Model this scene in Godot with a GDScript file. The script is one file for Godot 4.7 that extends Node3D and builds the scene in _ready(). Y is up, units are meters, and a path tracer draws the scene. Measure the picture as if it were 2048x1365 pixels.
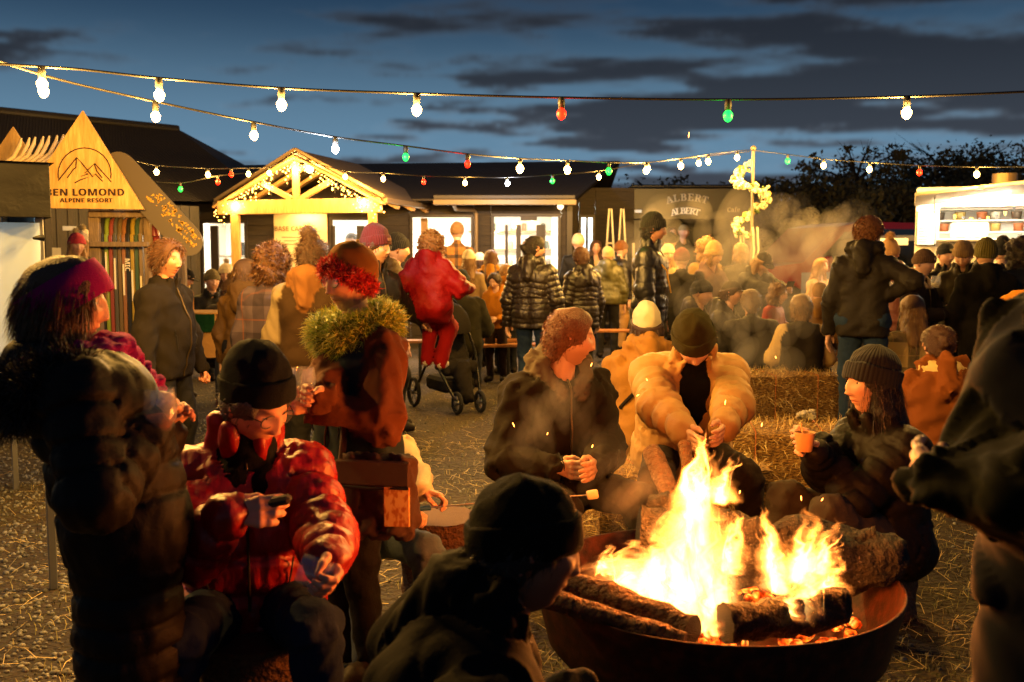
extends Node3D
# An evening gathering round a fire bowl: strings of bulbs, a cafe with a porch, food trucks and a crowd.

const FOCAL := 1991.0            # pixels of the 2048 wide photograph
const EYE := Vector3(0, 1.5, 0)
const DOWN := 0.08664            # camera pitch in radians

func ray(px: float, py: float) -> Vector3:
	return Vector3((px - 1024.0) / FOCAL, -(py - 682.5) / FOCAL, -1.0).rotated(Vector3.RIGHT, -DOWN)

func at(px: float, py: float, depth: float) -> Vector3:
	var r := ray(px, py)
	return EYE + r * (depth / -r.z)

func on_ground(px: float, py: float) -> Vector3:
	var r := ray(px, py)
	return EYE + r * (EYE.y / -r.y)

# ---------------------------------------------------------------- random
var rng := RandomNumberGenerator.new()
func rnd(a: float, b: float) -> float:
	return rng.randf_range(a, b)
func rvec(k: float) -> Vector3:
	return Vector3(rnd(-k, k), rnd(-k, k), rnd(-k, k))

# ---------------------------------------------------------------- mesh collector
class Shape:
	var v := PackedVector3Array()
	var n := PackedVector3Array()
	var uv := PackedVector2Array()
	var c := PackedColorArray()
	var i := PackedInt32Array()
	var col := Color.WHITE

	func vert(p: Vector3, nn: Vector3, t: Vector2 = Vector2.ZERO) -> int:
		v.append(p); n.append(nn); uv.append(t); c.append(col)
		return v.size() - 1

	func face(a: int, b: int, d: int) -> void:   # wound so that the front agrees with the normals
		var g := (v[b] - v[a]).cross(v[d] - v[a])
		if g.dot(n[a] + n[b] + n[d]) > 0.0:
			i.append_array(PackedInt32Array([a, d, b]))
		else:
			i.append_array(PackedInt32Array([a, b, d]))

	func poly(pts: Array, centre: Vector3) -> void:
		var mid := Vector3.ZERO
		for p in pts: mid += p
		mid /= pts.size()
		var nn: Vector3 = (pts[1] - pts[0]).cross(pts[2] - pts[0]).normalized()
		if nn.dot(mid - centre) < 0.0: nn = -nn
		poly_n(pts, nn)

	func poly_n(pts: Array, nn: Vector3, uvs: Array = []) -> void:
		var first := v.size()
		for k in pts.size(): vert(pts[k], nn, uvs[k] if uvs.size() else Vector2(pts[k].x + pts[k].z, -pts[k].y))
		for k in range(1, pts.size() - 1): face(first, first + k, first + k + 1)

	func box(mid: Vector3, size: Vector3, b: Basis = Basis(), ch: float = -1.0) -> Shape:
		var h := size * 0.5
		if ch < 0.0: ch = minf(0.006, minf(h.x, minf(h.y, h.z)) * 0.25)
		if ch <= 0.0:
			for ax in 3:
				for s in [-1.0, 1.0]:
					var pts := []
					for q in [[-1, -1], [1, -1], [1, 1], [-1, 1]]:
						var p := Vector3.ZERO
						p[ax] = s * h[ax]; p[(ax + 1) % 3] = q[0] * h[(ax + 1) % 3]; p[(ax + 2) % 3] = q[1] * h[(ax + 2) % 3]
						pts.append(mid + b * p)
					poly(pts, mid)
			return self
		var g := h - Vector3.ONE * ch
		for ax in 3:
			var a1 := (ax + 1) % 3
			var a2 := (ax + 2) % 3
			for s in [-1.0, 1.0]:
				var pts := []
				for q in [[-1, -1], [1, -1], [1, 1], [-1, 1]]:
					var p := Vector3.ZERO
					p[ax] = s * h[ax]; p[a1] = q[0] * g[a1]; p[a2] = q[1] * g[a2]
					pts.append(mid + b * p)
				poly(pts, mid)
				for s2 in [-1.0, 1.0]:   # bevel between faces ax and a1
					var e := []
					for q in [[0, -1], [0, 1], [1, 1], [1, -1]]:
						var p := Vector3.ZERO
						p[ax] = s * (h[ax] if q[0] == 0 else g[ax]); p[a1] = s2 * (g[a1] if q[0] == 0 else h[a1]); p[a2] = q[1] * g[a2]
						e.append(mid + b * p)
					poly(e, mid)
		for sx in [-1.0, 1.0]:
			for sy in [-1.0, 1.0]:
				for sz in [-1.0, 1.0]:
					poly([mid + b * Vector3(sx * h.x, sy * g.y, sz * g.z), mid + b * Vector3(sx * g.x, sy * h.y, sz * g.z), mid + b * Vector3(sx * g.x, sy * g.y, sz * h.z)], mid)
		return self

	func bar(a: Vector3, b: Vector3, w: float, t: float, up: Vector3 = Vector3.UP, ch: float = -1.0) -> Shape:
		var y := (b - a).normalized()
		if absf(y.dot(up)) > 0.98: up = Vector3.BACK
		var x := y.cross(up).normalized()
		return box((a + b) * 0.5, Vector3(w, a.distance_to(b), t), Basis(x, y, x.cross(y)), ch)

	func tube(pts: Array, radii: Array, sides: int = 8, caps: bool = true) -> Shape:
		var x := Vector3.ZERO
		var rows := []
		var run := 0.0
		for k in pts.size():
			var d: Vector3 = (pts[mini(k + 1, pts.size() - 1)] - pts[maxi(k - 1, 0)]).normalized()
			if x == Vector3.ZERO: x = d.cross(Vector3(0.31, 0.2, 0.93) if absf(d.z) < 0.9 else Vector3.UP).normalized()
			x = (x - d * x.dot(d)).normalized()
			var y := d.cross(x)
			if k > 0: run += (pts[k] - pts[k - 1]).length()
			var row := v.size()
			for s in sides + 1:
				var a := TAU * s / sides
				var o := x * cos(a) + y * sin(a)
				vert(pts[k] + o * radii[mini(k, radii.size() - 1)], o, Vector2(float(s) / sides, run))
			rows.append(row)
		for k in rows.size() - 1:
			for s in sides:
				face(rows[k] + s, rows[k] + s + 1, rows[k + 1] + s)
				face(rows[k] + s + 1, rows[k + 1] + s + 1, rows[k + 1] + s)
		if caps:
			for e in [[0, 1], [pts.size() - 1, pts.size() - 2]]:
				var nn: Vector3 = (pts[e[0]] - pts[e[1]]).normalized()
				var ring := []
				for s in sides: ring.append(v[rows[e[0]] + s])
				poly_n(ring, nn)
		return self

	func lathe(profile: Array, sides: int, t: Transform3D = Transform3D(), sx: float = 1.0, sz: float = 1.0) -> Shape:
		var first := v.size()
		var m := profile.size()
		for k in m:
			var a: Vector2 = profile[maxi(k - 1, 0)]
			var b: Vector2 = profile[mini(k + 1, m - 1)]
			var tg := (b - a).normalized()
			var nn := Vector2(tg.y, -tg.x)
			for s in sides + 1:
				var g := TAU * s / sides
				var o := Vector3(cos(g) * sx, 0, sin(g) * sz)
				var pr: Vector2 = profile[k]
				vert(t * (Vector3(o.x * pr.x, pr.y, o.z * pr.x)), (t.basis * Vector3(cos(g) * nn.x / sx, nn.y, sin(g) * nn.x / sz)).normalized(), Vector2(float(s) / sides, float(k) / (m - 1)))
		for k in m - 1:
			for s in sides:
				var a := first + k * (sides + 1) + s
				face(a, a + 1, a + sides + 1)
				face(a + 1, a + sides + 2, a + sides + 1)
		return self

	func ball(mid: Vector3, r: Vector3, sides: int = 12, b: Basis = Basis()) -> Shape:
		var prof := []
		var rows := maxi(5, sides / 2 + 1)
		for k in rows:
			var a := -PI / 2 + PI * k / (rows - 1)
			prof.append(Vector2(cos(a), sin(a)))
		return lathe(prof, sides, Transform3D(b * Basis.from_scale(r), mid))

	func prism(pts: Array, x: Vector3, y: Vector3, z: Vector3, o: Vector3) -> Shape:   # a plane outline (convex or not) pushed along z
		var flat := PackedVector2Array()
		var mid := Vector3.ZERO
		for p in pts: flat.append(p); mid += o + x * p.x + y * p.y
		mid = mid / pts.size() + z * 0.5
		var tri := Geometry2D.triangulate_polygon(flat)
		for side in [0.0, 1.0]:
			var nn := z.normalized() * (1.0 if side > 0.5 else -1.0)
			var first := v.size()
			for p in pts: vert(o + x * p.x + y * p.y + z * side, nn, Vector2(p.x, -p.y))
			for k in range(0, tri.size(), 3): face(first + tri[k], first + tri[k + 1], first + tri[k + 2])
		var turn := 0.0
		for k in pts.size():
			var a: Vector2 = pts[k]
			var b: Vector2 = pts[(k + 1) % pts.size()]
			turn += a.cross(b)
		for k in pts.size():
			var a: Vector2 = pts[k]
			var b: Vector2 = pts[(k + 1) % pts.size()]
			var e := (b - a).normalized() * signf(turn)
			var pa := o + x * a.x + y * a.y
			var pb := o + x * b.x + y * b.y
			poly_n([pa, pb, pb + z, pa + z], (x * e.y - y * e.x).normalized())
		return self

	func blade(p: Vector3, q: Vector3, r: Vector3, w: float, side: Vector3) -> void:   # a thin bent straw or hair p > q > r
		var nn := (r - p).cross(side).normalized()
		var k := v.size()
		vert(p - side * w, nn); vert(p + side * w, nn); vert(q - side * w * 0.8, nn); vert(q + side * w * 0.8, nn); vert(r, nn)
		i.append_array(PackedInt32Array([k, k + 1, k + 2, k + 1, k + 3, k + 2, k + 2, k + 3, k + 4]))

	func add(o: Shape, t: Transform3D = Transform3D(), tint: Color = Color.WHITE) -> Shape:
		var k := v.size()
		var flip := t.basis.determinant() < 0.0
		var nb := t.basis.inverse().transposed()
		for j in o.v.size():
			v.append(t * o.v[j]); n.append((nb * o.n[j]).normalized()); uv.append(o.uv[j]); c.append(o.c[j] * tint)
		for j in range(0, o.i.size(), 3):
			if flip: i.append_array(PackedInt32Array([o.i[j] + k, o.i[j + 2] + k, o.i[j + 1] + k]))
			else: i.append_array(PackedInt32Array([o.i[j] + k, o.i[j + 1] + k, o.i[j + 2] + k]))
		return self

	func into(m: ArrayMesh = null) -> ArrayMesh:
		if m == null: m = ArrayMesh.new()
		if v.size() == 0: return m
		var a := []
		a.resize(Mesh.ARRAY_MAX)
		a[Mesh.ARRAY_VERTEX] = v; a[Mesh.ARRAY_NORMAL] = n; a[Mesh.ARRAY_TEX_UV] = uv; a[Mesh.ARRAY_COLOR] = c; a[Mesh.ARRAY_INDEX] = i
		m.add_surface_from_arrays(Mesh.PRIMITIVE_TRIANGLES, a)
		return m

# ---------------------------------------------------------------- nodes
var taken := {}
func numbered(called: String) -> String:
	taken[called] = taken.get(called, -1) + 1
	return called if taken[called] == 0 else "%s_%03d" % [called, taken[called]]

func tag(o: Node3D, label: String, category: String = "", group: String = "", kind: String = "") -> Node3D:
	if label: o.set_meta("label", label)
	if category: o.set_meta("category", category)
	if group: o.set_meta("group", group)
	if kind: o.set_meta("kind", kind)
	return o

func thing(called: String, pos: Vector3, label: String, category: String, group: String = "", turn: float = 0.0) -> Node3D:
	var o := Node3D.new()
	o.name = numbered(called)
	add_child(o, true)
	o.position = pos
	o.rotation.y = turn
	tag(o, label, category, group)
	return o

func part(parent: Node3D, called: String, s, m: Material, t: Transform3D = Transform3D()) -> MeshInstance3D:
	var o := MeshInstance3D.new()
	o.name = numbered(called) if parent == self else called
	o.mesh = s.into() if s is Shape else s
	o.material_override = m
	o.transform = t
	parent.add_child(o, true)
	return o

# ---------------------------------------------------------------- textures and materials
var tex := {}
func noise_tex(key: String, freq: float, kind: int = FastNoiseLite.TYPE_SIMPLEX_SMOOTH, octaves: int = 4, ramp: Array = [], size: int = 512, warp: float = 0.0, rgd: bool = false) -> NoiseTexture2D:
	if tex.has(key): return tex[key]
	var f := FastNoiseLite.new()
	f.noise_type = kind
	f.frequency = freq
	f.seed = hash(key) % 1000
	f.fractal_octaves = octaves
	if rgd: f.fractal_type = FastNoiseLite.FRACTAL_RIDGED
	if warp > 0.0:
		f.domain_warp_enabled = true
		f.domain_warp_amplitude = warp
		f.domain_warp_frequency = freq * 1.3
	var t := NoiseTexture2D.new()
	t.width = size; t.height = size
	t.seamless = true
	t.noise = f
	if ramp.size():
		var g := Gradient.new()
		g.offsets = PackedFloat32Array(ramp.map(func(r): return r[0]))
		g.colors = PackedColorArray(ramp.map(func(r): return r[1]))
		t.color_ramp = g
	tex[key] = t
	return t

func image_tex(key: String, w: int, h: int, f: Callable) -> ImageTexture:
	if tex.has(key): return tex[key]
	var im := Image.create(w, h, false, Image.FORMAT_RGBA8)
	for y in h:
		for x in w: im.set_pixel(x, y, f.call(x, y))
	tex[key] = ImageTexture.create_from_image(im)
	return tex[key]

func lin(r: float, g: float, b: float, a: float = 1.0) -> Color:   # a real-world base colour, given linear
	var c := Color(r, g, b).linear_to_srgb()
	c.a = a
	return c

var mats := {}
func mat(key: String, c: Color, rough: float = 0.8, more: Dictionary = {}) -> StandardMaterial3D:
	if mats.has(key): return mats[key]
	var m := StandardMaterial3D.new()
	m.albedo_color = c
	m.roughness = rough
	m.resource_name = key
	for k in more: m.set(k, more[k])
	mats[key] = m
	return m

func bumpy(texture: Texture2D, cm: float, scale: float, world: bool = false, more: Dictionary = {}) -> Dictionary:
	var d := {"heightmap_enabled": true, "heightmap_texture": texture, "heightmap_scale": cm, "uv1_triplanar": true, "uv1_scale": Vector3.ONE * scale}
	if world: d.uv1_world_triplanar = true
	d.merge(more, true)
	return d

func glow(key: String, c: Color, energy: float) -> StandardMaterial3D:
	return mat(key, c, 0.5, {"emission_enabled": true, "emission": c, "emission_energy_multiplier": energy})

func omni(parent: Node3D, pos: Vector3, c: Color, energy: float, size: float, called: String = "lamp_light") -> OmniLight3D:
	var l := OmniLight3D.new()
	l.name = called
	l.light_color = c
	l.light_energy = energy
	l.light_size = size
	l.omni_range = 60.0
	l.omni_attenuation = 2.0
	l.shadow_enabled = true
	l.position = pos
	parent.add_child(l, true)
	return l

func area(parent: Node3D, t: Transform3D, size: Vector2, c: Color, energy: float) -> AreaLight3D:
	var l := AreaLight3D.new()
	l.name = "panel_light"
	l.area_size = size
	l.light_color = c
	l.light_energy = energy
	l.shadow_enabled = true
	l.transform = t
	parent.add_child(l, true)
	return l

func letters(parent: Node3D, called: String, text: String, font: String, height: float, depth: float, m: Material, t: Transform3D, weight: int = 400) -> MeshInstance3D:
	var f := SystemFont.new()
	f.font_names = PackedStringArray([font])
	f.font_weight = weight
	var tm := TextMesh.new()
	tm.text = text
	tm.font = f
	tm.font_size = 64
	tm.pixel_size = height / 46.0
	tm.depth = depth
	return part(parent, called, tm, m, t)

# ---------------------------------------------------------------- smooth bodies: tapered capsules joined by a smooth minimum, meshed as surface nets
var jobs: Array[Dictionary] = []

func bone(l: Array, a: Vector3, b: Vector3, ra: float, rb: float, s0: float = 0.0, s1: float = 0.0, colour: int = 0) -> void:
	l.append([a, b, ra, rb, s0, s1, colour])

func field_job(parent: Node3D, called: String, bones: Array, m: Material, cell: float, more: Dictionary = {}) -> MeshInstance3D:
	var o := MeshInstance3D.new()
	o.name = called
	o.material_override = m
	parent.add_child(o, true)
	var j := {"node": o, "bones": bones, "cell": cell, "blend": 0.022, "seed": jobs.size()}
	j.merge(more, true)
	if j.has("fuzz"):
		var f := MeshInstance3D.new()
		f.name = j.fuzz.get("name", "fur")
		f.material_override = j.fuzz.mat
		o.add_child(f, true)
		j.fuzz_node = f
	jobs.append(j)
	return o

func run_jobs() -> void:
	var id := WorkerThreadPool.add_group_task(_run_job, jobs.size(), 4, true)
	WorkerThreadPool.wait_for_group_task_completion(id)
	for j in jobs:
		j.node.mesh = j.out.into()
		for t in j.get("trim", []): lay_line(j.node, j.out, t)
		if j.has("fuzz"): j.fuzz_node.mesh = j.out_fuzz.into()
	jobs.clear()

func lay_line(o: Node3D, s: Shape, t: Dictionary) -> void:   # a zip, seam or pocket edge laid on the cloth
	var pts := []
	for k in 17:
		var p: Vector2 = t.a.lerp(t.b, k / 16.0)
		var best := -1e9
		for v in s.v:
			if absf(v.x - p.x) < 0.016 and absf(v.y - p.y) < 0.016: best = maxf(best, v.z * t.side)
		if best > -1e8: pts.append(Vector3(p.x, p.y, (best + 0.0015) * t.side))
	var deep := pts.map(func(p): return p.z * t.side)
	deep.sort()
	pts = pts.filter(func(p): return p.z * t.side < deep[deep.size() / 3] + 0.05)   # not over an arm held in front
	if pts.size() > 5: part(o, t.name, Shape.new().tube(pts, [t.r], 6), t.mat)

func _run_job(k: int) -> void:
	var j := jobs[k]
	var s := Shape.new() if j.bones.is_empty() else field(j)
	if j.has("fuzz"): j.out_fuzz = fuzz(s, j.fuzz, j.seed)
	for x in j.get("join", []): s.add(x[0], x[1], x[2])
	j.out = s

static func seg(p: Vector3, a: Vector3, b: Vector3) -> float:
	var ab := b - a
	var l := ab.length_squared()
	return clampf((p - a).dot(ab) / l, 0.0, 1.0) if l > 1e-9 else 0.0

static func field(j: Dictionary) -> Shape:
	var h: float = j.cell
	var blend: float = j.blend
	var reach := 3.0 * h + blend * 1.5
	var lo := Vector3.ONE * 1e9
	var hi := -lo
	for b in j.bones:
		var r: float = maxf(b[2], b[3]) + reach + h
		lo = lo.min(b[0] - Vector3.ONE * r).min(b[1] - Vector3.ONE * r)
		hi = hi.max(b[0] + Vector3.ONE * r).max(b[1] + Vector3.ONE * r)
	var nx := int((hi.x - lo.x) / h) + 2
	var ny := int((hi.y - lo.y) / h) + 2
	var nz := int((hi.z - lo.z) / h) + 2
	var g := PackedFloat32Array()
	g.resize(nx * ny * nz)
	for b in j.bones:
		var a: Vector3 = b[0]
		var ab: Vector3 = b[1] - a
		var ra: float = b[2]
		var dr: float = b[3] - ra
		var l := maxf(ab.length_squared(), 1e-9)
		var r := maxf(b[2], b[3]) + reach
		var p0: Vector3 = (a.min(b[1]) - Vector3.ONE * r - lo) / h
		var p1: Vector3 = (a.max(b[1]) + Vector3.ONE * r - lo) / h
		var x1 := mini(int(p1.x) + 1, nx)
		var inv := 1.0 / blend
		for z in range(maxi(int(p0.z), 0), mini(int(p1.z) + 1, nz)):
			var pz := lo.z + z * h - a.z
			for y in range(maxi(int(p0.y), 0), mini(int(p1.y) + 1, ny)):
				var py := lo.y + y * h - a.y
				var row := (z * ny + y) * nx
				var yz := py * ab.y + pz * ab.z
				for x in range(maxi(int(p0.x), 0), x1):
					var px := lo.x + x * h - a.x
					var t := clampf((px * ab.x + yz) / l, 0.0, 1.0)
					var qx := px - ab.x * t
					var qy := py - ab.y * t
					var qz := pz - ab.z * t
					var d := sqrt(qx * qx + qy * qy + qz * qz) - ra - dr * t
					if d < reach: g[row + x] += exp(-d * inv)
	for q in g.size():
		var f := g[q]
		g[q] = reach if f <= 0.0 else minf(-blend * log(f), reach)
	var cuts: Array = j.get("cuts", [])
	var sub: Array = j.get("sub", [])
	if cuts.size() or sub.size():
		for z in nz:
			for y in ny:
				for x in nx:
					var q := (z * ny + y) * nx + x
					if g[q] >= reach: continue
					var p := lo + Vector3(x, y, z) * h
					for c in cuts: g[q] = maxf(g[q], (p - c[0]).dot(c[1]))
					for c in sub:
						var t := seg(p, c[0], c[1])
						g[q] = maxf(g[q], lerpf(c[2], c[3], t) - p.distance_to(c[0].lerp(c[1], t)))
	var s := Shape.new()
	var id := PackedInt32Array()
	id.resize(g.size())
	var dz := nx * ny
	var skip := 1.8 * h
	var offs := [0, 1, nx, nx + 1, dz, dz + 1, dz + nx, dz + nx + 1]
	for z in nz - 1:
		for y in ny - 1:
			var q := (z * ny + y) * nx - 1
			for x in nx - 1:
				q += 1
				var f0 := g[q]
				if f0 > skip or f0 < -skip * 3.0: continue
				var f1 := g[q + 1]
				var f2 := g[q + nx]
				var f3 := g[q + nx + 1]
				var f4 := g[q + dz]
				var f5 := g[q + dz + 1]
				var f6 := g[q + dz + nx]
				var f7 := g[q + dz + nx + 1]
				var s0 := f0 < 0.0
				if s0 == (f1 < 0.0) and s0 == (f2 < 0.0) and s0 == (f3 < 0.0) and s0 == (f4 < 0.0) and s0 == (f5 < 0.0) and s0 == (f6 < 0.0) and s0 == (f7 < 0.0): continue
				var sum := Vector3.ZERO
				var m := 0
				if s0 != (f1 < 0.0): sum += Vector3(f0 / (f0 - f1), 0, 0); m += 1
				if (f2 < 0.0) != (f3 < 0.0): sum += Vector3(f2 / (f2 - f3), 1, 0); m += 1
				if (f4 < 0.0) != (f5 < 0.0): sum += Vector3(f4 / (f4 - f5), 0, 1); m += 1
				if (f6 < 0.0) != (f7 < 0.0): sum += Vector3(f6 / (f6 - f7), 1, 1); m += 1
				if s0 != (f2 < 0.0): sum += Vector3(0, f0 / (f0 - f2), 0); m += 1
				if (f1 < 0.0) != (f3 < 0.0): sum += Vector3(1, f1 / (f1 - f3), 0); m += 1
				if (f4 < 0.0) != (f6 < 0.0): sum += Vector3(0, f4 / (f4 - f6), 1); m += 1
				if (f5 < 0.0) != (f7 < 0.0): sum += Vector3(1, f5 / (f5 - f7), 1); m += 1
				if s0 != (f4 < 0.0): sum += Vector3(0, 0, f0 / (f0 - f4)); m += 1
				if (f1 < 0.0) != (f5 < 0.0): sum += Vector3(1, 0, f1 / (f1 - f5)); m += 1
				if (f2 < 0.0) != (f6 < 0.0): sum += Vector3(0, 1, f2 / (f2 - f6)); m += 1
				if (f3 < 0.0) != (f7 < 0.0): sum += Vector3(1, 1, f3 / (f3 - f7)); m += 1
				s.v.append(lo + (Vector3(x, y, z) + sum / m) * h)
				id[q] = s.v.size()
				if x > 0 and y > 0 and z > 0:
					if s0 != (f1 < 0.0): quad(s.i, id[q], id[q - nx], id[q - nx - dz], id[q - dz], s0)
					if s0 != (f2 < 0.0): quad(s.i, id[q], id[q - dz], id[q - 1 - dz], id[q - 1], s0)
					if s0 != (f4 < 0.0): quad(s.i, id[q], id[q - 1], id[q - 1 - nx], id[q - nx], s0)
	normals(s)
	dress(s, j)
	return s

static func quad(l: PackedInt32Array, a: int, b: int, c: int, d: int, flip: bool) -> void:
	if a == 0 or b == 0 or c == 0 or d == 0: return
	if not flip: l.append_array(PackedInt32Array([a - 1, b - 1, c - 1, a - 1, c - 1, d - 1]))
	else: l.append_array(PackedInt32Array([a - 1, c - 1, b - 1, a - 1, d - 1, c - 1]))

static func normals(s: Shape) -> void:
	s.n.resize(s.v.size())
	s.n.fill(Vector3.ZERO)
	for q in range(0, s.i.size(), 3):
		var a := s.i[q]
		var b := s.i[q + 1]
		var c := s.i[q + 2]
		var f := (s.v[c] - s.v[a]).cross(s.v[b] - s.v[a])
		s.n[a] += f; s.n[b] += f; s.n[c] += f
	for q in s.n.size(): s.n[q] = s.n[q].normalized()

static func dress(s: Shape, j: Dictionary) -> void:   # quilting, folds and the colours of parts
	var n := s.v.size()
	s.uv.resize(n)
	s.c.resize(n)
	s.c.fill(Color.WHITE)
	var disp: Dictionary = j.get("disp", {})
	var cols: Array = j.get("cols", [])
	if disp.is_empty() and cols.is_empty(): return
	var fn := FastNoiseLite.new()
	fn.seed = j.seed
	fn.frequency = 1.0
	fn.fractal_octaves = 1
	var quilt: float = disp.get("quilt", 0.0)
	var gap: float = disp.get("gap", 0.08)
	var fold: float = disp.get("fold", 0.0)
	var ff: float = disp.get("freq", 9.0)
	var stretch: Vector3 = disp.get("stretch", Vector3(1, 1, 1))
	for q in n:
		var p := s.v[q]
		var best := 1e9
		var bt := 0.0
		var bb: Array = j.bones[0]
		if quilt > 0.0 or fold > 0.0 or cols.size():
			for b in j.bones:
				var t := seg(p, b[0], b[1])
				var d: float = p.distance_to(b[0].lerp(b[1], t)) - lerpf(b[2], b[3], t)
				if d < best: best = d; bt = t; bb = b
			if cols.size(): s.c[q] = cols[bb[6]].srgb_to_linear()
		var move := 0.0
		if quilt > 0.0:
			var u: float = lerpf(bb[4], bb[5], bt) / gap + 0.12 * fn.get_noise_3d(p.x * 5.0, p.y * 5.0, p.z * 5.0)
			var w := 2.0 * (u - floorf(u)) - 1.0
			move += quilt * (0.3 - pow(absf(w), 5.0)) + quilt * 0.22 * fn.get_noise_3d(p.x * 24.0, p.y * 10.0, p.z * 24.0)
		if fold > 0.0:
			# folds run round a limb and bunch up at its joints; on the trunk they are broader
			var ax: Vector3 = bb[1] - bb[0]
			var ll := ax.length()
			var side: Vector3 = p - bb[0].lerp(bb[1], bt)
			side = side.normalized() * stretch
			var along := bt * ll
			var bunch := 0.55 + 0.75 * maxf(exp(-bt * ll * 14.0), exp(-(1.0 - bt) * ll * 14.0)) if ll > 0.15 else 0.8
			var nz: float = fn.get_noise_3d(along * ff * 1.5 + side.x * 0.9 + bb[2] * 40.0, side.y * 1.0 + along * ff * 0.4, side.z * 1.0)
			var e := p * ff
			var n2 := fn.get_noise_3d(e.x * 0.7, e.y * 0.7 + 7.0, e.z * 0.7)
			move += fold * bunch * (1.3 * nz - 0.35 * exp(-nz * nz * 40.0) + 0.15) + fold * 0.35 * n2
		s.v[q] = p + s.n[q] * move
	normals(s)

static func fuzz(s: Shape, f: Dictionary, sd: int) -> Shape:   # fur, straw or curls standing on a surface
	var r := RandomNumberGenerator.new()
	r.seed = sd + 77
	var o := Shape.new()
	var tot := PackedFloat32Array()
	var sum := 0.0
	for q in range(0, s.i.size(), 3):
		sum += (s.v[s.i[q + 1]] - s.v[s.i[q]]).cross(s.v[s.i[q + 2]] - s.v[s.i[q]]).length()
		tot.append(sum)
	if sum <= 0.0: return o
	var cols: Array = f.get("cols", [Color.WHITE])
	for k in int(f.n):
		var q := mini(tot.bsearch(r.randf() * sum), tot.size() - 1) * 3
		var u := sqrt(r.randf())
		var w := r.randf()
		var p := s.v[s.i[q]] * (1.0 - u) + s.v[s.i[q + 1]] * (u * (1.0 - w)) + s.v[s.i[q + 2]] * (u * w)
		var nn := s.n[s.i[q]]
		var l: float = f.len * r.randf_range(0.5, 1.2)
		var jit := Vector3(r.randf_range(-1, 1), r.randf_range(-1, 1), r.randf_range(-1, 1))
		var flow: Vector3 = f.get("flow", Vector3.ZERO)
		var d: Vector3 = (nn * f.get("stand", 1.0) + jit * f.get("jitter", 0.5) + flow).normalized()
		var m: Vector3 = p + d * l * 0.5
		var e: Vector3 = m + (d + Vector3(0, -f.get("droop", 0.3), 0) + Vector3(r.randf_range(-1, 1), r.randf_range(-1, 1), r.randf_range(-1, 1)) * f.get("curl", 0.3)).normalized() * l * 0.5
		o.col = cols[r.randi() % cols.size()].srgb_to_linear() * r.randf_range(0.7, 1.0)
		o.blade(p - nn * 0.004, m, e, f.w, d.cross(jit + Vector3(0.01, 0, 0)).normalized())
	return o

# ---------------------------------------------------------------- heads and hands, used inside every body's mesh
static func bell(x: float, w: float) -> float:
	return exp(-(x / w) * (x / w))

static func sm(a: float, b: float, x: float) -> float:
	var t := clampf((x - a) / (b - a), 0.0, 1.0)
	return t * t * (3.0 - 2.0 * t)

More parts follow.
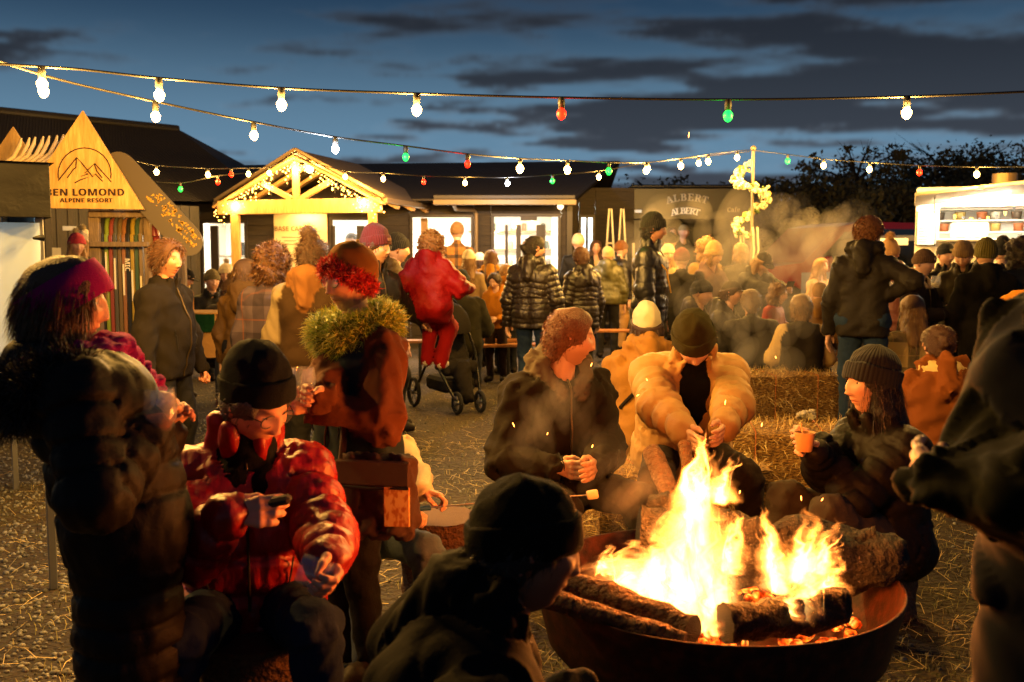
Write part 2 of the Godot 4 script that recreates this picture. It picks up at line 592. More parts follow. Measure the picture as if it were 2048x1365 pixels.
func make_head(cols: int, rows: int, brow: Color, beard: Color, beard_amount: float, smile: float, soft: float) -> Shape:
	var s := Shape.new()
	for r in rows + 1:
		var la := -PI / 2 + PI * r / rows
		for q in cols + 1:
			var u := 2.0 * q / cols - 1.0
			var lo := PI * signf(u) * pow(absf(u), 1.55)
			var d := Vector3(cos(la) * sin(lo), sin(la), cos(la) * cos(lo))
			var p := Vector3(d.x * 0.0765, d.y * 0.118, d.z * 0.097)
			var face := sm(-0.01, 0.05, p.z)
			var ax := absf(p.x)
			p.x *= 1.0 - (0.30 - 0.08 * (1.0 - soft)) * sm(-0.015, -0.115, p.y) * (0.4 + 0.6 * face)
			p.x *= 1.0 - 0.10 * sm(0.02, 0.0, absf(p.y - 0.03)) * face
			if p.z < 0.0: p.z *= 1.0 - 0.5 * sm(-0.02, -0.10, p.y)
			else: p.z *= 1.0 - 0.10 * sm(-0.03, -0.10, p.y) + 0.05 * sm(0.05, 0.0, absf(p.y))
			if p.z > 0.0:
				ax = absf(p.x)
				var t := clampf((0.022 - p.y) / 0.056, 0.0, 1.0)
				var tip := sm(-0.047, -0.037, p.y) * sm(0.03, 0.015, p.y)
				var z := (0.005 + 0.0145 * t * t) * bell(p.x, 0.0085 + 0.006 * t) * tip
				z += 0.008 * bell(ax - 0.012, 0.006) * bell(p.y + 0.036, 0.008)
				z -= 0.010 * bell(ax - 0.031, 0.016) * bell(p.y - 0.011, 0.012)
				z += 0.0045 * bell(ax - 0.028, 0.022) * bell(p.y - 0.032, 0.009) * (1.2 - soft)
				z += 0.006 * bell(ax - 0.044 , 0.02) * bell(p.y + 0.02 - 0.006 * smile, 0.02)
				var my := p.y + 0.066 - smile * 0.35 * ax
				z += 0.0065 * bell(p.x, 0.021) * (bell(my - 0.006, 0.0055) + bell(my + 0.007, 0.006))
				z -= 0.004 * bell(p.x, 0.026) * bell(my, 0.0028)
				z += 0.011 * bell(p.x, 0.024) * bell(p.y + 0.101, 0.014)
				p.z += z * face
			var c := Color.WHITE
			if p.z > 0.02:
				ax = absf(p.x)
				var my2 := p.y + 0.066 - smile * 0.35 * ax
				c = c.lerp(Color(0.85, 0.42, 0.38), 0.75 * bell(p.x, 0.024) * bell(my2, 0.009))
				c = c.lerp(Color(0.25, 0.1, 0.08), 0.8 * bell(p.x, 0.024) * bell(my2, 0.0022))
				c = c.lerp(Color(1.0, 0.72, 0.66), 0.4 * bell(ax - 0.045, 0.02) * bell(p.y + 0.022, 0.02))
				c = c.lerp(brow, 0.85 * bell(ax - 0.03, 0.016) * bell(p.y - 0.033 - 0.05 * (0.03 - ax) * 0.3, 0.0045))
			if beard_amount > 0.0 and p.z > -0.01:
				var lower := sm(-0.03, -0.055, p.y + 0.25 * (0.05 - minf(absf(p.x), 0.05)))
				var lip := bell(p.x, 0.022) * bell(p.y + 0.068, 0.009)
				c = c.lerp(beard, beard_amount * lower * (1.0 - lip))
				p += d * 0.006 * beard_amount * lower * (1.0 - lip)
			s.col = c
			s.vert(p, d)
	for r in rows:
		for q in cols:
			var a := r * (cols + 1) + q
			s.i.append_array(PackedInt32Array([a, a + cols + 1, a + 1, a + 1, a + cols + 1, a + cols + 2]))
	normals(s)
	for r in rows + 1:   # close the seam at the back of the head
		var a := r * (cols + 1)
		var m := (s.n[a] + s.n[a + cols]).normalized()
		s.n[a] = m; s.n[a + cols] = m
	s.col = Color(1.0, 0.86, 0.82)
	for e in [-1.0, 1.0]:   # ears: a rim and a bowl
		var b := Basis(Vector3.UP, e * 0.35) * Basis(Vector3.RIGHT, -0.2)
		s.ball(Vector3(e * 0.077, -0.004, -0.012), Vector3(0.009, 0.029, 0.017), 10, b)
		var ring := []
		for k in 9:
			var a := -0.9 + k * 0.5
			ring.append(Vector3(e * 0.083, -0.002, -0.012) + b * Vector3(e * 0.004, 0.027 * sin(a), -0.016 * cos(a)))
		s.tube(ring, [0.0045], 6)
	return s

func make_hand(curl: float, spread: float, cell: float) -> Shape:   # a right hand: wrist at 0, fingers along y, palm towards +z, thumb at +x
	var l := []
	bone(l, Vector3(0, -0.02, 0), Vector3(0, 0.015, 0), 0.024, 0.026)
	for k in 4: bone(l, Vector3(-0.008 + k * 0.006, 0.012, 0), Vector3(-0.031 + k * 0.0205, 0.083, -0.002), 0.017, 0.0115)
	var ls := [0.062, 0.078, 0.085, 0.076]
	for k in 4:
		var base := Vector3(-0.031 + k * 0.0205, 0.086 + (0.003 if k == 2 else 0.0) - (0.006 if k == 0 else 0.0), -0.002)
		var side := (k - 1.6) * spread
		var ang := curl * (0.55 + 0.08 * (3 - k))
		var p := base
		var seg_l: Array = [ls[k] * 0.48, ls[k] * 0.30, ls[k] * 0.24]
		for e in 3:
			var d := Vector3(sin(side), cos(side) * cos(ang), sin(ang)).normalized()
			var q: Vector3 = p + d * seg_l[e]
			bone(l, p, q, 0.0092 - 0.0006 * e, 0.0086 - 0.0008 * e)
			p = q
			ang += curl * (0.95 if e == 0 else 0.6)
	var tp := [Vector3(0.014, 0.012, 0.004), Vector3(0.036, 0.042, 0.018 + 0.012 * curl), Vector3(0.046 - 0.012 * curl, 0.070, 0.026 + 0.02 * curl), Vector3(0.046 - 0.026 * curl, 0.092, 0.03 + 0.026 * curl)]
	bone(l, tp[0], tp[1], 0.016, 0.0125)
	bone(l, tp[1], tp[2], 0.0115, 0.0105)
	bone(l, tp[2], tp[3], 0.0105, 0.0085)
	return field({"bones": l, "cell": cell, "blend": 0.0032, "seed": 1})

var heads := {}
var hands := {}
func head_of(key: String) -> Shape:
	if heads.has(key): return heads[key]
	var near := key.begins_with("n")
	var cols := 76 if near else 40
	var rows := 70 if near else 36
	var dark := Color(0.16, 0.10, 0.07)
	var fair := Color(0.55, 0.38, 0.24)
	match key.substr(1):
		"man": heads[key] = make_head(cols, rows, dark, Color(0.45, 0.33, 0.26), 0.35, 0.05, 0.15)
		"beard": heads[key] = make_head(cols, rows, Color(0.45, 0.42, 0.4), Color(0.75, 0.68, 0.62), 0.8, 0.0, 0.1)
		"boy": heads[key] = make_head(cols, rows, fair, dark, 0.0, 0.25, 0.9)
		"smile": heads[key] = make_head(cols, rows, dark, dark, 0.0, 0.6, 0.7)
		_: heads[key] = make_head(cols, rows, dark, dark, 0.0, 0.12, 0.8)
	return heads[key]

func hand_of(key: String) -> Shape:
	if hands.has(key): return hands[key]
	match key:
		"grip": hands[key] = make_hand(0.95, 0.03, 0.0035)
		"pinch": hands[key] = make_hand(0.62, 0.02, 0.0035)
		"fist": hands[key] = make_hand(1.45, 0.0, 0.0035)
		_: hands[key] = make_hand(0.32, 0.06, 0.0035)
	return hands[key]

static func joint(a: Vector3, b: Vector3, l1: float, l2: float, hint: Vector3) -> Vector3:   # the elbow or knee between a and b
	var d := clampf(a.distance_to(b), absf(l1 - l2) + 0.01, (l1 + l2) * 0.998)
	var x := (b - a).normalized()
	var k := (l1 * l1 - l2 * l2 + d * d) / (2.0 * d)
	var side := (hint - x * hint.dot(x)).normalized()
	return a + x * k + side * sqrt(maxf(l1 * l1 - k * k, 0.0))

func cloth(c: Color, kind: String = "cloth") -> StandardMaterial3D:
	var key := "%s %s" % [kind, c.to_html(false)]
	if mats.has(key): return mats[key]
	var dull := {"metallic_specular": 0.28}
	match kind:
		"nylon":
			return mat(key, c, 0.42, bumpy(noise_tex("crumple", 0.010, FastNoiseLite.TYPE_SIMPLEX_SMOOTH, 3, [], 512, 45.0), 0.32, 2.6, false, {"uv1_scale": Vector3(6.5, 2.6, 6.5)}))
		"shell":
			return mat(key, c, 0.62, bumpy(noise_tex("crumple", 0.010, FastNoiseLite.TYPE_SIMPLEX_SMOOTH, 3, [], 512, 45.0), 0.42, 1.8, false, dull))
		"fleece":
			return mat(key, c, 0.95, bumpy(noise_tex("nap", 0.09, FastNoiseLite.TYPE_SIMPLEX, 3), 0.35, 6.0, false, {"rim_enabled": true, "metallic_specular": 0.28, "rim": 0.3, "rim_tint": 0.85}))
		"denim":
			return mat(key, c, 0.9, bumpy(noise_tex("crumple", 0.010, FastNoiseLite.TYPE_SIMPLEX_SMOOTH, 3, [], 512, 45.0), 0.6, 2.0, false, dull))
		"print":
			return mat(key, c, 0.9, {"vertex_color_use_as_albedo": true, "metallic_specular": 0.28})
	return mat(key, c, 0.92, bumpy(noise_tex("crumple", 0.010, FastNoiseLite.TYPE_SIMPLEX_SMOOTH, 3, [], 512, 45.0), 0.45, 1.8, false, {"metallic_specular": 0.28, "rim_enabled": true, "rim": 0.15, "rim_tint": 0.8}))

func skin_mat(c: Color) -> StandardMaterial3D:
	return mat("skin " + c.to_html(false), c, 0.55, {"vertex_color_use_as_albedo": true, "heightmap_enabled": true, "heightmap_texture": noise_tex("pores", 0.15, FastNoiseLite.TYPE_SIMPLEX, 3), "heightmap_scale": 0.03, "uv1_triplanar": true, "uv1_scale": Vector3.ONE * 9.0})

func hair_mat() -> StandardMaterial3D:
	return mat("hair", Color.WHITE, 0.48, {"vertex_color_use_as_albedo": true, "backlight_enabled": true, "backlight": Color(0.25, 0.2, 0.15)})

const PALE := Color(0.74, 0.57, 0.47)
const TAN := Color(0.72, 0.52, 0.40)

# spec: hx hy depth = where the head's centre is seen and how far; yaw 0 faces the camera, 90 the picture's right side, 180 away
func person(label: String, hx: float, hy: float, depth: float, yaw: float, q: Dictionary) -> Node3D:
	var head_at := at(hx, hy, depth)
	var near: bool = depth < 6.5
	var cell: float = q.get("cell", 0.0095 if depth < 3.0 else 0.015 if depth < 6.0 else 0.021 if depth < 11.0 else 0.026)
	var turn := deg_to_rad(yaw)
	var sit: bool = q.get("sit", false)
	var lean := deg_to_rad(q.get("lean", 3.0 if not sit else 10.0))
	var tilt := deg_to_rad(q.get("tilt", 0.0))
	var tw := deg_to_rad(q.get("twist", 0.0))
	var hv: Array = q.get("head", [0, 0, 0])
	# spine from the pelvis, in metres of a 1.75 m person
	var low := Basis(Vector3.FORWARD, tilt * 0.5) * Basis(Vector3.RIGHT, lean * 0.6)
	var up := Basis(Vector3.UP, tw) * Basis(Vector3.FORWARD, tilt) * Basis(Vector3.RIGHT, lean * 1.15)
	var chest := low * Vector3(0, 0.34, 0)
	var neck := chest + up * Vector3(0, 0.155, 0)
	var hb := Basis(Vector3.UP, deg_to_rad(hv[0]) + tw) * Basis(Vector3.RIGHT, deg_to_rad(hv[1]) + lean * 0.25) * Basis(Vector3.FORWARD, deg_to_rad(hv[2]))
	var hc := neck + up * Vector3(0, 0.055, 0.012) + hb * Vector3(0, 0.105, 0.016)
	var s: float = q.get("scale", 1.0)
	var py := 0.95
	if sit: py = (head_at.y / s) - hc.y
	else: s = head_at.y / (py + hc.y)
	var pel := Vector3(0, py, 0)
	var root := thing("person", Vector3.ZERO, label, "person", q.get("group", ""))
	var off := Basis(Vector3.UP, turn) * (hc * s)
	root.position = Vector3(head_at.x - off.x, 0, head_at.z - off.z)
	root.rotation.y = turn
	chest += pel; neck += pel; hc += pel
	var w: float = q.get("wide", 1.0)
	var sh := [chest + up * Vector3(-0.160 * w, 0.062, -0.005), chest + up * Vector3(0.160 * w, 0.062, -0.005)]
	var hip := [pel + Vector3(-0.09, -0.01, 0), pel + Vector3(0.09, -0.01, 0)]
	# hands and feet
	var wr := []
	var el := []
	var dfl := [[-0.27 * w, 0.80, 0.06], [0.27 * w, 0.80, 0.06]]
	if sit: dfl = [[-0.14, py + 0.17, 0.34], [0.14, py + 0.17, 0.34]]
	var given := [q.get("rh", dfl[0]), q.get("lh", dfl[1])]
	for k in 2:
		var e := -1.0 if k == 0 else 1.0
		var t := Vector3(given[k][0], given[k][1], given[k][2])
		if given[k].size() > 3: t = (root.transform.affine_inverse() * at(given[k][3], given[k][4], given[k][5])) / s
		var hint: Vector3 = q.get("elbow", Vector3(e * 0.7, -0.8, -0.5))
		if q.has("elbow"): hint.x *= e
		var d: Vector3 = t - sh[k]
		if d.length() > 0.535: t = sh[k] + d.normalized() * 0.535
		wr.append(t)
		el.append(joint(sh[k], t, 0.285, 0.255, hint))
	var ank := []
	var knee := []
	for k in 2:
		var e := -1.0 if k == 0 else 1.0
		var step: Array = q.get("feet", [[-0.11, 0.0], [0.11, 0.02]] if not sit else [[-0.14, 0.44], [0.15, 0.40]])[k]
		var f := Vector3(step[0], 0.085 if step.size() < 3 else step[2], step[1])
		var dd: Vector3 = f - hip[k]
		if dd.length() > 0.84: f = hip[k] + dd.normalized() * 0.84
		ank.append(f)
		knee.append(joint(hip[k], f, 0.43, 0.42, Vector3(e * q.get("knees", 0.15), 0.45 if sit else 0.0, 1.0)))
	var S := func(p: Vector3) -> Vector3: return p * s
	# ---- body: one skin, with the head and the hands grown on
	var skin: Color = q.get("skin", PALE)
	var l := []
	bone(l, S.call(pel), S.call(chest), 0.075 * s, 0.075 * s)
	bone(l, S.call(sh[0]), S.call(sh[1]), 0.05 * s, 0.05 * s)
	bone(l, S.call(neck - up * Vector3(0, 0.02, 0)), S.call(hc + hb * Vector3(0, -0.06, -0.015)), 0.058 * s, 0.052 * s)
	for k in 2:
		bone(l, S.call(sh[k]), S.call(el[k]), 0.034 * s, 0.032 * s)
		bone(l, S.call(el[k]), S.call(wr[k]), 0.032 * s, 0.026 * s)
		bone(l, S.call(hip[k]), S.call(knee[k]), 0.055 * s, 0.045 * s)
		bone(l, S.call(knee[k]), S.call(ank[k]), 0.042 * s, 0.033 * s)
	var join := []
	var headx := Transform3D(hb * Basis.from_scale(Vector3.ONE * s * q.get("big", 1.0)), hc * s)
	join.append([head_of(("n" if near or q.get("fine", false) else "f") + str(q.get("face", "woman"))), headx, Color.WHITE])
	var hk: Array = q.get("hands", ["open", "open"])
	for k in 2:
		if hk[k] == "": continue
		var y: Vector3 = (wr[k] - el[k]).normalized()
		var aim: Array = q.get("point", [null, null])
		if aim[k] != null: y = aim[k].normalized()
		var palm: Vector3 = (q.get("palm", [Vector3(1, 0, 0), Vector3(-1, 0, 0)])[k])
		var z := (palm - y * palm.dot(y)).normalized()
		var x := y.cross(z)
		if k == 1: x = -x
		join.append([hand_of(hk[k]), Transform3D(Basis(x, y, z) * Basis.from_scale(Vector3.ONE * s * (0.98 if q.get("face", "") in ["man", "beard"] else 0.9)), wr[k] * s), Color.WHITE])
	var skin_node := field_job(root, "body", l, skin_mat(skin), maxf(cell, 0.018), {"join": join, "blend": 0.015})
	if near or q.get("fine", false):
		for e in [-1.0, 1.0]:
			var eye := Shape.new().ball(headx * Vector3(e * 0.0305, 0.0105, 0.0735), Vector3(0.0135, 0.0068, 0.0115) * s, 10, hb)
			var en := part(skin_node, "eye", eye, mat("eye white", Color(0.78, 0.75, 0.71), 0.3))
			part(en, "iris", Shape.new().ball(headx * Vector3(e * 0.0305 + 0.001, 0.0105, 0.0825), Vector3(0.0056, 0.0056, 0.0032) * s, 8, hb), mat("iris", Color(0.12, 0.08, 0.06), 0.2))
	# ---- legs
	var lc: Dictionary = q.get("legs", {})
	l = []
	var pr: float = lc.get("r", 1.0)
	bone(l, S.call(hip[0]), S.call(hip[1]), 0.115 * s, 0.115 * s)
	for k in 2:
		bone(l, S.call(hip[k]), S.call(knee[k]), 0.098 * s * pr, 0.072 * s * pr)
		bone(l, S.call(knee[k]), S.call(ank[k] + Vector3(0, -0.02, 0)), 0.070 * s * pr, 0.056 * s * pr)
	field_job(root, "trousers", l, cloth(lc.get("c", Color(0.10, 0.11, 0.14)), lc.get("kind", "denim")), cell * 1.15, {"disp": {"fold": 0.008 * s, "freq": 9.0, "stretch": Vector3.ONE}, "blend": 0.014})
	for k in 2:
		var d: Vector3 = knee[k] - ank[k]
		var fwd := Vector3(0.25 * (-1.0 if k == 0 else 1.0), 0, 1.0)
		if sit: fwd = Vector3(ank[k].x * 0.5, 0, 1)
		fwd = fwd.normalized()
		l = []
		var a: Vector3 = ank[k] + Vector3(0, -0.042, 0)
		bone(l, S.call(a - fwd * 0.035), S.call(a + fwd * 0.10), 0.040 * s, 0.043 * s)
		bone(l, S.call(a + fwd * 0.10), S.call(a + fwd * 0.155 + Vector3(0, -0.012, 0)), 0.043 * s, 0.031 * s)
		bone(l, S.call(a), S.call(a + Vector3(0, 0.07, 0)), 0.043 * s, 0.045 * s)
		field_job(root, "shoe", l, cloth(q.get("shoe", Color(0.12, 0.09, 0.07)), "shell"), maxf(cell, 0.014), {"cuts": [[Vector3(0, 0.002, 0), Vector3(0, -1, 0)]], "blend": 0.012})
	# ---- top
	var tc: Dictionary = q.get("top", {})
	var tk: String = tc.get("kind", "jacket")
	var puff: float = tc.get("puff", 0.045 if tk == "puffer" else 0.022)
	var len_: float = tc.get("len", 0.10)      # below the pelvis
	l = []
	var yy := func(p: Vector3) -> float: return p.y
	for e in [-1.0, 1.0]:
		var a: Vector3 = pel + Vector3(e * 0.065 * w, 0.0, 0.0)
		var m: Vector3 = pel + low * Vector3(e * 0.055 * w, 0.16, 0.012)
		var b: Vector3 = chest + up * Vector3(e * 0.075 * w, 0.0, 0.005)
		bone(l, S.call(a), S.call(m), (0.094 * w + puff) * s, (0.086 * w + puff) * s, yy.call(a) * s, yy.call(m) * s)
		bone(l, S.call(m), S.call(b), (0.086 * w + puff) * s, (0.092 * w + puff) * s, yy.call(m) * s, yy.call(b) * s)
		if len_ > 0.0 and not sit:
			var c := a + Vector3(e * 0.01, -len_ - 0.12, 0)
			bone(l, S.call(c), S.call(a), (0.098 + puff) * s, (0.094 + puff) * s, yy.call(c) * s, yy.call(a) * s)
		elif sit:
			var kk: Vector3 = knee[0 if e < 0 else 1]
			bone(l, S.call(hip[0 if e < 0 else 1]), S.call(hip[0 if e < 0 else 1].lerp(kk, clampf(len_ * 1.6, 0.1, 0.7))), (0.096 + puff) * s, (0.078 + puff * 0.8) * s, 0.0, 0.2)
	if q.has("belly"): bone(l, S.call(pel + low * Vector3(0, 0.12, 0.06)), S.call(pel + low * Vector3(0, 0.2, 0.06)), q.belly * s, q.belly * s, (py + 0.12) * s, (py + 0.2) * s)
	bone(l, S.call(sh[0]), S.call(sh[1]), (0.050 + puff * 0.7) * s, (0.050 + puff * 0.7) * s, (chest.y + 0.085) * s, (chest.y + 0.085) * s)
	bone(l, S.call(chest + up * Vector3(0, 0.06, -0.02)), S.call(neck + up * Vector3(0, 0.015, 0)), (0.085 + puff * 0.5) * s, 0.070 * s, (chest.y + 0.06) * s, (chest.y + 0.16) * s)
	for k in 2: bone(l, S.call(neck + up * Vector3(0, -0.035, -0.01)), S.call(sh[k]), 0.05 * s, (0.045 + puff * 0.6) * s, (chest.y + 0.1) * s, (chest.y + 0.085) * s)
	for k in 2:
		bone(l, S.call(sh[k]), S.call(el[k]), (0.047 + puff * 0.8) * s, (0.043 + puff * 0.85) * s, 0.03 * s, 0.315 * s, 1)
		var wrist: Vector3 = el[k].lerp(wr[k], 1.0 if tc.get("cuff", true) else 0.85)
		bone(l, S.call(el[k]), S.call(wrist), (0.043 + puff * 0.85) * s, (0.034 + puff * 0.4) * s, 0.315 * s, 0.57 * s, 1)
	var hood: float = tc.get("hood", 0.0)
	if hood > 0.0:
		bone(l, S.call(neck + up * Vector3(-0.085, 0.035, -0.045)), S.call(neck + up * Vector3(0.085, 0.035, -0.045)), 0.05 * s * hood, 0.05 * s * hood, 0, 0, 2)
		bone(l, S.call(neck + up * Vector3(0, 0.03, -0.095)), S.call(neck + up * Vector3(0, -0.13, -0.125)), 0.075 * s * hood, 0.045 * s, 0.0, 0.05, 2)
		for e in [-1.0, 1.0]: bone(l, S.call(neck + up * Vector3(e * 0.095, 0.03, -0.03)), S.call(neck + up * Vector3(e * 0.055, -0.07, 0.095)), 0.042 * s * hood, 0.03 * s, 0.0, 0.05, 2)
	elif tc.get("collar", 0.0) > 0.0:
		var ch: float = tc.collar
		for k in 6:
			var a := TAU * k / 6.0 + PI / 6
			var rr := 0.068
			bone(l, S.call(neck + up * Vector3(sin(a) * rr * 1.15, -0.02, cos(a) * rr)), S.call(neck + up * Vector3(sin(a) * rr * 1.2, ch, cos(a) * rr * 1.1 + 0.01)), 0.034 * s, 0.024 * s, 0, 0.03, 2)
	var sub := [[S.call(neck + up * Vector3(0, -0.02, 0.015)), S.call(neck + up * Vector3(0, 0.3, 0.05)), 0.052 * s, 0.10 * s]]
	if tc.has("open"):   # an open front
		var ow: float = tc.open
		sub.append([S.call(neck + up * Vector3(0, 0.02, 0.13)), S.call(pel + low * Vector3(0, -0.16, 0.26)), ow * s, ow * 1.05 * s])
	var cuts := []
	if not sit: cuts.append([S.call(pel + Vector3(0, -len_, 0)), Vector3(0, -1, 0)])
	var disp := {"fold": tc.get("fold", 0.010) * s * (1.0 if near else 0.6), "freq": tc.get("freq", 7.0), "stretch": Vector3.ONE}
	if tk == "puffer": disp = {"quilt": tc.get("quilt", 0.016) * s, "gap": tc.get("gap", 0.075) * s, "fold": tc.get("fold", 0.004) * s, "freq": 9.0}
	var more := {"sub": sub, "cuts": cuts, "disp": disp, "blend": 0.012}
	if tc.has("cols"): more.cols = tc.cols
	if tc.has("fuzz"): more.fuzz = tc.fuzz
	if (near or q.get("fine", false) and depth < 10.5) and not q.get("plain", false):
		var dark := mat("thread", Color(0.05, 0.045, 0.04), 0.6)
		var base: float = py + (0.03 if sit else -len_ + 0.02)
		var tr := []
		if absf(yaw) < 100.0 and not tc.has("open"):
			tr.append({"name": "zip", "a": Vector2(0, neck.y - 0.02) * s, "b": Vector2(0.0, base) * s, "side": 1.0, "r": 0.0045, "mat": mat("zip metal", Color(0.30, 0.25, 0.16), 0.35, {"metallic": 0.7})})
			for e in [-1.0, 1.0]: tr.append({"name": "pocket_seam", "a": Vector2(e * 0.13, py + 0.20) * s, "b": Vector2(e * 0.105, py + 0.06) * s, "side": 1.0, "r": 0.0028, "mat": dark})
		if q.has("strap"): tr.append({"name": "strap", "a": (Vector2(0, py) + q.strap[0]) * s, "b": (Vector2(0, py) + q.strap[1]) * s, "side": -1.0, "r": 0.013, "mat": cloth(Color(0.12, 0.09, 0.06))})
		more.trim = tr
	var m2: Material = tc.get("mat", null)
	if m2 == null: m2 = cloth(Color.WHITE if tc.has("cols") else tc.get("c", Color(0.1, 0.1, 0.1)), "print" if tc.has("cols") else tc.get("cloth", "nylon" if tk == "puffer" else "shell"))
	var top := field_job(root, tc.get("name", {"puffer": "puffer_jacket", "coat": "coat", "hoodie": "hoodie", "sweater": "sweater"}.get(tk, "jacket")), l, m2, cell, more)
	if tc.has("said"): top.set_meta("label", tc.said)
	if q.has("shirt"):
		l = []
		for e in [-1.0, 1.0]:
			bone(l, S.call(pel + low * Vector3(e * 0.06, 0.02, 0.02)), S.call(chest + up * Vector3(e * 0.06, 0.03, 0.015)), (0.10 * w) * s, (0.105 * w) * s)
		bone(l, S.call(chest), S.call(neck + up * Vector3(0, 0.01, 0.005)), 0.09 * s, 0.066 * s)
		if q.get("roll_neck", false): bone(l, S.call(neck), S.call(neck + up * Vector3(0, 0.06, 0.015)), 0.07 * s, 0.064 * s)
		field_job(root, "shirt", l, cloth(q.shirt), maxf(cell, 0.014), {"disp": {"fold": 0.008 * s, "freq": 12.0}})
	# ---- hair and hat
	if q.has("hair"): grow_hair(root, q.hair, headx, s, near, neck * s, up, q.get("hat", {}))
	if q.has("hat"): put_hat(root, q.hat, headx, near)
	if q.has("scarf"):
		var c2: Dictionary = q.scarf
		l = []
		for turnn in 2:
			for k in 10:
				var a0 := TAU * k / 10.0
				var a1 := TAU * (k + 1) / 10.0
				var r: float = c2.get("r", 0.085) + turnn * 0.012
				var y0: float = -0.055 + turnn * 0.045
				bone(l, S.call(neck + up * Vector3(sin(a0) * r * 1.1, y0 - 0.03 * cos(a0), cos(a0) * r + 0.01)), S.call(neck + up * Vector3(sin(a1) * r * 1.1, y0 - 0.03 * cos(a1), cos(a1) * r + 0.01)), c2.get("t", 0.035) * s, c2.get("t", 0.035) * s)
		for b in c2.get("tails", []): bone(l, S.call(neck + up * b[0]), S.call(neck + up * b[1]), 0.04 * s, 0.045 * s)
		var sc := {"disp": {"fold": 0.012, "freq": 22.0, "stretch": Vector3(0.6, 1.6, 0.6)}, "blend": 0.012}
		if c2.has("fuzz"): sc.fuzz = c2.fuzz
		field_job(root, c2.get("name", "scarf"), l, cloth(c2.c, "fleece"), maxf(minf(cell, 0.012), 0.010), sc)
	if q.has("glasses"):
		var g := Shape.new()
		var lens := Shape.new()
		for e in [-1.0, 1.0]:
			var ring := []
			for k in 15:
				var a := TAU * k / 14.0
				ring.append(headx * Vector3(e * 0.033 + 0.025 * cos(a), 0.008 + 0.021 * sin(a), 0.0985 - 0.004 * absf(cos(a))))
			g.tube(ring, [0.0017 * s], 6, false)
			lens.poly_n(ring.slice(0, 14), (hb * Vector3(0, 0, 1)))
			g.tube([headx * Vector3(e * 0.057, 0.014, 0.094), headx * Vector3(e * 0.076, 0.014, 0.05), headx * Vector3(e * 0.080, 0.008, -0.015), headx * Vector3(e * 0.078, -0.008, -0.03)], [0.0017 * s], 6)
		g.tube([headx * Vector3(-0.009, 0.012, 0.0995), headx * Vector3(0, 0.015, 0.101), headx * Vector3(0.009, 0.012, 0.0995)], [0.0017 * s], 6)
		var gn := part(root, "glasses", g, mat("spectacle frame", Color(0.12, 0.10, 0.10), 0.3))
		part(gn, "lenses", lens, mat("spectacle lens", Color(0.9, 0.95, 1.0, 0.06), 0.03, {"transparency": BaseMaterial3D.TRANSPARENCY_ALPHA}))
	root.set_meta("s", s)
	root.set_meta("headx", headx)
	root.set_meta("wr", [wr[0] * s, wr[1] * s])
	root.set_meta("neck", neck * s)
	root.set_meta("upb", up)
	return root

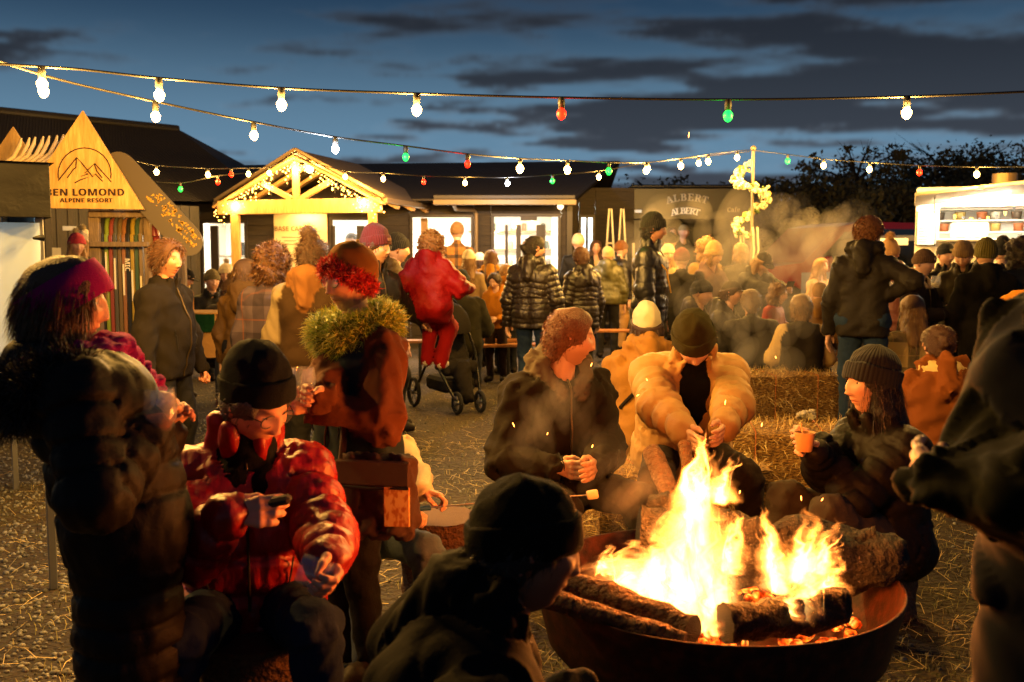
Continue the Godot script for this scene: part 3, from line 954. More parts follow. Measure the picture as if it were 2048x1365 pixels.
func grow_hair(root: Node3D, h: Dictionary, hx: Transform3D, s: float, near: bool, neck: Vector3, up: Basis, hat: Dictionary) -> void:
	var kind: String = h.get("kind", "short")
	var c: Color = h.get("c", Color(0.25, 0.16, 0.09))
	c = c.lerp(Color(c.get_luminance(), c.get_luminance(), c.get_luminance()), 0.22)
	var l := []
	var thick: float = h.get("thick", 0.0)
	bone(l, Vector3(0, 0.030, -0.022), Vector3(0, 0.040, 0.010), 0.0815 + thick, 0.080 + thick)
	bone(l, Vector3(0, 0.0, -0.035), Vector3(0, 0.045, -0.03), 0.074 + thick, 0.078 + thick)
	bone(l, Vector3(-0.012, 0.05, 0.02), Vector3(0.012, 0.05, 0.02), 0.074 + thick, 0.074 + thick)
	var inv := hx.affine_inverse()
	var dn: Vector3 = (inv.basis * Vector3.DOWN).normalized()
	match kind:
		"long":
			var rt := neck - up * Vector3(0, h.get("fall", 0.12) * s, 0.115 * s)
			var q: Vector3 = inv * rt
			bone(l, Vector3(0, -0.02, -0.05), Vector3(0, -0.09, -0.065), 0.072, 0.068)
			bone(l, Vector3(-0.03, -0.07, -0.06), q + Vector3(-0.05, 0, 0), 0.055, 0.042)
			bone(l, Vector3(0.03, -0.07, -0.06), q + Vector3(0.05, 0, 0), 0.055, 0.042)
			for e in [-1.0, 1.0]:
				bone(l, Vector3(e * 0.055, 0.02, 0.005), Vector3(e * 0.066, -0.10, -0.01), 0.032, 0.036)
				bone(l, Vector3(e * 0.066, -0.10, -0.01), inv * (neck + up * Vector3(e * 0.10, -0.10, 0.06 if h.get("front", false) else -0.06) * s), 0.036, 0.03)
		"curly":
			bone(l, Vector3(0, 0.03, -0.03), Vector3(0, -0.06, -0.05), 0.105, 0.10)
			for e in [-1.0, 1.0]: bone(l, Vector3(e * 0.06, 0.03, -0.01), Vector3(e * 0.07, -0.11, -0.02), 0.058, 0.055)
			bone(l, Vector3(0, 0.09, 0.01), Vector3(0, 0.08, -0.04), 0.05, 0.06)
		"bun", "topbun":
			bone(l, Vector3(0, -0.02, -0.05), Vector3(0, -0.05, -0.055), 0.066, 0.058)
			if kind == "bun": bone(l, Vector3(0, 0.0, -0.135), Vector3(0.006, 0.012, -0.142), 0.032, 0.030)
			else: bone(l, Vector3(0, 0.125, -0.05), Vector3(0.005, 0.165, -0.05), 0.045, 0.048)
		"bob":
			bone(l, Vector3(0, 0.01, -0.05), Vector3(0, -0.085, -0.05), 0.082, 0.07)
			for e in [-1.0, 1.0]: bone(l, Vector3(e * 0.055, 0.02, -0.01), Vector3(e * 0.068, -0.07, -0.005), 0.036, 0.034)
		_:
			bone(l, Vector3(0, -0.03, -0.045), Vector3(0, -0.065, -0.05), 0.064, 0.052)
			for e in [-1.0, 1.0]: bone(l, Vector3(e * 0.052, 0.02, 0.0), Vector3(e * 0.055, 0.0, -0.03), 0.030, 0.032)
	var bones := []
	for b in l: bones.append([hx * b[0], hx * b[1], b[2] * s, b[3] * s, 0.0, 0.0, 0])
	var n: int = h.get("n", 2600 if near else 700)
	if kind == "short" or kind == "bun": n = int(n * 0.8)
	var flow: Vector3 = hx.basis * (Vector3(0, -0.5, -0.35) if kind == "short" else Vector3(0, -1.1, -0.15))
	if kind == "bun": flow = hx.basis * Vector3(0, -0.1, -1.3)
	if kind == "curly" or kind == "topbun": flow = Vector3(0, -0.3, 0)
	var f := {"name": "strands", "n": n, "len": h.get("len", {"short": 0.030, "curly": 0.05, "long": 0.10, "bob": 0.05, "bun": 0.03, "topbun": 0.045}.get(kind, 0.03)) * s, "w": 0.0011 if near else 0.0026, "stand": {"long": 0.15, "short": h.get("stand", 0.28), "bun": 0.25, "bob": 0.25}.get(kind, 0.55), "jitter": {"curly": 1.0, "topbun": 0.6, "short": 0.16}.get(kind, 0.25), "flow": flow / s, "curl": {"curly": 1.6, "topbun": 0.8, "short": 0.06}.get(kind, 0.15), "droop": 0.3, "mat": hair_mat(), "cols": [c, c * 1.25, c * 0.75, c.lerp(Color(0.9, 0.7, 0.45), 0.25)]}
	for k in f.cols.size(): f.cols[k].a = 1.0
	var sub := [[hx * Vector3(0, 0.012, 0.15), hx * Vector3(0, -0.22, 0.15), 0.102 * s, 0.12 * s]]
	var cuts := []
	if hat.get("kind", "beanie") != "band" and not hat.is_empty():
		cuts.append([hx * Vector3(0, 0.045, 0), (hx.basis * Basis(Vector3.RIGHT, deg_to_rad(hat.get("tip", -12.0))) * Vector3.UP).normalized()])
	var amp := 0.004 if kind != "curly" else 0.022
	field_job(root, "hair", bones, mat("hair base " + c.to_html(false), c, 0.6, bumpy(noise_tex("strand", 0.05, FastNoiseLite.TYPE_SIMPLEX, 3), 0.5, 5.0)), (0.009 if near else 0.014) * maxf(s, 0.7), {"sub": sub, "cuts": cuts, "fuzz": f, "blend": 0.012, "disp": {"fold": amp * s, "freq": 26.0 if kind != "curly" else 20.0, "stretch": Vector3.ONE}})

func rib_tex() -> Texture2D:
	return image_tex("rib", 64, 8, func(x, _y): var a := absf(sin(PI * x / 16.0)); return Color(a, a, a))

func put_hat(root: Node3D, h: Dictionary, hx: Transform3D, near: bool) -> void:
	var kind: String = h.get("kind", "beanie")
	var c: Color = h.get("c", Color(0.1, 0.1, 0.1))
	var s := Shape.new()
	var tl: float = deg_to_rad(h.get("tip", -12.0))
	var t := hx * Transform3D(Basis(Vector3.RIGHT, tl) * Basis.from_scale(Vector3.ONE * h.get("big", 1.0)), Vector3(0, h.get("lift", 0.020), -0.004))
	var m: StandardMaterial3D
	if h.get("rib", true):
		m = mat("rib knit " + c.to_html(false), c, 0.95, {"heightmap_enabled": true, "heightmap_texture": rib_tex(), "heightmap_scale": h.get("relief", 0.45), "uv1_scale": Vector3(h.get("ribs", 10.0), 1, 1), "rim_enabled": true, "rim": 0.35, "rim_tint": 0.6})
	else: m = cloth(c, "fleece")
	if kind == "beanie":
		var tall: float = h.get("tall", 0.135)
		var prof := []
		for k in 15:
			var a := k / 14.0
			var r := 0.094 * pow(maxf(0.0, 1.0 - pow(a, 2.6)), 0.52) + 0.004 * sin(a * PI)
			prof.append(Vector2(r, 0.0 + tall * a))
		s.lathe(prof, 40, t, 0.93, 1.13)
		var bh: float = h.get("fold", 0.05)
		if bh > 0.0:
			s.lathe([Vector2(0.088, -0.012), Vector2(0.097, -0.016), Vector2(0.1025, -0.008), Vector2(0.104, bh * 0.5), Vector2(0.1025, bh - 0.006), Vector2(0.098, bh), Vector2(0.090, bh - 0.003)], 40, t, 0.93, 1.13)
		else: s.lathe([Vector2(0.088, -0.02), Vector2(0.095, -0.022), Vector2(0.097, -0.01), Vector2(0.094, 0.0)], 40, t, 0.93, 1.13)
		var fn := FastNoiseLite.new()   # wool sags and dents a little
		fn.seed = int(c.r * 900.0 + hx.origin.x * 50.0)
		fn.frequency = 14.0
		for k in s.v.size():
			s.v[k] += s.n[k] * fn.get_noise_3dv(s.v[k]) * 0.010 * hx.basis.get_scale().x
		normals(s)
		var o := part(root, "hat", s, m)
		if h.has("pom"):
			var pc: Color = h.pom
			var pl := []
			var pp := t * Vector3(0, tall + 0.02, 0)
			bone(pl, pp, pp + Vector3(0.001, 0, 0), h.get("pom_r", 0.026), h.get("pom_r", 0.026))
			field_job(o, "pompom", pl, cloth(pc, "fleece"), 0.01, {"fuzz": {"n": 700, "len": 0.02, "w": 0.0016, "jitter": 0.5, "mat": hair_mat(), "cols": [pc, pc * 0.9]}})
		if h.has("patch"):
			part(o, "patch", Shape.new().box(t * Vector3(0, 0.022, 0.1185), Vector3(0.04, 0.022, 0.004), t.basis.orthonormalized()), mat("hat patch " + h.patch.to_html(false), h.patch, 0.8))
	elif kind == "cap":
		var prof := []
		for k in 11:
			var a := k / 10.0
			prof.append(Vector2(0.092 * sqrt(maxf(0.0, 1.0 - a * a)) + 0.002, -0.005 + 0.105 * a))
		s.lathe(prof, 32, t, 0.95, 1.12)
		var first := []
		for k in 13:
			var a := PI * (k / 12.0 - 0.5)
			first.append(Vector2(sin(a) * 0.080, 0.075 + cos(a) * 0.105))
		first.append(Vector2(0.06, 0.075)); first.append(Vector2(-0.06, 0.075))
		var tb := t * Transform3D(Basis(Vector3.RIGHT, 0.18), Vector3(0, 0.006, 0.0))
		s.prism(first, tb.basis.x, tb.basis.z, -tb.basis.y * 0.006, tb.origin)
		part(root, "hat", s, cloth(c, "cloth"))
	elif kind == "band":
		s.lathe([Vector2(0.090, -0.03), Vector2(0.098, -0.036), Vector2(0.103, -0.01), Vector2(0.104, 0.02), Vector2(0.099, 0.052), Vector2(0.092, 0.05)], 36, t, 0.93, 1.12)
		part(root, "headband", s, m)

# ---------------------------------------------------------------- camera, sky, light
func set_up() -> void:
	rng.seed = 20
	var cam := Camera3D.new()
	cam.name = "camera"
	cam.fov = rad_to_deg(2.0 * atan(682.5 / FOCAL))
	cam.position = EYE
	cam.rotation.x = -DOWN
	cam.near = 0.05
	cam.far = 2000.0
	var lens := CameraAttributesPhysical.new()
	lens.exposure_aperture = 4.0
	lens.frustum_focal_length = 35.0
	lens.frustum_focus_distance = 4.6
	cam.attributes = lens
	add_child(cam)
	cam.current = true
	var e := Environment.new()
	e.background_mode = Environment.BG_SKY
	var sky := Sky.new()
	var pan := PanoramaSkyMaterial.new()
	pan.panorama = dusk()
	sky.sky_material = pan
	e.sky = sky
	e.background_energy_multiplier = 0.82
	e.tonemap_mode = Environment.TONE_MAPPER_LINEAR
	e.tonemap_exposure = 2.2
	e.sdfgi_enabled = true
	e.ssao_enabled = true
	e.ssil_enabled = true
	e.volumetric_fog_enabled = true
	e.volumetric_fog_density = 0.0
	var we := WorldEnvironment.new()
	we.name = "world"
	we.environment = e
	add_child(we)
	var sun := DirectionalLight3D.new()   # what is left of the day, low behind the cafe
	sun.name = "sun"
	sun.light_energy = 0.012
	sun.light_color = Color(0.75, 0.85, 1.0)
	sun.light_angular_distance = 20.0
	sun.shadow_enabled = true
	sun.rotation_degrees = Vector3(-6, 172, 0)
	add_child(sun)

var sky_rows := []
var sky_noise: Array[FastNoiseLite] = []
const SKY_W := 2048
const SKY_H := 1024
func dusk() -> ImageTexture:
	for k in 3:
		var f := FastNoiseLite.new()
		f.seed = [27, 4, 9][k]
		f.frequency = [0.34, 0.9, 0.12][k]
		f.fractal_octaves = [5, 4, 2][k]
		f.domain_warp_enabled = k == 0
		f.domain_warp_amplitude = 1.2
		f.domain_warp_frequency = 0.3
		sky_noise.append(f)
	sky_rows.resize(SKY_H)
	var id := WorkerThreadPool.add_group_task(_sky_row, SKY_H, 4, true)
	WorkerThreadPool.wait_for_group_task_completion(id)
	var all := PackedByteArray()
	for r in SKY_H: all.append_array(sky_rows[r].to_byte_array())
	return ImageTexture.create_from_image(Image.create_from_data(SKY_W, SKY_H, false, Image.FORMAT_RGBF, all))

func _sky_row(r: int) -> void:
	var o := PackedFloat32Array()
	o.resize(SKY_W * 3)
	var el := PI * (0.5 - (r + 0.5) / SKY_H)
	var dg := rad_to_deg(el)
	var clear := Vector3(0.115, 0.175, 0.235).lerp(Vector3(0.07, 0.135, 0.20), sm(0.0, 6.5, dg)).lerp(Vector3(0.011, 0.028, 0.055), sm(5.5, 14.5, dg)).lerp(Vector3(0.006, 0.015, 0.04), sm(14.0, 50.0, dg))
	var grey := Vector3(0.026, 0.027, 0.034).lerp(Vector3(0.010, 0.0115, 0.0155), sm(2.0, 13.0, dg))
	for c in SKY_W:
		var k := c * 3
		if el < -0.02:
			o[k] = 0.01; o[k + 1] = 0.01; o[k + 2] = 0.012
			continue
		var lo := TAU * ((c + 0.5) / SKY_W - 0.5)
		var y := sin(el) + 0.055
		var px := sin(lo) * cos(el) / y
		var pz := -cos(lo) * cos(el) / y
		var a := sky_noise[0].get_noise_2d(px * 0.62 + 3.0, pz * 1.35) + 0.5 * sky_noise[1].get_noise_2d(px * 1.1, pz * 2.2)
		a += 0.5 * sky_noise[2].get_noise_2d(px, pz)
		var f := sm(-0.13, 0.13, a) * 0.93
		var g := clear.lerp(grey, f)
		var rim := sm(-0.2, 0.0, a) * (1.0 - sm(0.0, 0.2, a)) * 0.10
		g += Vector3(0.3, 0.32, 0.36) * rim * (0.25 if dg > 8.0 else 0.6)
		o[k] = g.x; o[k + 1] = g.y; o[k + 2] = g.z
	sky_rows[r] = o

# ---------------------------------------------------------------- ground
func ground() -> void:
	var m := mat("trodden ground", Color.WHITE, 0.95, {
		"albedo_texture": noise_tex("soil", 0.02, FastNoiseLite.TYPE_SIMPLEX, 5, [[0.0, Color(0.12, 0.095, 0.06)], [0.35, Color(0.20, 0.15, 0.085)], [0.6, Color(0.27, 0.21, 0.12)], [0.8, Color(0.22, 0.22, 0.11)], [1.0, Color(0.34, 0.29, 0.18)]], 1024),
		"detail_enabled": true, "detail_albedo": noise_tex("soil patches", 0.004, FastNoiseLite.TYPE_SIMPLEX, 3, [[0.3, Color(0.7, 0.68, 0.62)], [0.7, Color(1, 1, 1)]], 512), "detail_blend_mode": BaseMaterial3D.BLEND_MODE_MUL, "detail_uv_layer": 1, "uv2_triplanar": true, "uv2_world_triplanar": true, "uv2_scale": Vector3.ONE * 0.13,
		"heightmap_enabled": true, "heightmap_texture": noise_tex("clods", 0.05, FastNoiseLite.TYPE_CELLULAR, 3), "heightmap_scale": 1.8, "uv1_triplanar": true, "uv1_world_triplanar": true, "uv1_scale": Vector3.ONE * 0.9})
	var s := Shape.new()
	s.poly_n([Vector3(-300, 0, 60), Vector3(300, 0, 60), Vector3(300, 0, -400), Vector3(-300, 0, -400)], Vector3.UP)
	tag(part(self, "ground", s, m), "trodden brown grass and gravel of the yard", "", "", "structure")
	# straw, dry grass and pebbles lying about
	var straw := Shape.new()
	for k in 5200:
		var z := -rnd(2.2, 15.0) if k % 3 else -rnd(3.5, 8.0)
		var x := rnd(-0.55, 0.55) * absf(z)
		if k % 3 == 0: x = rnd(-1.2, 2.6)
		var a := rnd(0, TAU)
		var l := rnd(0.03, 0.11)
		var p := Vector3(x, 0.008, z)
		var d := Vector3(cos(a), 0, sin(a))
		straw.col = Color(0.55, 0.40, 0.16) * rnd(0.5, 1.1)
		straw.blade(p - d * l, p + Vector3(0, rnd(0.0, 0.02), 0), p + (d + Vector3(rnd(-0.3, 0.3), rnd(-0.02, 0.1), rnd(-0.3, 0.3))) * l, 0.0016, Vector3(-d.z, 0.25, d.x).normalized())
	tag(part(self, "straw", straw, mat("loose straw", Color.WHITE, 0.7, {"vertex_color_use_as_albedo": true})), "loose yellow straw scattered over the ground", "straw", "", "stuff")
	var gr := Shape.new()
	for k in 26000:
		var z := -rnd(2.2, 12.0)
		var p := Vector3(rnd(-0.52, 0.52) * absf(z), 0.0, z)
		if p.x < -0.6 - 0.12 * z and rng.randf() < 0.7: continue
		var h := rnd(0.012, 0.045)
		gr.col = Color(0.20, 0.19, 0.06).lerp(Color(0.33, 0.26, 0.10), rng.randf()) * rnd(0.6, 1.1)
		var d := Vector3(rnd(-1, 1), 0, rnd(-1, 1)).normalized()
		gr.blade(p, p + Vector3(0, h * 0.6, 0) + d * h * 0.3, p + Vector3(0, h * 0.8, 0) + d * h, 0.0018, Vector3(-d.z, 0, d.x))
	tag(part(self, "grass", gr, mat("dry grass", Color.WHITE, 0.8, {"vertex_color_use_as_albedo": true})), "short worn grass growing between the benches", "grass", "", "stuff")
	var st := Shape.new()
	st.ball(Vector3.ZERO, Vector3(1, 0.7, 0.85), 6)
	var mm := MultiMesh.new()
	mm.transform_format = MultiMesh.TRANSFORM_3D
	mm.use_colors = true
	mm.mesh = st.into()
	var n := 9000
	mm.instance_count = n
	for k in n:
		var z := -rnd(2.0, 9.0)
		var p := Vector3(-rnd(0.2, 0.56) * absf(z), 0.002, z)
		if k % 4 == 0: p.x = rnd(-0.5, 0.5) * absf(z)
		mm.set_instance_transform(k, Transform3D(Basis(Vector3.UP, rnd(0, TAU)) * Basis(Vector3.RIGHT, rnd(-0.5, 0.5)) * Basis.from_scale(Vector3(rnd(0.7, 1.3), rnd(0.7, 1.2), 1.0) * rnd(0.005, 0.017)), p))
		mm.set_instance_color(k, Color(0.12, 0.115, 0.10) * rnd(0.5, 1.9))
	var mi := MultiMeshInstance3D.new()
	mi.name = "gravel"
	mi.multimesh = mm
	mi.material_override = mat("pebbles", Color.WHITE, 0.85, {"vertex_color_use_as_albedo": true})
	add_child(mi)
	tag(mi, "grey gravel spread over the yard", "gravel", "", "stuff")

# ---------------------------------------------------------------- wood and sheet metal
func wood(key: String, a: Color, b: Color, rough: float = 0.7, scale: Vector3 = Vector3(7, 0.9, 7)) -> StandardMaterial3D:
	if mats.has(key): return mats[key]
	var mid := a.lerp(b, 0.5)
	return mat(key, Color.WHITE, rough, {"albedo_texture": noise_tex(key + " grain", 0.012, FastNoiseLite.TYPE_SIMPLEX, 4, [[0.15, a], [0.45, mid], [0.55, a.lerp(b, 0.3)], [0.85, b]], 256, 20.0), "uv1_triplanar": true, "uv1_scale": scale, "heightmap_enabled": true, "heightmap_texture": noise_tex("grain relief", 0.03, FastNoiseLite.TYPE_SIMPLEX, 3, [], 256), "heightmap_scale": 0.15})

func seam_tex() -> Texture2D:
	return image_tex("seams", 64, 4, func(x, _y): var a := 1.0 if x % 16 < 3 else 0.25; return Color(a, a, a))

# ---------------------------------------------------------------- the cafe and the shed
const WALL := 16.5
func wx(px: float, depth: float = WALL) -> float:
	return at(px, 510, depth).x
func wy(py: float, depth: float = WALL) -> float:
	return at(1024, py, depth).y

func boards(parent: Node3D, x0: float, x1: float, y0: float, y1: float, z: float, m: Material) -> void:
	var y := y0
	while y < y1 - 0.01:
		var h := minf(0.165, y1 - y)
		var b := Basis(Vector3.RIGHT, -0.07)
		part(parent, "weatherboard", Shape.new().box(Vector3((x0 + x1) * 0.5, y + h * 0.5, z + 0.002 * rng.randf()), Vector3(x1 - x0 - 0.002, h + 0.012, 0.022), b, 0.003), m)
		y += h

func frame(parent: Node3D, called: String, x0: float, x1: float, y0: float, y1: float, z: float, t: float, m: Material) -> Node3D:
	var s := Shape.new()
	s.box(Vector3((x0 + x1) / 2, y1 - t / 2, z), Vector3(x1 - x0, t, 0.06))
	s.box(Vector3((x0 + x1) / 2, y0 + t / 2, z), Vector3(x1 - x0, t, 0.06))
	for x in [x0 + t / 2, x1 - t / 2]: s.box(Vector3(x, (y0 + y1) / 2, z), Vector3(t, y1 - y0 - 2 * t, 0.06))
	return part(parent, called, s, m)

func pane(parent: Node3D, x0: float, x1: float, y0: float, y1: float, z: float) -> void:
	part(parent, "pane", Shape.new().box(Vector3((x0 + x1) / 2, (y0 + y1) / 2, z), Vector3(x1 - x0, y1 - y0, 0.006), Basis(), 0.0), mat("window pane", Color(0.9, 0.95, 1.0, 0.06), 0.04, {"transparency": BaseMaterial3D.TRANSPARENCY_ALPHA}))

func cafe() -> void:
	var dark := wood("stained boards", Color(0.13, 0.10, 0.075), Color(0.20, 0.16, 0.11), 0.75, Vector3(0.9, 7, 7))
	var trim := mat("dark joinery", Color(0.16, 0.13, 0.10), 0.5)
	var top := wy(402)
	var z := -WALL
	var c := thing("cafe_building", Vector3.ZERO, "low dark weatherboard cafe with bright glazed doors and a serving window", "building")
	var holes := [[402, 496, 441, 0], [660, 748, 434, 0], [820, 948, 429, 531], [982, 1122, 427, 0]]
	var edge := 330.0
	for h in holes:
		var x0 := wx(h[0])
		var x1 := wx(h[1])
		boards(c, wx(edge), x0, 0.0, top, z, dark)
		boards(c, x0, x1, wy(h[2]), top, z, dark)
		if h[3] > 0: boards(c, x0, x1, 0.0, wy(h[3]), z, dark)
		edge = h[1]
	boards(c, wx(edge), wx(1140), 0.0, top, z, dark)
	# the corner board, and the wall that runs back to a darker wing
	part(c, "corner_board", Shape.new().box(Vector3(wx(1140) - 0.01, top / 2, z + 0.02), Vector3(0.10, top, 0.05)), trim)
	part(c, "return_wall", Shape.new().box(Vector3(wx(1140) - 0.03, 1.2, z - 1.2), Vector3(0.05, 2.4, 2.3)), dark)
	var zb := -18.2
	var w0 := wx(1157, 18.2)
	var w1 := wx(1190, 18.2)
	boards(c, wx(1120, 18.2), w0, 0, 2.7, zb, dark)
	boards(c, w1, wx(1268, 18.2), 0, 2.7, zb, dark)
	boards(c, w0, w1, 0, wy(525, 18.2), zb, dark)
	boards(c, w0, w1, wy(430, 18.2), 2.7, zb, dark)
	var wn := frame(c, "window", w0, w1, wy(525, 18.2), wy(430, 18.2), zb + 0.02, 0.05, trim)
	part(wn, "mullion", Shape.new().box(Vector3((w0 + w1) / 2, wy(477, 18.2), zb + 0.02), Vector3(0.045, wy(430, 18.2) - wy(525, 18.2) - 0.1, 0.05)), trim)
	part(c, "room_wall", Shape.new().box(Vector3((w0 + w1) / 2, 1.25, zb - 1.0), Vector3(1.2, 2.5, 0.04)), mat("room wall", Color(0.86, 0.84, 0.80), 0.8))
	area(c, Transform3D(Basis(), Vector3((w0 + w1) / 2, 2.2, zb - 0.15)), Vector2(0.4, 0.2), Color(0.85, 0.95, 1.0), 3.0)
	pane(wn, w0 + 0.05, w1 - 0.05, wy(525, 18.2) + 0.05, wy(430, 18.2) - 0.05, zb)
	# glazed doors and the window
	var d1 := frame(c, "glazed_door", wx(402), wx(496), 0.02, wy(441), z + 0.01, 0.05, trim)
	part(d1, "mullion", Shape.new().box(Vector3(wx(430), 1.0, z + 0.01), Vector3(0.13, 1.95, 0.06)), trim)
	part(d1, "mullion", Shape.new().box(Vector3(wx(473), 1.0, z + 0.01), Vector3(0.10, 1.95, 0.06)), trim)
	pane(d1, wx(402), wx(496), 0.06, wy(441) - 0.05, z - 0.03)
	var d2 := frame(c, "glazed_door", wx(660), wx(748), 0.02, wy(434), z + 0.01, 0.055, trim)
	part(d2, "mullion", Shape.new().box(Vector3(wx(722), 1.0, z + 0.01), Vector3(0.13, 1.95, 0.06)), trim)
	part(d2, "mullion", Shape.new().box(Vector3(wx(667), 1.0, z + 0.01), Vector3(0.07, 1.95, 0.06)), trim)
	pane(d2, wx(660), wx(748), 0.06, wy(434) - 0.05, z - 0.03)
	var d3 := frame(c, "serving_window", wx(820), wx(948), wy(531), wy(429), z + 0.015, 0.05, trim)
	part(d3, "sill", Shape.new().box(Vector3((wx(820) + wx(948)) / 2, wy(533), z + 0.12), Vector3(wx(948) - wx(820) + 0.1, 0.04, 0.30)), trim)
	var d4 := frame(c, "glazed_door", wx(982), wx(1122), 0.02, wy(427), z + 0.01, 0.055, trim)
	for p in [[1013, 0.05], [1037, 0.08], [1079, 0.11], [1087, 0.06]]:
		part(d4, "mullion", Shape.new().box(Vector3(wx(p[0]), 1.0, z + 0.01), Vector3(p[1], 1.98, 0.05)), trim)
	part(d4, "rail", Shape.new().box(Vector3((wx(1041) + wx(1074)) / 2, wy(434), z + 0.012), Vector3(wx(1074) - wx(1041), 0.12, 0.05)), trim)
	pane(d4, wx(982), wx(1122), 0.06, wy(427) - 0.05, z - 0.03)
	# roof: two slopes of ribbed sheet, fascia, gutter, downpipe
	var sheet := mat("ribbed roof sheet", Color(0.17, 0.15, 0.135), 0.6, {"metallic": 0.3, "heightmap_enabled": true, "heightmap_texture": seam_tex(), "heightmap_scale": 2.0, "uv1_scale": Vector3(1.6, 1, 1)})
	var e0 := Vector3(wx(360, 15.9), wy(400, 15.9), -15.9)
	var e1 := Vector3(wx(1150, 15.9), wy(398, 15.9), -15.9)
	var r0 := at(395, 331, 20.5)
	var r1 := at(1240, 322, 20.5)
	for q in [[e0, e1, r1, r0], [r0, r1, Vector3(r1.x, 2.4, -25), Vector3(r0.x, 2.4, -25)]]:
		var s := Shape.new()
		var nn: Vector3 = ((q[1] - q[0]).cross(q[3] - q[0])).normalized()
		for k in 2:
			var dn := Vector3(0, -0.05 * k, 0)
			s.poly_n([q[0] + dn, q[1] + dn, q[2] + dn, q[3] + dn], nn if k == 0 else -nn, [Vector2(0, 0), Vector2(14, 0), Vector2(14, 1), Vector2(0, 1)])
		part(c, "roof", s, sheet)
	var gut := mat("gutter", Color(0.42, 0.36, 0.28), 0.45, {"metallic": 0.4})
	part(c, "gutter", Shape.new().box(Vector3((wx(868) + wx(1152)) / 2, wy(405, 15.9), -15.86), Vector3(wx(1152, 15.9) - wx(868, 15.9), 0.085, 0.11)), gut)
	part(c, "fascia", Shape.new().box(Vector3((wx(868) + wx(1150)) / 2, wy(398, 15.95), -15.96), Vector3(wx(1150, 15.95) - wx(868, 15.95), 0.12, 0.03)), trim)
	var dp := wx(953)
	part(c, "downpipe", Shape.new().tube([Vector3(wx(912), wy(412), -15.9), Vector3(wx(914), wy(420), -16.2), Vector3(dp - 0.05, wy(421), -16.4), Vector3(dp, wy(428), -16.43), Vector3(dp, 0, -16.43)], [0.035], 8), gut)
	part(c, "soffit", Shape.new().box(Vector3((e0.x + e1.x) / 2, wy(402, 16.2), -16.2), Vector3(e1.x - e0.x, 0.03, 0.6)), dark)
	var lamp := part(c, "wall_lamp", Shape.new().ball(at(1121, 413, 16.3), Vector3(0.05, 0.05, 0.05), 12), glow("wall lamp", Color(1.0, 0.85, 0.6), 3.0))
	lamp.set_meta("label", "small round wall lamp under the gutter")
	# the lit room behind the doors
	var white := mat("room wall", Color(0.86, 0.84, 0.80), 0.8)
	var xa := wx(335)
	var xb := wx(1138)
	var back := -19.8
	part(c, "room_wall", Shape.new().box(Vector3((xa + xb) / 2, 1.25, back), Vector3(xb - xa, 2.5, 0.05)), white)
	part(c, "room_wall", Shape.new().box(Vector3(xa, 1.25, (z + back) / 2 - 0.05), Vector3(0.06, 2.5, absf(back - z) - 0.15)), white)
	part(c, "room_wall", Shape.new().box(Vector3(wx(520), 1.25, (z + back) / 2 - 0.05), Vector3(0.06, 2.4, absf(back - z) - 0.15)), white)
	part(c, "room_wall", Shape.new().box(Vector3(xb - 0.07, 1.25, (z + back) / 2 - 0.05), Vector3(0.02, 2.4, absf(back - z) - 0.15)), white)
	part(c, "room_floor", Shape.new().box(Vector3((xa + xb) / 2, 0.01, (z + back) / 2), Vector3(xb - xa, 0.02, absf(back - z))), mat("room floor", Color(0.45, 0.42, 0.38), 0.5))
	part(c, "room_ceiling", Shape.new().box(Vector3((xa + xb) / 2, 2.44, (z + back) / 2 - 0.03), Vector3(xb - xa, 0.05, absf(back - z) - 0.1)), white)
	for p in [430, 640, 760, 885, 1055]:
		var lp := Vector3(wx(p, 18), 2.40, -17.9)
		part(c, "ceiling_light", Shape.new().box(lp, Vector3(1.0, 0.03, 0.3)), glow("ceiling panel", Color(1.0, 0.97, 0.90), 2.0))
		area(c, Transform3D(Basis(Vector3.RIGHT, -PI / 2), lp + Vector3(0, -0.03, 0)), Vector2(1.0, 0.3), Color(1.0, 0.95, 0.86), 11.0)
	part(c, "counter", Shape.new().box(Vector3((wx(830) + wx(1110)) / 2, 0.5, -17.6), Vector3(wx(1110) - wx(830), 1.0, 0.5)), mat("counter front", Color(0.55, 0.50, 0.44), 0.6))
	for p in [[1000, 0.30, 0.35], [1050, 0.22, 0.28], [1090, 0.28, 0.4], [915, 0.16, 0.3]]:
		part(c, "cafe_machine", Shape.new().box(Vector3(wx(p[0]), 1.0 + p[2] / 2, -17.6), Vector3(p[1], p[2], 0.3)), mat("steel", Color(0.5, 0.5, 0.5), 0.3, {"metallic": 0.8}))
	for k in 3:
		part(c, "shelf", Shape.new().box(Vector3(wx(1060, 19), 1.25 + 0.35 * k, back + 0.15), Vector3(2.4, 0.03, 0.22)), mat("shelf wood", Color(0.6, 0.45, 0.3), 0.6))
		for q in 7:
			part(c, "jar", Shape.new().lathe([Vector2(0, 0), Vector2(0.05, 0), Vector2(0.05, 0.12), Vector2(0.035, 0.15), Vector2(0, 0.15)], 10, Transform3D(Basis(), Vector3(wx(1060, 19) - 1.05 + 0.34 * q + rnd(-0.08, 0.08), 1.266 + 0.35 * k, back + 0.16))), mat("jar %d" % (q % 3), [Color(0.5, 0.3, 0.15), Color(0.25, 0.3, 0.25), Color(0.7, 0.6, 0.45)][q % 3], 0.4))
	# a table with a laptop behind the small glazed door
	part(c, "desk", Shape.new().box(Vector3(wx(450), wy(513, 17.4), -17.4), Vector3(0.9, 0.04, 0.5)), mat("desk top", Color(0.8, 0.78, 0.74), 0.5))
	for e in [-0.4, 0.4]: part(c, "desk_leg", Shape.new().box(Vector3(wx(450) + e, wy(513, 17.4) / 2, -17.4), Vector3(0.04, wy(513, 17.4) - 0.05, 0.04)), trim)
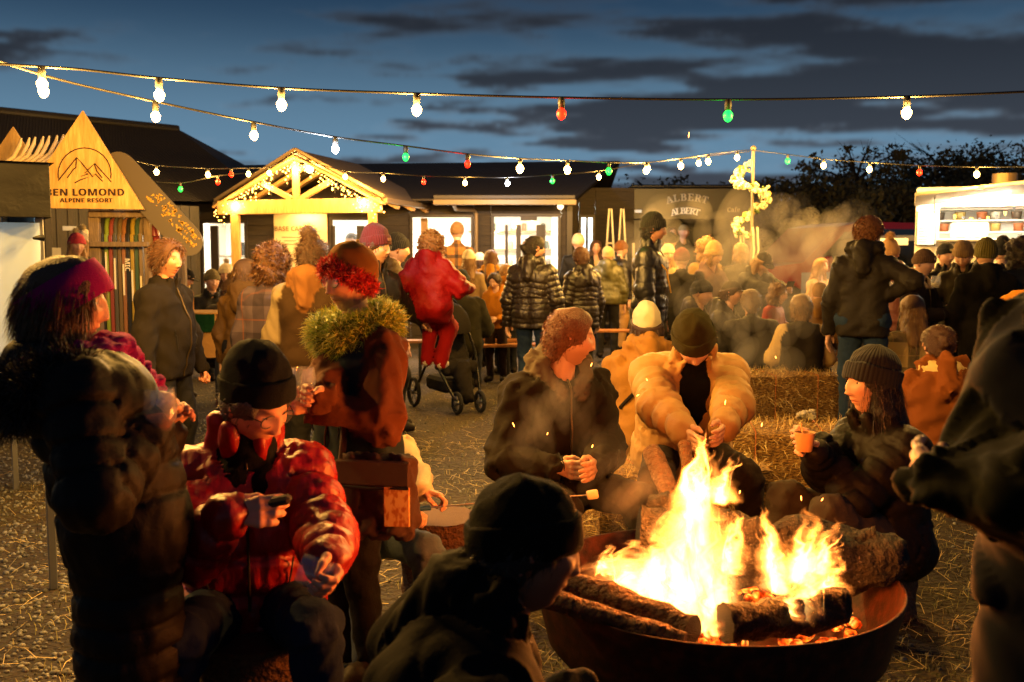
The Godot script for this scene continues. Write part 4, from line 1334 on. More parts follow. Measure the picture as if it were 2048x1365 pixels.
	part(c, "monitor", Shape.new().box(Vector3(wx(449), wy(498, 17.5), -17.5), Vector3(0.34, 0.24, 0.03), Basis(Vector3.RIGHT, -0.25)), mat("screen shell", Color(0.16, 0.18, 0.2), 0.4))
	# cream board beside the porch door
	var bd := part(c, "sign_board", Shape.new().box(Vector3((wx(550) + wx(656)) / 2, (wy(428) + wy(585)) / 2, z + 0.04), Vector3(wx(656) - wx(550), wy(428) - wy(585), 0.03)), mat("sign cream", Color(0.83, 0.76, 0.62), 0.7))
	bd.set_meta("label", "cream cafe sign board lit from above")
	var ink := mat("sign ink", Color(0.45, 0.38, 0.28), 0.8)
	letters(bd, "lettering", "BASE CAFE", "Droid Sans", 0.075, 0.006, ink, Transform3D(Basis(), Vector3(wx(582), wy(458), z + 0.058)), 700)
	for k in 3: part(bd, "printed_line", Shape.new().box(Vector3(wx(582), wy(475 + k * 7), z + 0.057), Vector3(0.28 - 0.07 * (k % 2), 0.012, 0.004), Basis(), 0.0), ink)
	part(c, "sign_light", Shape.new().box(Vector3(wx(620), wy(425), z + 0.2), Vector3(0.45, 0.03, 0.05)), glow("sign lamp", Color(1.0, 0.8, 0.45), 5.0))
	area(c, Transform3D(Basis(Vector3.RIGHT, -1.2), Vector3(wx(620), wy(425) - 0.03, z + 0.21)), Vector2(0.45, 0.05), Color(1.0, 0.75, 0.4), 0.5)
	shed()
	porch()

func shed() -> void:
	var c := thing("barn", Vector3.ZERO, "tall dark barn with upright cladding and a long metal roof", "building")
	var sheet := mat("barn roof", Color(0.105, 0.09, 0.08), 0.7, {"heightmap_enabled": true, "heightmap_texture": seam_tex(), "heightmap_scale": 2.0})
	var a := at(-120, 210, 15.0)
	var b := at(355, 258, 18.0)
	var d := at(545, 404, 16.1)
	var f := at(-160, 398, 13.2)
	var s := Shape.new()
	s.poly_n([f, d, b, a], (d - f).cross(a - f).normalized(), [Vector2(0, 0), Vector2(20, 0), Vector2(20, 1), Vector2(0, 1)])
	var bk := Vector3(2.2, -1.4, -4.0)
	s.poly_n([a, b, b + bk, a + bk], Vector3(0, 0.7, -0.7), [Vector2(0, 0), Vector2(20, 0), Vector2(20, 1), Vector2(0, 1)])
	s.poly([b, d, b + bk], at(300, 400, 17))
	part(c, "roof", s, sheet)
	part(c, "ridge_cap", Shape.new().tube([a, b], [0.07], 6), sheet)
	var clad := wood("barn boards", Color(0.10, 0.085, 0.07), Color(0.17, 0.14, 0.11), 0.8)
	var p0 := at(-60, 510, 12.6)
	var p1 := at(398, 510, 15.4)
	var n := 42
	for k in n:
		var p := p0.lerp(p1, (k + 0.5) / n)
		var dir := (p1 - p0)
		dir.y = 0
		part(c, "upright_board", Shape.new().box(Vector3(p.x, 1.12, p.z), Vector3(0.098, 2.24, 0.03 if k % 2 else 0.05), Basis(Vector3.UP, atan2(-dir.z, dir.x)), 0.003), clad)
	# small plates fixed to the boards
	var plate := part(c, "door_plate", Shape.new().box(at(138, 457, 12.6), Vector3(0.16, 0.055, 0.01), Basis(Vector3.UP, 0.55)), mat("plate", Color(0.75, 0.78, 0.85), 0.5))
	plate.set_meta("label", "small blue and white plate on the dark boards")
	var note := part(c, "notice", Shape.new().box(at(112, 504, 12.5), Vector3(0.10, 0.10, 0.008), Basis(Vector3.UP, 0.55)), mat("notice paper", Color(0.8, 0.78, 0.7), 0.8))
	note.set_meta("label", "white notice with black print")

func porch() -> void:
	var c := thing("porch", Vector3.ZERO, "pale timber gable porch hung with warm fairy lights", "porch")
	var pine := wood("pale pine", Color(0.62, 0.47, 0.27), Color(0.74, 0.59, 0.37), 0.6)
	var left := at(430, 409, 15.4)
	var right := at(768, 401, 14.5)
	var apex := at(591, 306, 14.95)
	var back := Vector3(0.55, 0, -2.3)
	var cross := (right - left)
	cross.y = 0
	cross = cross.normalized()
	# roof sheets, barge boards, gutter
	var sheet := mat("porch roof sheet", Color(0.36, 0.31, 0.24), 0.5, {"metallic": 0.3, "heightmap_enabled": true, "heightmap_texture": seam_tex(), "heightmap_scale": 1.5, "uv1_scale": Vector3(1, 1, 1)})
	for e in [left, right]:
		var s := Shape.new()
		var nn: Vector3 = (apex - e).cross(back).normalized()
		if nn.y < 0: nn = -nn
		for k in 2:
			var o: Vector3 = nn * (0.05 if k == 0 else 0.01)
			s.poly_n([e + o, apex + o, apex + back + o, e + back + o], nn if k == 0 else -nn, [Vector2(0, 0), Vector2(0, 1), Vector2(3, 1), Vector2(3, 0)])
		part(c, "roof_sheet", s, sheet)
		part(c, "barge_board", Shape.new().bar(e + Vector3(0, -0.05, 0.02), apex + Vector3(0, -0.05, 0.02), 0.03, 0.15, cross.cross(Vector3.UP)), pine)
		part(c, "barge_trim", Shape.new().bar(e + Vector3(0, 0.055, 0.03), apex + Vector3(0, 0.055, 0.03), 0.05, 0.05, cross.cross(Vector3.UP)), mat("gutter", Color(0.42, 0.36, 0.28), 0.45))
		part(c, "gutter", Shape.new().bar(e + Vector3(0, 0.0, 0), e + back, 0.09, 0.08), mat("gutter", Color(0.42, 0.36, 0.28), 0.45))
		for k in 3: part(c, "rafter", Shape.new().bar(e + back * (0.25 + 0.3 * k) + Vector3(0, -0.08, 0), apex + back * (0.25 + 0.3 * k) + Vector3(0, -0.08, 0), 0.05, 0.12, cross.cross(Vector3.UP)), pine)
	# front truss on two posts
	var b0 := at(438, 416, 15.33)
	var b1 := at(762, 406, 14.52)
	b1.y = b0.y
	part(c, "beam", Shape.new().bar(b0, b1, 0.11, 0.21), pine)
	var pl := at(470, 423, 15.25)
	var pr := at(745, 415, 14.56)
	for p in [pl, pr]:
		var f := Vector3(p.x, 0, p.z)
		part(c, "post", Shape.new().box(Vector3(f.x, (b0.y - 0.105) / 2, f.z), Vector3(0.125, b0.y - 0.105, 0.125)), pine)
		var g: Vector3 = f + back
		part(c, "post", Shape.new().box(Vector3(g.x, (b0.y - 0.1) / 2, g.z), Vector3(0.12, b0.y - 0.1, 0.12)), pine)
	var foot := Vector3(apex.x, b0.y + 0.107, apex.z + 0.01)
	part(c, "king_post", Shape.new().bar(foot, apex + Vector3(0, -0.14, 0.01), 0.1, 0.085), pine)
	part(c, "brace", Shape.new().bar(foot + cross * -0.06, left.lerp(apex, 0.60) + Vector3(0, -0.14, 0), 0.09, 0.07), pine)
	part(c, "brace", Shape.new().bar(foot + cross * 0.06, right.lerp(apex, 0.60) + Vector3(0, -0.14, 0), 0.09, 0.07), pine)
	# icicle fairy lights along the gable
	var f := Shape.new()
	var wires := Shape.new()
	for e in [left, right]:
		for k in 30:
			var p: Vector3 = e.lerp(apex, (k + 0.3) / 30.0) + Vector3(0, -0.13, 0.08)
			var n := rng.randi_range(1, 6) if k % 2 else rng.randi_range(1, 3)
			wires.tube([p + Vector3(0, 0.03, 0), p - Vector3(0, 0.05 * n, 0)], [0.002], 4, false)
			for j in n: f.ball(p + Vector3(rnd(-0.035, 0.035), -0.05 * j, rnd(-0.02, 0.02)), Vector3.ONE * rnd(0.007, 0.012), 6)
	var fl := part(self, "fairy_lights", f, glow("fairy light", Color(1.0, 0.72, 0.30), 9.0))
	tag(fl, "curtain of tiny warm fairy lights along the porch gable", "fairy lights", "", "stuff")
	part(fl, "wires", wires, mat("thin wire", Color(0.1, 0.1, 0.08), 0.6))
	for t in [0.25, 0.6, 0.95]:
		for e in [left, right]: omni(fl, e.lerp(apex, t) + Vector3(0, -0.22, 0.16), Color(1.0, 0.80, 0.46), 0.32, 0.05)
	var g := part(c, "porch_lamp", Shape.new().ball(apex + back * 0.2 + Vector3(0, -0.2, 0), Vector3.ONE * 0.06, 12), glow("porch lamp", Color(1.0, 0.8, 0.5), 10.0))
	omni(g, apex + back * 0.2 + Vector3(0, -0.2, 0), Color(1.0, 0.76, 0.44), 1.3, 0.06)

# ---------------------------------------------------------------- strings of bulbs
const WARM := Color(1.0, 0.74, 0.34)
func bulb(p: Vector3, colour: String, said: String, group: String, drop: float = 0.05, k: float = 1.0) -> void:
	var c: Color = {"warm": Color(1.0, 0.78, 0.42), "white": Color(0.95, 0.97, 1.0), "red": Color(1.0, 0.10, 0.03), "green": Color(0.05, 0.85, 0.25)}[colour]
	var o := thing("string_bulb", p, said, "light bulb", group)
	part(o, "socket", Shape.new().lathe([Vector2(0, 0.005), Vector2(0.014, 0.0), Vector2(0.017, -0.02), Vector2(0.015, -drop), Vector2(0, -drop)], 10), mat("socket", Color(0.06, 0.06, 0.06), 0.6))
	var prof := []
	for q in 11:
		var a := PI * q / 10.0
		prof.append(Vector2((0.023 + 0.003 * cos(a)) * sin(a) * (0.85 if q < 4 else 1.0), -drop - 0.026 + 0.029 * cos(a)))
	if p.z < -8.0:
		for q in prof.size(): prof[q] = Vector2(prof[q].x * 1.3, -drop + (prof[q].y + drop) * 1.3)
	part(o, "globe", Shape.new().lathe(prof, 14), glow("bulb " + colour, c, {"warm": 26.0, "white": 22.0, "red": 3.0, "green": 2.2}[colour]))
	omni(o, Vector3(0, -drop - 0.03, 0), WARM if colour == "warm" else c, (1.25 if colour == "warm" else 1.0 if colour == "white" else 0.06) * k, 0.03)

func cable(pts: Array, said: String) -> void:
	var smooth := Curve3D.new()
	for q in pts.size():
		var t: Vector3 = (pts[mini(q + 1, pts.size() - 1)] - pts[maxi(q - 1, 0)]) / 6.0
		smooth.add_point(pts[q], -t, t)
	smooth.bake_interval = 0.12
	tag(part(self, "light_cable", Shape.new().tube(Array(smooth.get_baked_points()), [0.006], 6), mat("black cable", Color(0.05, 0.045, 0.04), 0.55)), said, "cable")

func strings() -> void:
	# over the fire: near, level
	var l := []
	for p in [[-420, 105, 4.2], [82, 133, 4.4], [200, 143, 4.45], [317, 156, 4.5], [562, 176, 4.6], [833, 187, 4.7], [1123, 195, 4.75], [1457, 199, 4.75], [1815, 193, 4.7], [2120, 180, 4.65], [2500, 160, 4.6]]: l.append(at(p[0], p[1], p[2]))
	cable(l, "black light cable slung level across the yard in front of the fire")
	for p in [[82, 133, 4.4, "warm"], [317, 156, 4.5, "warm"], [562, 176, 4.6, "warm"], [833, 187, 4.7, "warm"], [1123, 195, 4.75, "red"], [1457, 199, 4.75, "green"], [1815, 193, 4.7, "warm"]]:
		bulb(at(p[0], p[1], p[2]), p[3], "%s bulb on the level cable slung over the fire" % {"warm": "warm white", "red": "red", "green": "green"}[p[3]], "bulbs on the level cable", 0.05, 1.4)
	# from the near corner to the flower pole
	l = []
	var row := []
	var a := Vector3(-2.25, 0, -4.5)
	var b := Vector3(3.18, 0, -13.3)
	var px := [85, 310, 507, 670, 811, 935, 1040, 1135, 1218, 1293, 1362, 1417, 1475]
	var py := [150, 203, 244, 274, 292, 308, 317, 321, 325, 325, 317, 309, 302]
	var kinds := ["warm", "warm", "warm", "white", "green", "red", "warm", "warm", "green", "warm", "warm", "warm", "warm"]
	l += [Vector3(-3.2, 2.65, 0.2), Vector3(-2.8, 2.5, -1.6), Vector3(-2.55, 2.42, -2.6), Vector3(-2.35, 2.36, -3.6)]
	for q in px.size():
		var u: float = (px[q] - 1024.0) / FOCAL
		var t: float = (-u * 4.5 - 2.25) / (u * 8.8 - 5.43)
		if q == 0: t = 0.02
		var p := at(px[q], py[q], 4.5 + 8.8 * t)
		l.append(p)
		row.append(p)
	l.append(at(1500, 300, 13.3))
	cable(l, "black light cable running from beside the tent out to the flower pole")
	for q in row.size(): bulb(row[q], kinds[q], "%s bulb on the cable that runs out to the flower pole" % {"warm": "warm white", "red": "red", "green": "green", "white": "cool white"}[kinds[q]], "bulbs on the cable to the flower pole", 0.05, 0.55 if q < 4 else 1.5)
	for p in [[-2.35, 2.36, -3.6]]: bulb(Vector3(p[0], p[1], p[2]), "warm", "warm white bulb where the cable comes in over the gravel", "bulbs on the cable to the flower pole", 0.05, 1.5)
	# pole to the food truck and beyond
	l = [at(1500, 300, 13.3)]
	for p in [[1576, 309, "green"], [1648, 318, "warm"], [1740, 325, "warm"], [1840, 331, "red"], [1955, 334, "warm"], [2090, 333, "warm"]]:
		var q := at(p[0], p[1], 13.2 - (p[0] - 1500) * 0.004)
		l.append(q)
		bulb(q, p[2], "%s bulb strung between the flower pole and the food truck" % {"warm": "warm white", "red": "red", "green": "green"}[p[2]], "bulbs between flower pole and food truck", 0.05, 1.5)
	cable(l, "light cable from the flower pole over the white food truck")
	# along the cafe roof
	l = []
	for p in [[230, 318, ""], [270, 322, "warm"], [312, 331, "warm"], [415, 337, "warm"], [462, 337, "red"], [496, 336, "warm"], [538, 334, "warm"], [590, 312, ""]]:
		var q := at(p[0], p[1], 12.5 + (p[0] - 230) * 0.0055)
		l.append(q)
		if p[2]: bulb(q, p[2], "%s bulb on the cable from the ski rack to the porch gable" % {"warm": "warm white", "red": "red"}[p[2]], "bulbs between ski rack and porch", 0.05, 0.6)
	cable(l, "light cable from the ski rack to the porch gable")
	l = []
	for p in [[590, 315, ""], [690, 342, "warm"], [766, 346, "warm"], [847, 352, "red"], [930, 354, "warm"], [1015, 355, "white"], [1105, 350, "green"], [1198, 342, "warm"], [1297, 325, "warm"], [1398, 314, "warm"], [1500, 303, ""]]:
		var q := at(p[0], p[1], 14.4 - (p[0] - 590) * 0.0012)
		l.append(q)
		if p[2]: bulb(q, p[2], "%s bulb on the cable along the cafe eaves" % {"warm": "warm white", "red": "red", "green": "green", "white": "cool white"}[p[2]], "bulbs along the cafe eaves", 0.05, 1.4)
	cable(l, "light cable from the porch gable along the eaves to the flower pole")
	l = []
	for p in [[262, 360, ""], [360, 366, "green"], [435, 352, "red"], [510, 345, ""]]:
		var q := at(p[0], p[1], 13.6)
		l.append(q)
		if p[2]: bulb(q, p[2], "small %s bulb hanging in front of the barn roof" % p[2], "small bulbs on the barn")
	cable(l, "thin slack cable in front of the barn")

func flower_pole() -> void:
	var base := at(1503, 510, 13.3)
	base.y = 0
	var top := wy(297, 13.3)
	var o := thing("flower_pole", base, "pale metal pole that carries the light cables", "pole")
	part(o, "post", Shape.new().tube([Vector3.ZERO, Vector3(0, top, 0)], [0.02], 10), mat("pale pole", Color(0.42, 0.38, 0.32), 0.5))
	part(o, "cap", Shape.new().ball(Vector3(0, top, 0), Vector3.ONE * 0.04, 10), mat("pale pole", Color(0.42, 0.38, 0.32), 0.5))
	for k in 2:
		var g := thing("flower_garland", base + Vector3(0, wy([365, 432][k], 13.3), 0), ["upper cream flower garland wound round the pole", "lower cream flower garland spiralling round the pole"][k], "garland")
		var fm := [mat("cream petals", Color(0.80, 0.76, 0.64), 0.8), mat("yellow petals", Color(0.80, 0.72, 0.35), 0.8), mat("green leaf", Color(0.25, 0.32, 0.12), 0.8)]
		var bl := Shape.new()
		for q in 5:
			var a := TAU * q / 5
			bl.ball(Vector3(cos(a) * 0.018, 0, sin(a) * 0.018), Vector3(0.018, 0.012, 0.018), 6)
		bl.ball(Vector3(0, 0.008, 0), Vector3(0.013, 0.012, 0.013), 6)
		var bm := bl.into()
		for q in 84:
			var t := q / 83.0
			var a := t * 4.6 + k * 2.2
			var r := 0.10 + 0.06 * sin(t * PI)
			var p := Vector3(cos(a) * r * 1.5, (t - 0.5) * 0.50 + cos(a) * 0.05, sin(a) * r) + rvec(0.045)
			part(g, "flower" if q % 5 else "leaf", bm, fm[2 if q % 5 == 0 else 1 if q % 7 == 0 else 0], Transform3D(Basis.from_euler(rvec(1.5)) * Basis.from_scale(Vector3.ONE * rnd(0.7, 1.6)), p))
		if k == 1:
			for q in 4:
				var x: float = [-0.17, -0.13, 0.0, 0.06][q]
				part(g, "ribbon", Shape.new().tube([Vector3(x, -0.15, 0.05), Vector3(x + 0.02, -0.45, 0.06), Vector3(x + rnd(-0.03, 0.05), -rnd(0.6, 1.0), 0.05)], [0.014, 0.012, 0.004], 5), fm[0])

# ---------------------------------------------------------------- vehicles
func arc_text(parent: Node3D, text: String, mid: Vector3, radius: float, step: float, height: float, m: Material, t: Basis) -> void:
	for k in text.length():
		var a := (k - (text.length() - 1) / 2.0) * step
		letters(parent, "letter", text[k], "Droid Serif", height, 0.01, m, Transform3D(t * Basis(Vector3.BACK, -a), mid + t * Vector3(sin(a) * radius, (cos(a) - 1.0) * radius, 0.012)), 700)

func dark_truck() -> void:
	var z := 20.0
	var x0 := wx(1262, z)
	var x1 := wx(1506, z)
	var o := thing("drinks_trailer", Vector3((x0 + x1) / 2, 0, -z), "black drinks trailer with white arched lettering and an open hatch", "trailer")
	var w := x1 - x0
	var body := mat("black trailer paint", Color(0.055, 0.052, 0.052), 0.35)
	var top := wy(376, z)
	var h0 := wy(440, z)
	var h1 := 1.05
	part(o, "upper_panel", Shape.new().box(Vector3(0, (top + h0) / 2, 0), Vector3(w, top - h0, 0.06), Basis(), 0.02), body)
	part(o, "lower_panel", Shape.new().box(Vector3(0, 0.3 + (h1 - 0.3) / 2, 0), Vector3(w, h1 - 0.3, 0.06)), body)
	for e in [-1.0, 1.0]: part(o, "side_panel", Shape.new().box(Vector3(e * (w / 2 - 0.15), (h0 + h1) / 2, 0), Vector3(0.3, h0 - h1, 0.06)), body)
	part(o, "roof", Shape.new().box(Vector3(0, top + 0.03, -0.9), Vector3(w + 0.06, 0.07, 1.9), Basis(), 0.03), body)
	part(o, "back_wall", Shape.new().box(Vector3(0, (top + 0.3) / 2, -1.8), Vector3(w, top - 0.3, 0.05)), body)
	part(o, "end_wall", Shape.new().box(Vector3(-w / 2 + 0.03, (top + 0.3) / 2, -0.92), Vector3(0.05, top - 0.32, 1.72)), body)
	part(o, "end_wall", Shape.new().box(Vector3(w / 2 - 0.03, (top + 0.3) / 2, -0.92), Vector3(0.05, top - 0.32, 1.72)), body)
	part(o, "counter", Shape.new().box(Vector3(0, h1 + 0.02, 0.12), Vector3(w - 0.4, 0.04, 0.35)), wood("pale pine", Color(0.55, 0.36, 0.17), Color(0.68, 0.48, 0.25)))
	for e in [-0.5, 0.5]:
		part(o, "wheel", Shape.new().tube([Vector3(e, 0.3, 0.02), Vector3(e, 0.3, 0.2)], [0.3], 18), mat("tyre", Color(0.04, 0.04, 0.04), 0.9))
	var white := mat("painted letters", Color(0.92, 0.88, 0.80), 0.7)
	var dim := mat("faded letters", Color(0.62, 0.58, 0.5), 0.7)
	var cx := wx(1372, z) - o.position.x
	arc_text(o, "ALBERT", Vector3(cx, wy(395, z), 0.03), 1.2, 0.12, 0.14, dim, Basis())
	arc_text(o, "ALBERT", Vector3(wx(1369, z) - o.position.x, wy(422, z), 0.03), 0.9, 0.105, 0.125, white, Basis())
	letters(o, "lettering", "Cafe", "Droid Serif", 0.09, 0.008, dim, Transform3D(Basis(), Vector3(wx(1465, z) - o.position.x, wy(420, z), 0.04)))
	part(o, "name_plate", Shape.new().box(Vector3(wx(1275, z) - o.position.x, wy(423, z), 0.045), Vector3(0.14, 0.06, 0.01)), white)
	# trestles leaning beside it
	var alu := mat("ladder metal", Color(0.55, 0.54, 0.52), 0.4, {"metallic": 0.6})
	for k in 2:
		var p := at([1221, 1245][k], 510, 17.4)
		p.y = 0
		var t := thing("step_ladder", p, ["step ladder leaning by the dark wing, the one closest to the cafe", "step ladder standing beside the black trailer"][k], "ladder")
		for e in [-1.0, 1.0]:
			part(t, "rail", Shape.new().bar(Vector3(e * 0.16, 0, 0), Vector3(e * 0.02, 2.3, -0.1), 0.035, 0.03), alu)
		for q in 6: part(t, "rung", Shape.new().bar(Vector3(-0.145 + 0.018 * q, 0.3 + 0.28 * q, -0.01 * q), Vector3(0.145 - 0.018 * q, 0.3 + 0.28 * q, -0.01 * q), 0.03, 0.03), alu)
	var pp := at(1267, 510, 17.2)
	tag(part(self, "white_post", Shape.new().box(Vector3(pp.x, 0.85, pp.z), Vector3(0.045, 1.7, 0.04)), mat("white post", Color(0.75, 0.70, 0.6), 0.6)), "slim white post at the corner of the black trailer", "post")

func red_car() -> void:
	var z := 21.0
	var o := thing("red_car", Vector3(wx(1660, z), 0, -z), "red four wheel drive car parked behind the smoke", "car", "", 0.25)
	o.scale = Vector3.ONE * 1.2
	var red := mat("red car paint", Color(0.62, 0.03, 0.03), 0.3, {"clearcoat_enabled": true, "clearcoat": 0.6})
	var prof := [Vector2(-1.95, 0.42), Vector2(-2.02, 0.75), Vector2(-1.95, 1.0), Vector2(-1.0, 1.12), Vector2(-0.35, 1.72), Vector2(0.1, 1.80), Vector2(1.6, 1.78), Vector2(1.95, 1.2), Vector2(2.0, 0.7), Vector2(1.95, 0.42), Vector2(1.62, 0.42), Vector2(1.55, 0.62), Vector2(1.25, 0.78), Vector2(0.95, 0.62), Vector2(0.88, 0.42), Vector2(-0.85, 0.42), Vector2(-0.92, 0.62), Vector2(-1.22, 0.78), Vector2(-1.52, 0.62), Vector2(-1.6, 0.42)]
	part(o, "body", Shape.new().prism(prof, Vector3.RIGHT, Vector3.UP, Vector3(0, 0, -1.65), Vector3(0, 0, 0.82)), red)
	var glass := mat("dark car glass", Color(0.05, 0.06, 0.06), 0.08)
	part(o, "side_window", Shape.new().prism([Vector2(-0.72, 1.15), Vector2(-0.25, 1.62), Vector2(0.4, 1.68), Vector2(0.4, 1.15)], Vector3.RIGHT, Vector3.UP, Vector3(0, 0, 0.012), Vector3(0, 0, 0.822)), glass)
	part(o, "side_window", Shape.new().prism([Vector2(0.48, 1.15), Vector2(0.48, 1.68), Vector2(1.15, 1.68), Vector2(1.15, 1.15)], Vector3.RIGHT, Vector3.UP, Vector3(0, 0, 0.012), Vector3(0, 0, 0.822)), glass)
	part(o, "side_window", Shape.new().prism([Vector2(1.23, 1.18), Vector2(1.23, 1.68), Vector2(1.58, 1.66), Vector2(1.75, 1.25)], Vector3.RIGHT, Vector3.UP, Vector3(0, 0, 0.012), Vector3(0, 0, 0.822)), glass)
	for e in [-1.22, 1.25]:
		var wl := part(o, "wheel", Shape.new().tube([Vector3(e, 0.36, 0.62), Vector3(e, 0.36, 0.86)], [0.36], 22), mat("tyre", Color(0.04, 0.04, 0.04), 0.9))
		part(wl, "rim", Shape.new().tube([Vector3(e, 0.36, 0.80), Vector3(e, 0.36, 0.875)], [0.21], 14), mat("wheel rim", Color(0.5, 0.5, 0.5), 0.3, {"metallic": 0.8}))
	part(o, "door_strip", Shape.new().box(Vector3(0, 0.80, 0.83), Vector3(1.6, 0.03, 0.02)), mat("chrome strip", Color(0.75, 0.72, 0.68), 0.25, {"metallic": 0.9}))
	part(o, "sill", Shape.new().box(Vector3(0, 0.45, 0.84), Vector3(1.6, 0.06, 0.04)), mat("sill grey", Color(0.5, 0.48, 0.44), 0.6))
	part(o, "headlight", Shape.new().ball(Vector3(-1.93, 0.9, 0.6), Vector3(0.08, 0.1, 0.16), 12), mat("headlight glass", Color(0.75, 0.78, 0.8), 0.1))
	part(o, "mirror", Shape.new().box(Vector3(-0.6, 1.15, 0.92), Vector3(0.12, 0.14, 0.16), Basis(), 0.03), red)
	# pale jeep behind the man in the dark coat
	var j := thing("pale_car", Vector3(wx(1800, 19.0), 0, -19.0), "pale off-road car with a round headlight beside the red car", "car", "", -0.7)
	var pale := mat("pale car paint", Color(0.46, 0.46, 0.46), 0.4)
	part(j, "body", Shape.new().prism([Vector2(-1.6, 0.45), Vector2(-1.6, 1.15), Vector2(-0.5, 1.2), Vector2(-0.3, 1.85), Vector2(1.5, 1.85), Vector2(1.6, 0.45)], Vector3.RIGHT, Vector3.UP, Vector3(0, 0, -1.6), Vector3(0, 0, 0.8)), pale)
	part(j, "windscreen", Shape.new().bar(Vector3(-0.53, 1.24, 0), Vector3(-0.33, 1.8, 0), 1.4, 0.02, Vector3.RIGHT), glass)
	part(j, "side_window", Shape.new().box(Vector3(0.5, 1.5, 0.802), Vector3(1.3, 0.5, 0.012)), glass)
	part(j, "grille", Shape.new().box(Vector3(-1.61, 0.9, 0), Vector3(0.03, 0.35, 0.9)), mat("grille", Color(0.1, 0.1, 0.1), 0.5))
	for e in [-0.6, 0.6]:
		part(j, "headlight", Shape.new().ball(Vector3(-1.62, 0.95, e), Vector3(0.04, 0.11, 0.11), 12), mat("headlight glass", Color(0.75, 0.78, 0.8), 0.1))
	for e in [-1.05, 1.05]: part(j, "wheel", Shape.new().tube([Vector3(e, 0.38, 0.6), Vector3(e, 0.38, 0.86)], [0.38], 20), mat("tyre", Color(0.04, 0.04, 0.04), 0.9))

